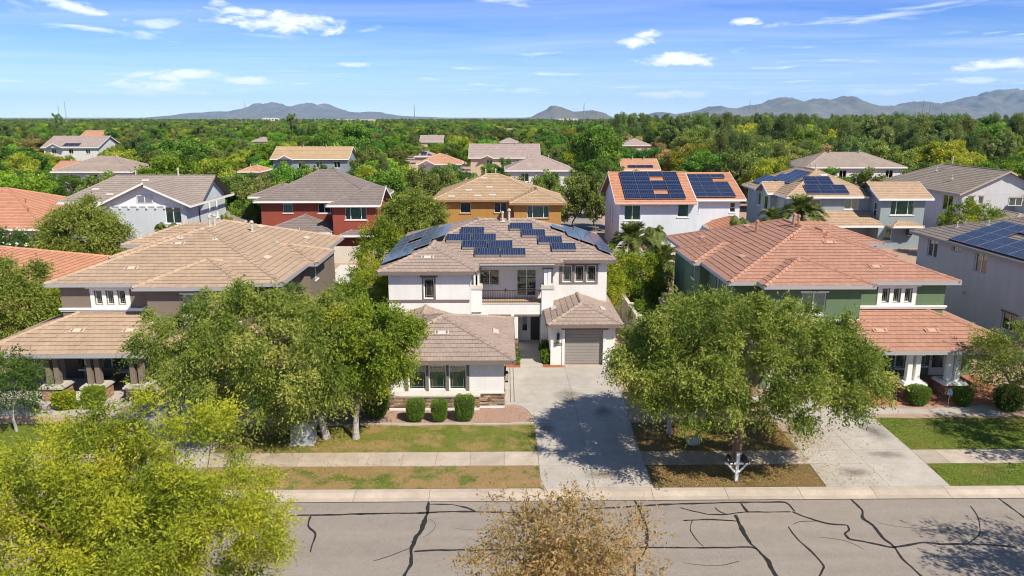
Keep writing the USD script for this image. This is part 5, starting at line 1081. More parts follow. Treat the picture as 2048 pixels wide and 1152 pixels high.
hero("small_tree", "olive tree overhanging the right end of the green house's porch", "tree", (26.6, 36.3, 0), (26.6, 36.3, 1.4), (26.9, 36.4, 2.9), (2.2, 1.9, 1.8), 95, 22, 8, 0.115, L_ELM, BARK, 0.10, 110, n_main=5, n_sub=20, flat=-0.9, length=0.8, droop=0.5)
hero("street_tree", "street tree outside the right edge that shades the green lawn", "tree", (29.0, 29.2, 0), (29.0, 29.2, 2.5), (28.8, 29.2, 4.7), (4.0, 3.4, 2.8), 150, 18, 8, 0.14, L_ELM, BARK, 0.15, 111, flat=-0.5)
hero("street_tree", "street tree on the near side outside the right edge that shades the road", "tree", (22.8, 17.5, -0.02), (22.6, 17.6, 2.6), (22.0, 18.6, 4.9), (3.3, 2.2, 2.4), 110, 16, 8, 0.13, L_ELM, BARK, 0.13, 112, flat=-0.5)
hero("back_yard_tree", "round grey green tree between the red and the ochre house", "tree", (-8.2, 66.5, 0), (-8.2, 66.5, 2.2), (-8.1, 66.5, 5.6), (2.6, 2.6, 2.9), 170, 30, 8, 0.17, L_ELM, BARK, 0.15, 113, flat=-0.95, length=0.9, droop=0.4)
hero("back_yard_tree", "bushy green tree in front of the red house's right corner", "tree", (-10.4, 62, 0), (-10.4, 62, 1.2), (-10.3, 62.2, 3.4), (2.1, 2.1, 2.9), 130, 22, 8, 0.16, L_GRN, BARK, 0.12, 114, flat=-0.95, length=0.8, droop=0.3)
hero("back_yard_tree", "bright green bushy tree close to the white house's left wall", "tree", (-9.3, 48.0, 0), (-9.3, 48.0, 0.9), (-9.6, 48.3, 2.6), (1.9, 2.6, 2.2), 110, 22, 7, 0.13, L_GRN, BARK, 0.09, 115, flat=-0.95, length=0.6, droop=0.3)
hero("back_yard_tree", "yellowish bush at the white house's rear left corner", "tree", (-9.4, 55.0, 0), (-9.4, 55, 0.8), (-9.5, 55, 2.6), (1.7, 2.0, 2.0), 80, 22, 7, 0.14, L_YEL, BARK, 0.08, 116, flat=-0.95, length=0.6, droop=0.3)
hero("citrus_tree", "dense citrus tree behind the block wall right of the white house", "tree", (10.6, 56.5, 0), (10.6, 56.5, 0.9), (10.6, 56.6, 2.5), (2.3, 2.3, 2.1), 130, 26, 6, 0.17, L_GRN, BARK, 0.12, 117, flat=-0.95, length=0.55, droop=0.25)
hero("citrus_tree", "dark leafy citrus tree just right of the white house's solar roof", "tree", (8.6, 61, 0), (8.6, 61, 0.9), (8.7, 61, 2.4), (2.2, 2.2, 2.0), 100, 24, 6, 0.17, L_GRN, BARK, 0.12, 118, flat=-0.95, length=0.6, droop=0.25)
hero("crepe_myrtle", "slender small tree with bare stems against the white house's right wall", "tree", (7.75, 52.0, 0), (7.75, 52, 1.6), (7.8, 52.0, 3.0), (0.85, 1.0, 1.35), 40, 22, 7, 0.11, L_YEL, BARK, 0.05, 119, n_main=4, n_sub=8, flat=-0.95, length=0.45, droop=0.2)
hero("vine", "leafy vine hanging over the white block wall", "vine", (9.9, 50.6, 0), (9.9, 50.6, 0.7), (9.9, 50.6, 1.45), (0.75, 1.7, 0.75), 45, 22, 7, 0.11, L_HEDGE, BARK, 0.04, 120, n_main=3, n_sub=6, flat=-0.95, length=0.4, droop=0.6)
hero("citrus_tree", "bright green citrus tree between the slate blue and light grey houses", "tree", (50.5, 79, 0), (50.5, 79, 0.9), (50.6, 79, 3.3), (2.8, 2.4, 2.7), 120, 22, 7, 0.19, L_GRN, BARK, 0.12, 121, flat=-0.95, length=0.6, droop=0.25)
hero("shrub", "round green shrub at the foot of the grey gabled house", "shrub", (-30.5, 76, 0), (-30.5, 76, 0.6), (-30.5, 76, 1.7), (1.5, 1.4, 1.5), 50, 20, 7, 0.17, L_HEDGE, BARK, 0.06, 122, flat=-0.95, length=0.5, droop=0.2)
hero("shrub", "green shrub between the grey gabled house and the red house", "shrub", (-27.8, 80, 0), (-27.8, 80, 0.6), (-27.8, 80, 1.4), (1.3, 1.2, 1.4), 40, 20, 7, 0.17, L_HEDGE, BARK, 0.06, 123, flat=-0.95, length=0.5, droop=0.2)
hero("shrub", "light green bush beside the taupe house's upper left wall", "shrub", (-28.0, 46.6, 0), (-28, 46.6, 0.8), (-27.9, 46.6, 2.2), (1.6, 1.8, 2.3), 80, 22, 7, 0.14, L_GRN, BARK, 0.06, 124, flat=-0.95, length=0.55, droop=0.25)

# clipped hedge bushes: leaves over a rounded block
def clipped(name, label, x, y, w, d, h, seed, mat=L_HEDGE, n=6500, leaf=0.055, group=None, taper=0.74, power=3.6):
    rng = np.random.default_rng(seed); u = unit(rng.normal(size=(n, 3))); p = 1.0 / (np.abs(u) ** power).sum(1) ** (1 / power); q = u * p[:, None]
    q *= (1 - 0.16 * rng.random(n) ** 2)[:, None]; zz = (q[:, 2] + 1) / 2; k = taper + (1 - taper) * zz; q = np.column_stack([q[:, 0] * w / 2 * k, q[:, 1] * d / 2 * k, zz * h]); q += rng.normal(size=q.shape) * (0.012 if power > 3 else 0.05)
    q = q * (1 + (0.12 if power > 3 else 0.55) * (meshkit.fbm(q * 3.5 + seed, 2) - 0.5))[:, None]; v, f = leaf_quads(q, unit(u + rng.normal(size=u.shape) * 0.7), leaf * (1.0 if power > 3 else 1.5) * rng.uniform(0.7, 1.4, n), rng, 0.6, 0.5); v = v + [x, y, 0.02]
    t = np.clip(0.42 + rng.normal(0, 0.17, n) + 0.12 * (zz - 0.5), 0, 1); X = thing(name, label, "shrub", group)
    st = MB(); 
    for i in range(4): a = i * 1.57; st.bar((x, y, 0), (x + 0.3 * w * math.cos(a), y + 0.3 * d * math.sin(a), h * 0.75), 0.035, 0.012, 6)
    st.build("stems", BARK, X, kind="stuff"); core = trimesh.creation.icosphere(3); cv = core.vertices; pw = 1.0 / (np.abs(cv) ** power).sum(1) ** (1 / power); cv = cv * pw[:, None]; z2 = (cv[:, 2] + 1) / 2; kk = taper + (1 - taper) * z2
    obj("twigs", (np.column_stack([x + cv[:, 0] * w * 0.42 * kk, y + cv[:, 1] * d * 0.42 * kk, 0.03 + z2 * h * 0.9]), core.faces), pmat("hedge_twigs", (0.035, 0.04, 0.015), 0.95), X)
    obj("foliage", (v, f), mat, X, tone=np.repeat(t, 4), kind="stuff"); return X
clipped("box_hedge", "left one of the three clipped bushes before the stone base", -4.45, 35.15, 1.02, 0.95, 1.12, 201, group="clipped bushes under the bay windows")
clipped("box_hedge", "middle and slimmest of the three clipped bushes before the stone base", -3.25, 35.1, 0.90, 0.85, 1.1, 202, group="clipped bushes under the bay windows")
clipped("box_hedge", "right and largest of the three clipped bushes before the stone base", -1.98, 35.2, 1.12, 1.0, 1.32, 203, group="clipped bushes under the bay windows")
clipped("box_hedge", "tall dark clipped hedge under the yellow green tree, left of the three bushes", -6.55, 35.6, 1.5, 1.3, 1.75, 204)
clipped("box_hedge", "clipped bush before the middle porch pier of the green house", 22.15, 37.0, 1.25, 1.1, 1.05, 205)
clipped("box_hedge", "clipped bush before the right porch pier of the green house", 24.5, 36.9, 0.95, 0.9, 0.95, 206)
clipped("box_hedge", "dense bush under the overhanging olive tree at the green house's porch end", 26.5, 36.2, 1.5, 1.3, 1.3, 207, mat=L_ASH)
clipped("box_hedge", "rounded bush before the taupe house's middle porch pier", -21.75, 37.2, 1.15, 1.0, 1.05, 208, mat=L_GRN, power=2.6)
clipped("box_hedge", "loose bush before the taupe house's inner porch pier", -23.2, 37.0, 1.1, 0.9, 0.9, 209, mat=L_YEL, power=2.4, leaf=0.08)
clipped("box_hedge", "low bright plant on the gravel before the taupe porch", -22.7, 36.9 - 0.0 + 0.2, 0.7, 0.5, 0.28, 210, mat=L_GRN, n=1500, power=2.3)
clipped("box_hedge", "olive bush at the inner end of the taupe porch", -20.0, 38.6, 1.3, 1.1, 1.2, 211, mat=L_ELM, power=2.4, leaf=0.08)
clipped("entry_plant", "green leafy plant left of the garage pier by the entry walk", 2.66, 44.2, 0.62, 0.9, 0.75, 212, mat=L_HEDGE, n=1500, leaf=0.10, power=2.4)
clipped("entry_plant", "darker leafy plant in the shade behind the entry walk's right plant", 2.62, 45.7, 0.6, 0.9, 0.85, 213, mat=L_ASH, n=1300, leaf=0.10, power=2.4)
for i, (x, y, h) in enumerate(((0.78, 44.0, 0.3), (0.72, 45.1, 0.32), (0.72, 46.2, 0.25))):
    clipped("entry_plant", ("nearest", "middle", "farthest")[i] + " of the three low plants along the entry walk's left side", x, y, 0.36, 0.6, h, 214 + i, mat=L_HEDGE, n=500, leaf=0.09, power=2.3)
# oleander hedge with white flowers
X = thing("oleander", "dark oleander hedge dotted with white flowers at the left", "shrub"); rng = np.random.default_rng(220)
v, f, t, Cc = spray_crown(220, (-46.5, 69.5, 1.9), (5.5, 2.2, 2.4), 190, 20, 7, 0.2, droop=0.2, length=0.7, flat=-0.9); limbs(220, (-46.5, 69.5, 0), (-46.5, 69.5, 0.6), Cc, 0.08, 5, 20).build("trunk", BARK, X); obj("foliage", (v, f), L_ASH, X, tone=t * 0.8, kind="stuff")
fp = Cc[rng.permutation(len(Cc))[:170]] + rng.normal(size=(170, 3)) * 0.35; fp = np.repeat(fp, 4, 0) + rng.normal(size=(680, 3)) * 0.12; fp[:, 2] += 0.35; fp[:, 1] -= 0.3
v, f = leaf_quads(fp, rng.normal(size=fp.shape), 0.2, rng, 0.9); obj("flowers", (v, f), WHITE, X, kind="stuff")

# palms
PALM = leaf_mat("palm_leaves", rampc((0.06, 0.09, 0.02), (0.12, 0.16, 0.035), (0.20, 0.23, 0.06), (0.30, 0.28, 0.10)), rnd=0.0)
PTR = pmat("palm_trunk", (0.22, 0.16, 0.11), 0.95, var=(((4, 4, 30), 0.4),), bump=(30, 0.03))
def palm(label, x, y, z, L, n, seed, droop=0.9, r=0.2, queen=False):
    rng = np.random.default_rng(seed); X = thing("palm_tree", label, "palm"); mb = MB(); zs = np.linspace(-0.05, z, 14); mb.add(*tube(np.column_stack([x + 0 * zs, y + 0 * zs, zs]), r * (1.15 - 0.25 * zs / z) * (1 + 0.07 * (np.arange(14) % 2)), 12)); mb.build("trunk", PTR, X)
    for i in range(n):
        a = i * 2.399 + rng.normal(0, 0.1); e = rng.uniform(0.05, 1.35) if not queen else rng.uniform(0.1, 1.1); ln = L * rng.uniform(0.8, 1.1); m = 22; t = np.linspace(0, 1, m); s = t * ln
        d = np.array([math.cos(a), math.sin(a)]); hor = s * (math.cos(e) * (1 - 0.12 * t) ); ver = s * math.sin(e) - droop * ln * t ** 2.2 * (0.35 + 0.65 * math.cos(e)); p = np.column_stack([x + d[0] * hor, y + d[1] * hor, z + ver])
        v, f = tube(p, np.linspace(0.03, 0.006, m), 4); fb = MB().add(v, f, 0.75); tg = unit(np.gradient(p, axis=0)); sd = unit(np.cross(tg, [0, 0, 1.0])); upn = np.cross(sd, tg)
        k = np.repeat(np.linspace(2, m - 1, 38), 2); ki = k.astype(int).clip(0, m - 2); fr = (k - ki)[:, None]; c0 = p[ki] * (1 - fr) + p[ki + 1] * fr; sg = np.tile([1, -1], 38)[:, None]; ll = (L * 0.26 * (np.sin(np.pi * (0.12 + 0.8 * k / m)) + 0.12) * rng.uniform(0.85, 1.1, len(k)))[:, None]
        dr = tg[ki] * 0.62 + sd[ki] * sg * 0.78 + upn[ki] * (0.30 if not queen else -0.3) + rng.normal(size=(len(k), 3)) * 0.07; dr = unit(dr); w = unit(np.cross(dr, upn[ki])) * 0.028 * (L / 2.4)
        e_ = c0 + dr * ll - np.array([0, 0, 1.0]) * ll * (0.12 if not queen else 0.5); vv = np.stack([c0 - w, c0 + w, (c0 + e_) / 2 + w * 1.2, e_, (c0 + e_) / 2 - w * 1.2], 1).reshape(-1, 3); ii = np.arange(len(k))[:, None] * 5
        fb.add(vv, np.concatenate([ii + [0, 1, 2], ii + [0, 2, 4], ii + [4, 2, 3]], 0), np.repeat(np.clip(rng.normal(0.45, 0.14, len(k)), 0, 1), 5)); fb.build("frond", PALM, X)
    return X
palm("date palm with arching fronds left of the cool white house's solar front", 12.2, 69.5, 3.5, 3.3, 40, 301, droop=0.75, r=0.28)
palm("low date palm crown nearer the citrus trees, right of the other date palm", 14.2, 65.0, 2.3, 3.0, 34, 302, droop=0.85, r=0.28)
palm("drooping queen palm in front of the cool white wall", 15.1, 73, 3.9, 2.0, 20, 303, droop=1.1, r=0.13, queen=True)
palm("feather palm standing behind the green house's ridge", 27.2, 67.0, 6.3, 3.0, 40, 304, droop=0.7, r=0.22)
palm("queen palm at the slate blue house's left corner", 28.9, 79.0, 4.3, 2.3, 24, 305, droop=0.8, r=0.14)
palm("thin queen palm right of the cool white house", 24.6, 76.0, 4.4, 2.2, 18, 306, droop=1.0, r=0.12, queen=True)
palm("yellowing queen palm before the pale grey gabled house", -33.0, 72.5, 4.3, 2.2, 26, 307, droop=1.0, r=0.14, queen=True)

# ---------------------------------------------------------------- trees of the neighbourhood: one of each kind is built, the others repeat it
def pattern(kind, seed):
    """A tree of height 1 and crown radius 0.5: (trunk, crown)."""
    rng = np.random.default_rng(seed); P_ = dict(round=((0, 0, .60), (.46, .46, .40), 75, .30, 2.2, .45, -.85), broad=((0, 0, .58), (.48, .48, .40), 70, .42, 2.4, .5, -.7), pine=((0, 0, .55), (.40, .40, .45), 70, .35, 3.0, .6, -.95), tall=((0, 0, .62), (.40, .40, .38), 55, .55, 2.6, .7, -.9))[kind]
    C, D = crown_points(rng, P_[2], np.array(P_[0]), np.array(P_[1]), P_[3], P_[4], P_[5], seed, P_[6])
    if kind == "pine": w = np.clip(1.25 - 0.95 * (C[:, 2] - 0.1) / 0.9, 0.15, 1.1); C[:, :2] *= w[:, None]
    n = 190; k = np.repeat(np.arange(len(C)), n); rad = 0.118 if kind != "tall" else 0.085; p = C[k] + unit(rng.normal(size=(len(k), 3))) * (rad * rng.random(len(k)) ** 0.45)[:, None] * [1, 1, 0.8]
    ax = unit(rng.normal(size=p.shape) + unit(p - [0, 0, 0.45]) * 0.6 - [0, 0, 0.2 if kind != "pine" else -0.5]); v, f = leaf_quads(p, ax, (0.038 if kind != "pine" else 0.04) * rng.uniform(0.6, 1.4, len(p)), rng, 0.62 if kind != "pine" else 0.3, 0.8)
    t = np.clip(np.repeat(rng.normal(0.45, 0.17, len(C)), n) + rng.normal(0, 0.13, len(k)) , 0, 1)
    return limbs(seed, (0, 0, 0), (0, 0, 0.26), C, 0.016, 5, 22, 1.4), (v, f, np.repeat(t, 4))
def scaled(ramp, s): return [(a, tuple(np.array(c) * s)) for a, c in ramp]
KINDS = [("round", "deep green ash", rampc((0.0533, 0.122, 0.0192), (0.106, 0.215, 0.0298), (0.178, 0.31, 0.0425), (0.265, 0.374, 0.0637))), ("round", "bright green leafy", rampc((0.0888, 0.187, 0.0192), (0.186, 0.329, 0.0276), (0.275, 0.421, 0.0383), (0.391, 0.487, 0.0637))),
         ("broad", "olive elm", rampc((0.0888, 0.14, 0.0298), (0.186, 0.234, 0.051), (0.265, 0.3, 0.0743), (0.373, 0.356, 0.127))), ("broad", "yellow green mesquite", rampc((0.124, 0.169, 0.0212), (0.275, 0.319, 0.0298), (0.4, 0.412, 0.0425), (0.533, 0.487, 0.0743))),
         ("pine", "greyish pine", rampc((0.062, 0.112, 0.0319), (0.142, 0.197, 0.0553), (0.221, 0.271, 0.0808), (0.302, 0.319, 0.106))), ("tall", "airy eucalyptus", rampc((0.0709, 0.122, 0.0383), (0.15, 0.206, 0.0637), (0.23, 0.281, 0.0958), (0.302, 0.319, 0.127))),
         ("broad", "brownish dry", rampc((0.178, 0.16, 0.0637), (0.337, 0.262, 0.106), (0.462, 0.337, 0.149), (0.55, 0.412, 0.192))), ("round", "dark dense ficus", rampc((0.0284, 0.0676, 0.0149), (0.0604, 0.132, 0.0254), (0.106, 0.197, 0.0383), (0.16, 0.244, 0.0532)))]
PATS, SRC = [], {}
for i, (kd, nm, rp) in enumerate(KINDS):
    for s in ((1, 2) if i in (0, 1, 2, 4) else (1,)): PATS.append((i, pattern(kd, 400 + i * 10 + s), leaf_mat(f"tree_leaves_{'abcdefgh'[i]}" + ("" if s == 1 else "_again"), rp, rnd=0.30)))
BYKIND = {i: [k for k, p in enumerate(PATS) if p[0] == i] for i in range(len(KINDS))}
trng = np.random.default_rng(77)
def screen(x, y, z):
    d = np.array([x, y, z - CAM_H]); q = d @ fwd; return 1024 + 1480 * (d @ right) / q, 576 - 1480 * (d @ upv) / q
TREES = []   # x, y, height, crown radius, kind
for px, py, hw, y, k in ((40, 306, 85, 104, 1), (215, 330, 62, 98, 2), (330, 312, 62, 112, 1), (288, 324, 46, 108, 1), (415, 284, 72, 124, 2), (230, 290, 46, 140, 3), (470, 332, 62, 106, 2), (522, 348, 40, 99, 2), (585, 318, 48, 104, 0), (628, 330, 34, 100, 2),
        (760, 268, 84, 124, 1), (712, 252, 44, 168, 0), (812, 312, 56, 112, 3), (850, 338, 42, 96, 2), (893, 330, 34, 100, 2), (735, 330, 40, 104, 3), (965, 322, 50, 102, 0), (1015, 330, 40, 99, 2), (1118, 246, 62, 148, 0), (1192, 250, 52, 150, 0), (1082, 326, 44, 99, 2), (1205, 330, 30, 112, 2), (1095, 345, 36, 99, 2), (1240, 330, 40, 100, 2),
        (1350, 298, 66, 140, 2), (1425, 300, 60, 135, 0), (1300, 300, 40, 150, 7), (1385, 285, 50, 160, 3), (1730, 312, 52, 112, 2), (1480, 305, 50, 126, 2), (1540, 312, 44, 120, 3), (1850, 318, 50, 118, 2), (1930, 310, 50, 124, 3), (2010, 322, 60, 118, 1), (1660, 318, 38, 125, 0),
        (150, 300, 60, 150, 7), (20, 290, 60, 150, 0), (360, 268, 60, 160, 0), (470, 276, 56, 150, 0), (530, 270, 48, 160, 1), (640, 255, 40, 170, 0), (880, 300, 48, 140, 0), (905, 285, 40, 160, 7), (1240, 262, 40, 175, 0), (1330, 270, 46, 170, 6), (1280, 310, 36, 126, 2),
        (455, 428, 16, 88, 2), (1165, 338, 44, 139, 2), (1150, 338, 42, 101, 2), (1192, 345, 34, 99, 2), (690, 360, 34, 100, 2), (492, 395, 34, 92, 0), (555, 360, 28, 99, 3), (1010, 292, 20, 150, 7), (135, 330, 30, 125, 0), (100, 300, 50, 135, 0), (1770, 285, 60, 150, 2), (1890, 280, 60, 160, 3), (1620, 285, 50, 165, 4), (1560, 280, 54, 160, 2), (1490, 272, 50, 170, 4), (1700, 275, 54, 170, 4), (215, 224, 17, 420, 5), (290, 228, 15, 440, 5), (423, 230, 14, 430, 5), (440, 231, 10, 440, 5), (585, 228, 16, 460, 5), (628, 229, 16, 470, 5), (55, 229, 14, 430, 5), (110, 228, 16, 440, 5), (1690, 231, 12, 500, 5), (1260, 233, 14, 420, 4), (1335, 238, 16, 380, 4), (1440, 234, 20, 330, 4), (1530, 238, 22, 300, 4), (1585, 234, 20, 320, 4), (1740, 234, 20, 330, 4), (1760, 238, 18, 300, 4), (1985, 238, 26, 330, 0)):
    top = on_depth(px, py, y); TREES.append((top[0], y, max(2.5, top[2]), hw / 1480 * y, k))
FOOT = [(h0, r) for h0, r in ()]
def blocked(x, y, h, r):
    """Trees keep off the houses and do not stand in front of those that the photograph shows."""
    sx, sy = screen(x, y, h); w = 1480 * r / y
    for a, t, b, bt, d in FAR:
        if y < d - 1 and sx + w > a + 6 and sx - w < b - 6 and sy < bt: return True
        if d - 3 < y < d + 16 and sx + w > a and sx - w < b: return True
    for x0, y0, x1, y1 in ((9.6, 103, 13.5, 136), (-50, 76, -29, 95), (-31, 76, -11, 97), (-9.5, 76, 8, 98), (11, 76, 30, 100), (31, 80, 51, 106), (54, 82, 78, 112), (-76, 76, -47, 101)):
        if x0 - r * .8 < x < x1 + r * .8 and y0 - r * .8 < y < y1 + r * .8: return True
    return False
def wild(n, y0, y1, cell, hmean):
    out = []; 
    while len(out) < n:
        y = math.sqrt(trng.uniform(y0 ** 2, y1 ** 2)); x = trng.uniform(-0.76, 0.76) * y; px, _ = screen(x, y, 0)
        east = px > 1230; woods = east and y < 700
        if trng.random() > (0.92 if woods else 0.75): 
            n -= 1; continue
        k = trng.choice(8, p=([0.16, 0.10, 0.20, 0.12, 0.32, 0.06, 0.02, 0.02] if woods else [0.26, 0.20, 0.24, 0.14, 0.03, 0.06, 0.01, 0.06]))
        h = hmean * trng.uniform(0.6, 1.3) * (1.4 if woods and y > 200 else 1.0) * (1.25 if k in (4, 5) else 1.0); r = h * trng.uniform(0.36, 0.58) * (0.8 if k in (4, 5) else 1.0)
        if y < 420 and blocked(x, y, h, r): 
            n -= 1; continue
        out.append((x, y, h, r, int(k)))
    return out
TREES += wild(1300, 100, 330, 9, 7.2)
def fit(t):
    """Trees in front of a house that the photograph shows stay below its eaves."""
    x, y, h, r, k = t
    for a, t_, b, bt, d in FAR:
        sx, sy = screen(x, y, h); w = 1480 * r / y
        if d - 2 < y < d + 18 and sx + w > a + 4 and sx - w < b - 4:
            y2 = d + 19; x, h, r = x * y2 / y, max(3.0, on_depth(sx, sy, y2)[2]), r * y2 / y; y = y2
        if y < d - 1 and sx + w > a + 5 and sx - w < b - 5 and sy < bt:
            h2 = on_depth(sx, bt, y)[2]; r = min(r, max(1.2, h2 * 0.55)); h = h2
    return (x, y, h, r, k)
TREES = [t for t in map(fit, TREES) if t[2] > 2.4]
TREES.sort(key=lambda t: -t[2] / t[1])
NEAR = [("the pale grey gabled house", -41, 87), ("the red house", -21, 88), ("the ochre house", -1, 89), ("the cool white solar house", 19, 89), ("the slate blue house", 40, 95), ("the light grey gabled house", 62, 99)] + [(("the " + str(p.GetCustomDataByKey("label"))), None, None) for p in ()]
FARSHORT = ["brown roofed white house", "straw roofed blue grey house", "far white solar house", "wide mauve roof", "mauve hip roof", "white gabled terracotta roof", "small solar roof", "brown hip roofed house", "lone mauve roof", "terracotta roof behind the arrays", "peeping terracotta roof", "terracotta hip roof", "low salmon roof", "salmon gable roof", "pale tan roof", "small pale roof", "pinkish roof row", "grey mauve roof", "salmon roof line", "flat solar building", "tan roof", "tiny tan roof", "pale grey roof pair", "roof row under the mountain"]
for (a, t_, b, bt, d), s in zip(FAR, FARSHORT): NEAR.append(("the " + s, on_depth((a + b) / 2, bt, d)[0], d + 4))
SKYMARKS = [(60, "the far left edge"), (155, "the two left masts"), (300, "the empty skyline at left"), (420, "the first mountain's start"), (506, "the first mountain's mast"), (565, "the first mountain's peak"), (640, "the first mountain's second peak"), (740, "the first mountain's second foot"), (834, "the central mast"), (930, "the gap before the butte"),
            (1020, "the butte's left foot"), (1104, "the butte's summit"), (1165, "the butte's mast"), (1250, "the gap after the butte"), (1318, "the first small cone"), (1410, "the chain's first shoulder"), (1490, "the mast before the chain"), (1555, "the chain's first cone"), (1620, "the chain's second cone"), (1668, "the chain's third cone"), (1740, "the chain's saddle"), (1815, "the fourth cone"), (1880, "the flat mountain's slope"), (1960, "the flat mountain's cliff"), (2040, "the flat mountain's edge")]
def where(x, y):
    n, hx, hy = min(NEAR, key=lambda q: math.hypot((x - q[1]), (y - q[2]) * 0.8)); dx, dy = x - hx, y - hy
    side = ("behind" if dy > 0 else "before") if abs(dy) > abs(dx) * 0.9 else ("right of" if dx > 0 else "left of")
    if math.hypot(dx, dy) < 16: return side + " " + n
    px, _ = screen(x, y, 6); return ("near rank" if y < 140 else "third rank" if y < 175 else "farther rank" if y < 220 else "far back") + ", below " + min(SKYMARKS, key=lambda q: abs(q[0] - px))[1]
def label_of(x, y, h, r, k):
    size = "towering" if h > 13 else "tall" if h > 9 else "low" if h < 5.6 else "mid-sized"; shape = "slim " if r / h < 0.42 else "wide " if r / h > 0.56 and k != 3 else ""
    return f"{size} {shape}{KINDS[k][1]} tree {where(x, y)}"
LABELS = [label_of(*t) for t in TREES[:300]]
for lab in sorted(set(LABELS)):
    same = sorted((i for i, q in enumerate(LABELS) if q == lab), key=lambda i: screen(*TREES[i][:2], 5)[0]); n = len(same); names = {1: [""], 2: ["left of two", "right of two"], 3: ["leftmost of three", "middle of three", "rightmost of three"]}.get(n, [("first", "second", "third", "fourth", "fifth", "sixth", "seventh", "eighth", "ninth", "tenth")[min(q, 9)] + " from left" for q in range(n)])
    for i, nm in zip(same, names): LABELS[i] = lab + (", " + nm if nm else "")
def add_tree(x, y, h, r, k, lab):
    pat = int(trng.choice(BYKIND[k])); nm = ("ash_tree", "leafy_tree", "elm_tree", "mesquite_tree", "pine_tree", "eucalyptus_tree", "dry_tree", "ficus_tree")[k]; sc = (r / 0.5, r / 0.5, h)
    if pat not in SRC:
        X = thing(nm, lab, "tree", "trees of the neighbourhood", loc=(x, y, 0), rot=trng.uniform(0, 6.28), scale=sc); tr, cr = PATS[pat][1]
        tr.build("trunk", BARK, X); obj("crown", cr[:2], PATS[pat][2], X, tone=cr[2], kind="stuff"); SRC[pat] = X
    else: X = thing(nm, lab, "tree", "trees of the neighbourhood", loc=(x, y, 0), rot=trng.uniform(0, 6.28), scale=sc, src=SRC[pat])
    return X
for t, lab in zip(TREES[:300], LABELS): add_tree(*t, lab)
REST = TREES[300:] + wild(9500, 330, 1100, 10, 7.6) + wild(15000, 1100, 3200, 14, 8.0)
inst = UsdGeom.PointInstancer.Define(stage, "/World/distant_woodland"); ip = inst.GetPrim(); tag(ip, "far woodland of mixed green trees reaching to the skyline", "trees", kind="stuff")
rel = []
for pat, X in SRC.items():
    c = UsdGeom.Xform.Define(stage, f"/World/distant_woodland/pattern_{'abcdefghijklmn'[pat]}"); c.GetPrim().GetReferences().AddInternalReference(X.GetPath()); c.ClearXformOpOrder(); c.SetXformOpOrder([]); rel.append(c.GetPath())
inst.CreatePrototypesRel().SetTargets(rel); order = list(SRC)
idx = [order.index(int(trng.choice([p for p in BYKIND[t[4]] if p in SRC] or order))) for t in REST]; A_ = np.array([t[:4] for t in REST]); ang = trng.uniform(0, 6.28, len(REST))
inst.CreateProtoIndicesAttr(Vt.IntArray(idx)); inst.CreatePositionsAttr(Vt.Vec3fArray.FromNumpy(np.column_stack([A_[:, 0], A_[:, 1], 0 * A_[:, 0]]).astype(np.float32)))
inst.CreateScalesAttr(Vt.Vec3fArray.FromNumpy(np.column_stack([A_[:, 3] / 0.5, A_[:, 3] / 0.5, A_[:, 2]]).astype(np.float32)))
inst.CreateOrientationsAttr(Vt.QuathArray([Gf.Quath(float(math.cos(a / 2)), 0.0, 0.0, float(math.sin(a / 2))) for a in ang]))
# ---------------------------------------------------------------- small things of the street and yards
def kerb_mailbox():
    X = thing("mailbox_post", "white timber post with braces carrying two black mailboxes at the kerb", "mailbox"); W = WHITE; y = 28.54; x = 9.82
    MB().box(x - .06, x + .06, y - .06, y + .06, -0.05, 1.28).build("post", W, X)
    mb = MB(); v = np.array([(x - .09, y - .09, 1.282), (x + .09, y - .09, 1.282), (x + .09, y + .09, 1.282), (x - .09, y + .09, 1.282), (x, y, 1.36)]); mb.add(v, [(0, 1, 4), (1, 2, 4), (2, 3, 4), (3, 0, 4), (0, 2, 1), (0, 3, 2)]); mb.build("post_cap", W, X)
    MB().box(x - .52, x + .52, y - .045, y + .045, 0.80, 0.885).build("cross_arm", W, X)
    for s in (-1, 1):
        b = MB(); a, c = np.array([x + s * .07, y, 0.42]), np.array([x + s * .40, y, 0.80]); b.bar(a, c, 0.045, sides=4); b.build("brace", W, X)
        th = np.linspace(0, np.pi, 9); pr = [(0.085 * math.cos(t), 0.13 + 0.085 * math.sin(t)) for t in th] + [(-0.085, 0), (0.085, 0)]; P2 = Polygon(pr); m = trimesh.creation.extrude_polygon(P2, 0.5, engine="earcut"); vv = m.vertices; vv = np.column_stack([x + s * 0.32 + vv[:, 0] * 1.15, y - 0.22 + vv[:, 2], 0.888 + vv[:, 1] * 1.15])
        bx = obj("mailbox", (vv, m.faces), BLACK, X); MB().box(x + s * .32 - .05, x + s * .32 + .05, y - .235, y - .222, 0.90, 0.96).build("number_tag", W, bx)
        MB().box(x + s * .32 + s * .10, x + s * .32 + s * .115, y - .15, y - .02, 1.0, 1.07).build("flag", W, bx)
kerb_mailbox()
X = thing("utility_cabinet", "pale grey painted utility cabinet with warning print under the olive elm", "cabinet"); GP = pmat("cabinet_paint", (0.34, 0.36, 0.36), 0.6, var=((4, 0.1),))
MB().box(-9.98, -8.98, 32.3, 33.2, 0.05, 0.92).build("body", GP, X); v = np.array([(-10.01, 32.27, .92), (-8.95, 32.27, .92), (-8.95, 33.23, .92), (-10.01, 33.23, .92), (-9.94, 32.34, 1.02), (-9.02, 32.34, 1.02), (-9.02, 33.16, 1.02), (-9.94, 33.16, 1.02)])
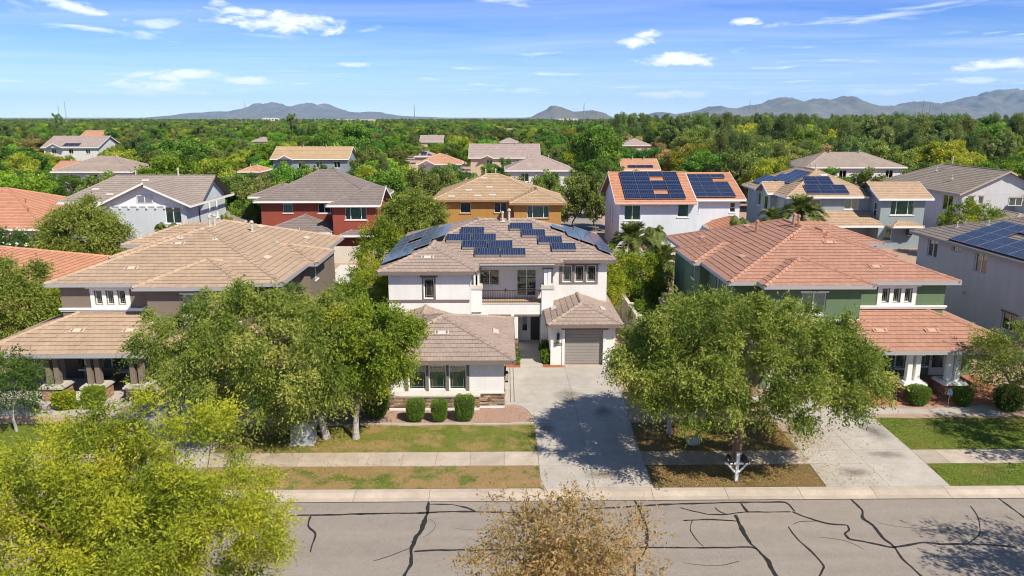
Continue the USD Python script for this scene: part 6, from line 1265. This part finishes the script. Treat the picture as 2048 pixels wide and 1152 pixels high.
MB().add(v, [(4, 5, 6, 7), (0, 1, 5, 4), (1, 2, 6, 5), (2, 3, 7, 6), (3, 0, 4, 7), (0, 3, 2, 1)]).build("lid", GP, X); MB().box(-10.05, -8.9, 32.2, 33.3, -0.02, 0.05).build("plinth", CONC, X)
for k, s in enumerate(("WARNING", "HIGH VOLTAGE", "KEEP CLEAR")):
    tx = meshkit.text_mesh(s, 0.055, 0.003, True); v = tx.vertices; obj("warning_text", (np.column_stack([-9.62 + v[:, 0] * 0.9, 32.3 - 0.002 - v[:, 2], 0.62 - k * 0.14 + v[:, 1]]), tx.faces), WHITE, X, kind="stuff")
# block wall right of the white house
BW = pmat("cream_block_wall", (0.56, 0.52, 0.45), 0.9, var=((0.6, 0.06), (6, 0.05)), bump=(30, 0.008)); X = thing("block_wall", "cream block wall with pillars right of the white house", "wall")
ys = np.arange(41.5, 62.5, 3.4)
for i, y in enumerate(ys):
    MB().box(8.98, 9.36, y - 0.19, y + 0.19, -0.02, 1.9).build("wall_pillar", BW, X); MB().box(8.95, 9.39, y - 0.22, y + 0.22, 1.902, 1.97).build("pillar_cap", BW, X)
    if i < len(ys) - 1: MB().box(9.08, 9.26, y + 0.192, ys[i + 1] - 0.192, -0.02, 1.78).build("wall_panel", BW, X); MB().box(9.05, 9.29, y + 0.195, ys[i + 1] - 0.195, 1.782, 1.84).build("wall_coping", BW, X)
for lab, x0, x1, y in (("low pale wall behind the taupe house's yard, in front of the red house", -27, -9.0, 77.2), ("pale rear wall behind the white house's yard", -8.98, 9.0, 77.6), ("pale rear wall behind the green house's yard", 9.4, 33.0, 77.9)):
    X = thing("block_wall", lab, "wall"); n = int((x1 - x0) / 3.0)
    for i in range(n):
        a, b = x0 + (x1 - x0) * i / n, x0 + (x1 - x0) * (i + 1) / n; MB().box(a + .01, b - .31, y, y + .18, -.02, 1.75).build("wall_panel", BW, X); MB().box(b - .3, b, y - .06, y + .24, -.02, 1.85).build("wall_pillar", BW, X)
X = thing("block_wall", "pale wall between the taupe house's yard and the white house", "wall")
for i, y in enumerate(np.arange(46, 77, 3.0)): MB().box(-10.99, -10.81, y + .01, y + 2.7, -.02, 1.75).build("wall_panel", BW, X); MB().box(-11.05, -10.75, y + 2.71, y + 2.99, -.02, 1.85).build("wall_pillar", BW, X)
# back yard of the taupe house: paving, turf, playhouse with a blue pool
PAV = pmat("pale_paving", (0.60, 0.56, 0.50), 0.9, var=((0.5, 0.06), (8, 0.05)))
p = structure("patio")
slabs(p, [sbox(-17 + i * 2.0, 66 + j * 2, -15 + i * 2.0, 68 + j * 2) for i in range(3) for j in range(5)] + [sbox(-13 + 0.0, 54.0, -11.2, 57.5)], mat=PAV, z=0.02)
sheet("turf", sbox(-14.8, 58, -11.2, 64.5), 0.01, LAWN_G, kind="structure")
X = thing("paddling_pool", "small round blue paddling pool in the taupe house's back yard", "pool"); BL = pmat("blue_vinyl", (0.03, 0.16, 0.5), 0.35); an = np.linspace(0, 2 * np.pi, 25)
v, f = tube(np.column_stack([-11.9 + .9 * np.cos(an), 55.6 + .9 * np.sin(an), 0.2 + 0 * an]), np.full(25, 0.16), 8, False); obj("rim", (v, f), BL, X); MB().bar((-11.9, 55.6, 0.05), (-11.9, 55.6, 0.2), 0.88, sides=24).build("water", pmat("pool_water", (0.05, 0.25, 0.55), 0.08), X)
X = thing("side_shelter", "small tan tiled lean-to shelter on white posts beside the taupe house", "shelter")
for q in ((-10.85, 51.6), (-10.85, 49.3)): MB().box(q[0] - .07, q[0] + .07, q[1] - .07, q[1] + .07, 0, 2.3).build("post", WHITE, X)
# porch furniture
X = thing("porch_bench", "black slatted metal bench on the green house's porch", "bench"); bx = 22.0
for k in range(5): MB().box(bx - .65, bx + .65, 40.2 + k * .09, 40.27 + k * .09, .55, .58).build("seat_slat", BLACK, X)
for k in range(11): MB().box(bx - .62 + k * .12, bx - .57 + k * .12, 40.66, 40.69, .60, 1.02).build("back_slat", BLACK, X)
MB().box(bx - .66, bx + .66, 40.65, 40.70, 1.022, 1.06).build("top_rail", BLACK, X)
for sx in (-.62, .62):
    for yy in (40.22, 40.66): MB().bar((bx + sx, yy, .12), (bx + sx, yy, .549), .022).build("leg", BLACK, X)
    MB().box(bx + sx - .03, bx + sx + .03, 40.18, 40.64, .76, .80).build("armrest", BLACK, X)
X = thing("porch_chair", "grey wicker armchair on the taupe house's porch", "chair"); WK = pmat("grey_wicker", (0.16, 0.13, 0.11), 0.9, var=((40, 0.3),)); cx = -22.6
MB().box(cx - .4, cx + .4, 39.9, 40.6, .3, .52).build("seat", WK, X); MB().box(cx - .4, cx + .4, 40.602, 40.72, .3, 1.0).build("backrest", WK, X)
for s in (-1, 1): MB().box(min(cx + s * .402, cx + s * .5), max(cx + s * .402, cx + s * .5), 39.9, 40.7, .2, .74).build("armrest", WK, X)
for s in (-1, 1):
    for yy in (39.95, 40.62): MB().box(cx + s * .36 - .03, cx + s * .36 + .03, yy, yy + .06, .12, .299).build("leg", WK, X)
X = thing("door_mat", "white and grey striped outdoor mat before the taupe porch", "mat"); gm = pmat("grey_mat_stripe", (0.10, 0.11, 0.13), 0.9)
MB().box(-23.5, -22.25, 38.0, 38.95, 0.121, 0.135).build("mat_base", WHITE, X)
for k in (0.10, 0.28): 
    for a, b, c, d in ((-23.5 + k, -22.25 - k, 38.0 + k, 38.06 + k), (-23.5 + k, -23.44 + k, 38.062 + k, 38.95 - k)): MB().box(a, b, c, d, 0.136, 0.139).build("stripe", gm, X)
for i, (x, y) in enumerate(((20.55, 36.75), (23.3, 37.05))):
    X = thing("path_light", ("left" if i == 0 else "right") + " of two small metal path lights in the gravel before the green house's porch", "garden light", "path lights"); MB().bar((x, y, -.02), (x, y, .42), .018).build("stake", BLACK, X); MB().bar((x, y, .42), (x, y, .52), .11, .05, 10).build("shade", BLACK, X)
X = thing("yard_sign", "small blue shield sign on a stake beside the right porch bush", "sign"); MB().bar((23.75, 36.85, -.02), (23.75, 36.85, .6), .015).build("stake", PVF, X); v = np.array([(-.13, .62), (.13, .62), (.15, .78), (.0, .98), (-.15, .78)]); sb = pmat("pale_blue_sign", (0.30, 0.48, 0.62), 0.4)
m = trimesh.creation.extrude_polygon(Polygon(v), 0.02, engine="earcut"); obj("shield", (np.column_stack([23.75 + m.vertices[:, 0], 36.84 - m.vertices[:, 2], m.vertices[:, 1]]), m.faces), sb, X)
X = thing("landscape_rock", "pale rock lying in leaf litter beside the small painted trunk", "rock"); ic = trimesh.creation.icosphere(3); ic.vertices *= (1 + 0.35 * (meshkit.fbm(ic.vertices * 1.7 + 5, 3) - 0.5))[:, None]; obj("rock", (ic.vertices * [.34, .3, .26] + [8.95, 32.3, .1], ic.faces), pmat("pale_rock", (0.42, 0.38, 0.33), 0.95, var=((6, 0.2),), bump=(20, 0.03)), X, smooth=True)
X = thing("trash_bin", "dark green wheeled bin in the green house's side yard", "bin"); GB = pmat("dark_green_plastic", (0.012, 0.035, 0.03), 0.5)
v = np.array([(11.6, 49.3, .1), (12.2, 49.3, .1), (12.2, 50, .1), (11.6, 50, .1), (11.52, 49.2, 1.05), (12.28, 49.2, 1.05), (12.28, 50.1, 1.05), (11.52, 50.1, 1.05)]); MB().add(v, [(0, 3, 2, 1), (4, 5, 6, 7), (0, 1, 5, 4), (1, 2, 6, 5), (2, 3, 7, 6), (3, 0, 4, 7)]).build("body", GB, X); MB().box(11.48, 12.32, 49.16, 50.14, 1.055, 1.12).build("lid", GB, X)
for s in (11.6, 12.12): MB().bar((s, 50.05, .12), (s + .08, 50.05, .12), .12, sides=14).build("wheel", BLACK, X)
# grass blades, fallen leaves, gravel
grng = np.random.default_rng(9)
def scatter(poly, n):
    b = poly.bounds; q = np.column_stack([grng.uniform(b[0], b[2], int(n * 1.05)), grng.uniform(b[1], b[3], int(n * 1.05))]); return q[shapely.contains_xy(poly, q[:, 0], q[:, 1])][:n]
L_GR = leaf_mat("grass_blades", rampc((0.10, 0.14, 0.02), (0.16, 0.19, 0.03), (0.24, 0.20, 0.06), (0.34, 0.25, 0.11)), rnd=0.0, trans=0.2); vs, ts = [], []
for (poly, m) in LAWNS:
    if poly.bounds[0] < -30 or poly.bounds[2] > 40: poly = poly.intersection(sbox(-27, 20, 27, 40))
    n = int(poly.area * 620); q = scatter(poly, n); n = len(q); a = grng.uniform(0, 6.28, n); h = grng.uniform(.02, .05, n); w = 0.012; d = np.column_stack([np.cos(a), np.sin(a)]) * w; l = grng.normal(0, .018, (n, 2))
    pat = meshkit.fbm(np.column_stack([q * 0.55, np.zeros(n)]), 3, 3); t = (pat - 0.5) * 2.2 + {id(LAWN_G): 0.12, id(LAWN_D): 0.5, id(LAWN_B): 0.62, id(LAWN_S): 0.95}[id(m)] + grng.normal(0, .12, n)
    vs.append(np.stack([np.column_stack([q - d, np.full(n, .004)]), np.column_stack([q + d, np.full(n, .004)]), np.column_stack([q + l, h])], 1).reshape(-1, 3)); ts.append(np.repeat(np.clip(t, 0, 1), 3))
v = np.vstack(vs); obj("grass", (v, np.arange(len(v)).reshape(-1, 3)), L_GR, tone=np.concatenate(ts), label="short lawn grass, green and dry by patches", cat="grass", kind="stuff")
L_LIT = leaf_mat("fallen_leaves", rampc((0.20, 0.11, 0.04), (0.38, 0.22, 0.06), (0.52, 0.33, 0.08), (0.48, 0.38, 0.12)), rnd=0.0, trans=0.05); lit = []
for cx, cy, sx, sy, n in ((9.8, 32.8, 2.8, 1.5, 9000), (13.3, 33.3, 1.0, 1.2, 2600), (9.8, 29.1, 2.8, .8, 3600), (-9, 32.8, 2.4, 1.4, 3600), (-8.5, 29.4, 2.6, .8, 1100), (15, 34.3, .9, 1.0, 420), (22, 33.5, 2.6, 1.3, 330), (1.6, 33, .5, 1.5, 60), (-3, 29, 3, .8, 500)):
    q = np.column_stack([grng.normal(cx, sx, n), grng.normal(cy, sy, n)]); lit.append(q[(q[:, 1] > 28.15) & (q[:, 1] < 38)])
q = np.vstack(lit); q = q[~(((q[:, 0] > 1.5) & (q[:, 0] < 6.2)) & (grng.random(len(q)) > 0.25))]; c3 = np.column_stack([q, np.full(len(q), .032)]); v, f = leaf_quads(c3, np.column_stack([grng.normal(size=(len(q), 2)), grng.normal(0, .15, len(q))]), grng.uniform(.04, .085, len(q)), grng, .55, 3.0)
obj("fallen_leaves", (v, f), L_LIT, tone=np.repeat(grng.random(len(q)), 4), label="golden fallen leaves scattered over the verges and drives", cat="leaves", kind="stuff")
bed = Polygon([(-7.5, 34.8), (1.45, 34.8), (1.25, 36.3), (.7, 37.1), (.1, 37.0), (0.05, 36.8), (-7.5, 36.4)]); q = scatter(bed, 5200); oc = trimesh.creation.octahedron() if hasattr(trimesh.creation, "octahedron") else trimesh.creation.icosphere(0); s = grng.uniform(.012, .03, len(q))
ov = oc.vertices; v = (ov[None] * s[:, None, None] * [1, 1, .7] + np.column_stack([q, np.full(len(q), .0)])[:, None]).reshape(-1, 3); f = (oc.faces[None] + (np.arange(len(q)) * len(ov))[:, None, None]).reshape(-1, 3)
obj("gravel", (v, f), pmat("pink_gravel", (0.42, 0.27, 0.21), 0.95, tone=1.0), tone=np.repeat(grng.uniform(.6, 1.25, len(q)), len(ov)), label="pinkish gravel of the planting bed under the bay", cat="gravel", kind="stuff")

# ---------------------------------------------------------------- mountains, masts, haze
ROCK = pmat("desert_mountain_rock", (0.155, 0.14, 0.125), 0.95, var=((0.0016, 0.2), (0.008, 0.25)), extra=extra_patches((0.11, 0.13, 0.07), 0.0035, 0.45, 0.62, 0.7))
def mountain(label, dist, profile, depth, seed):
    """A ridge whose crest runs along the listed (picture x, height in picture units above the horizon) at a distance, with spurs and gullies on both flanks."""
    pr = np.array(profile, float); x = (pr[:, 0] - 1006) / 1480 * dist; h = pr[:, 1] / 1480 * dist; n = int(max(60, (x[-1] - x[0]) / 55)); X_ = np.linspace(x[0], x[-1], n); m = 46; V = np.linspace(-1, 1, m)
    crest = np.interp(X_, x, h) * (1 + 0.22 * (meshkit.fbm(np.column_stack([X_ / 300, X_ * 0, X_ * 0 + seed]), 3, seed) - 0.5)); gx, gv = np.meshgrid(X_, V, indexing="ij"); base = crest[:, None] * np.clip(1 - np.abs(gv), 0, 1) ** 1.25
    P3 = np.stack([gx / 330, gv * depth / 330, gx * 0 + seed * 3.7], -1); rid = 1 - np.abs(2 * meshkit.fbm(P3, 4, seed) - 1); big = meshkit.fbm(P3 * 0.35, 3, seed + 5)
    fal = np.sin(np.pi * np.clip(1 - np.abs(gv), 0, 1)) ** 0.8; z = base * (1 + 1.25 * (rid - 0.62) * fal + 0.25 * (big - 0.5) * fal) - 4; yy = dist + depth * gv + (meshkit.fbm(P3 * 0.2 + 9, 2, seed) - .5) * depth * 0.25
    v = np.stack([gx, yy, z], -1).reshape(-1, 3); i, j = np.meshgrid(np.arange(n - 1), np.arange(m - 1), indexing="ij"); a = (i * m + j).ravel(); f = np.column_stack([a, a + m, a + m + 1, a + 1])
    o = obj("mountain", (v, np.vstack([f[:, [0, 1, 2]], f[:, [0, 2, 3]]])), ROCK, label=label, kind="structure", smooth=True)
mountain("blue grey mountain range left of centre", 17000, [(330, 0), (372, 3), (415, 10), (450, 14), (485, 12), (515, 18), (535, 27), (545, 24), (562, 30), (580, 24), (598, 22), (615, 25), (632, 30), (648, 24), (662, 27), (680, 20), (705, 13), (735, 11), (765, 12), (800, 5), (850, 3), (900, 1), (960, 0)], 2600, 3)
mountain("lone red brown butte right of centre", 9000, [(1020, 1), (1062, 4), (1076, 12), (1092, 18), (1100, 24), (1108, 25), (1120, 22), (1135, 16), (1142, 13), (1160, 14), (1180, 17), (1198, 13), (1215, 4), (1240, 0)], 900, 8)
mountain("long chain of conical desert mountains at the right", 12500, [(1285, 0), (1305, 10), (1316, 13), (1330, 9), (1345, 7), (1380, 13), (1405, 19), (1422, 24), (1440, 19), (1480, 21), (1515, 28), (1545, 38), (1562, 39), (1580, 32), (1595, 28), (1618, 37), (1640, 32), (1655, 37), (1668, 40), (1690, 31), (1725, 24), (1760, 22), (1790, 28), (1818, 34), (1840, 28), (1870, 25), (1910, 22), (1950, 16), (2000, 10), (2060, 0)], 1900, 12)
mountain("large flat topped mountain at the right edge", 14000, [(1800, 0), (1850, 16), (1880, 26), (1915, 36), (1945, 42), (1965, 52), (1990, 55), (2048, 56), (2110, 58), (2180, 50), (2260, 30), (2350, 0)], 2300, 17)
STEEL = pmat("galvanised_steel", (0.35, 0.36, 0.37), 0.5, metal=0.3)
def mast(label, px, top, y, w=0.9):
    X = thing("radio_mast", label, "mast", "tall masts on the skyline"); x = (px - 1006) / 1480 * y; h = CAM_H + (235 - top) / 1480 * y
    for k in range(3):
        a = k * 2.094 + .3; MB().bar((x + w * math.cos(a), y + w * math.sin(a), -.1), (x + .3 * w * math.cos(a), y + .3 * w * math.sin(a), h * .9), .16, .12, 4).build("leg", STEEL, X)
    for k in range(14):
        z0, z1 = h * .9 * k / 14, h * .9 * (k + 1) / 14; s0, s1 = w * (1 - .7 * k / 14), w * (1 - .7 * (k + 1) / 14); b = MB()
        for q in range(3): a, c = q * 2.094 + .3, (q + 1) * 2.094 + .3; b.bar((x + s0 * math.cos(a), y + s0 * math.sin(a), z0), (x + s1 * math.cos(c), y + s1 * math.sin(c), z1), .07, sides=3)
        b.build("lattice_bay", STEEL, X, kind="stuff")
    MB().bar((x, y, h * .9), (x, y, h), .13, .06, 5).build("aerial", STEEL, X)
for lab, px, top, y in (("shorter of the two thin masts at the far left", 148, 208, 900), ("taller of the two thin masts at the far left", 161, 200, 950), ("short mast in front of the left mountain", 498, 216, 900), ("tall mast in front of the left mountain's slope", 507, 201, 950), ("pair-like mast at the centre, between mountain and butte", 834, 206, 800),
    ("mast just right of the red butte", 1164, 204, 800), ("tall mast before the conical mountain chain", 1488, 199, 800), ("shorter mast right beside the tall one before the chain", 1500, 206, 850), ("tall mast before the large right mountain", 1828, 197, 900), ("shorter mast before the large right mountain", 1842, 206, 950), ("short pole mast right of centre among white towers", 1866, 217, 1000)): mast(lab, px, top, y)
for i, (px, y, w, h, col) in enumerate(((742, 1700, 30, 11, WH), (553, 1900, 36, 14.2, WH), (1415, 1500, 34, 14, WH), (1515, 1400, 60, 10, SAND), (1610, 1300, 46, 14, T4), (1630, 900, 34, 12, WH), (1560, 1250, 90, 10, SAND), (1680, 1500, 50, 13, WH), (1775, 1400, 80, 12, WH), (1955, 900, 100, 13, BWALL if False else SAND), (1900, 700, 70, 12, T1), (700, 2100, 50, 10, WH), (1130, 2000, 60, 12, WH))):
    x = (px - 1006) / 1480 * y; X = thing("distant_building", f"{('white','pale','cream','sandy','salmon','small white','long sandy','bright white','wide white','broad sandy','brown','low white','far white')[i]} flat roofed building near the skyline", "building"); MB().box(x - w / 2, x + w / 2, y, y + 20, -.1, h).build("wall", col, X); MB().box(x - w / 2 - .3, x + w / 2 + .3, y - .3, y + 20.3, h + .01, h + .6).build("parapet", SAND, X)
    for k in range(5): q = x - w / 2 + w * (k + .3) / 5; MB().box(q, q + w * .09, y - .06, y - .01, h * .55, h * .8).build("window", ROOM, X)
hz = usdkit.material(stage, "/World/Looks/haze_air", {"v": ("principled_volume", {"color": (0.44, 0.72, 1.0), "density": HAZE, "anisotropy": 0.0})}, [], volume="v.volume")
mb = MB().box(-26000, 26000, -2000, 24000, -1.2, 660); obj("haze", mb.get(), hz, kind="stuff", label="thin blue air between the town and the mountains")
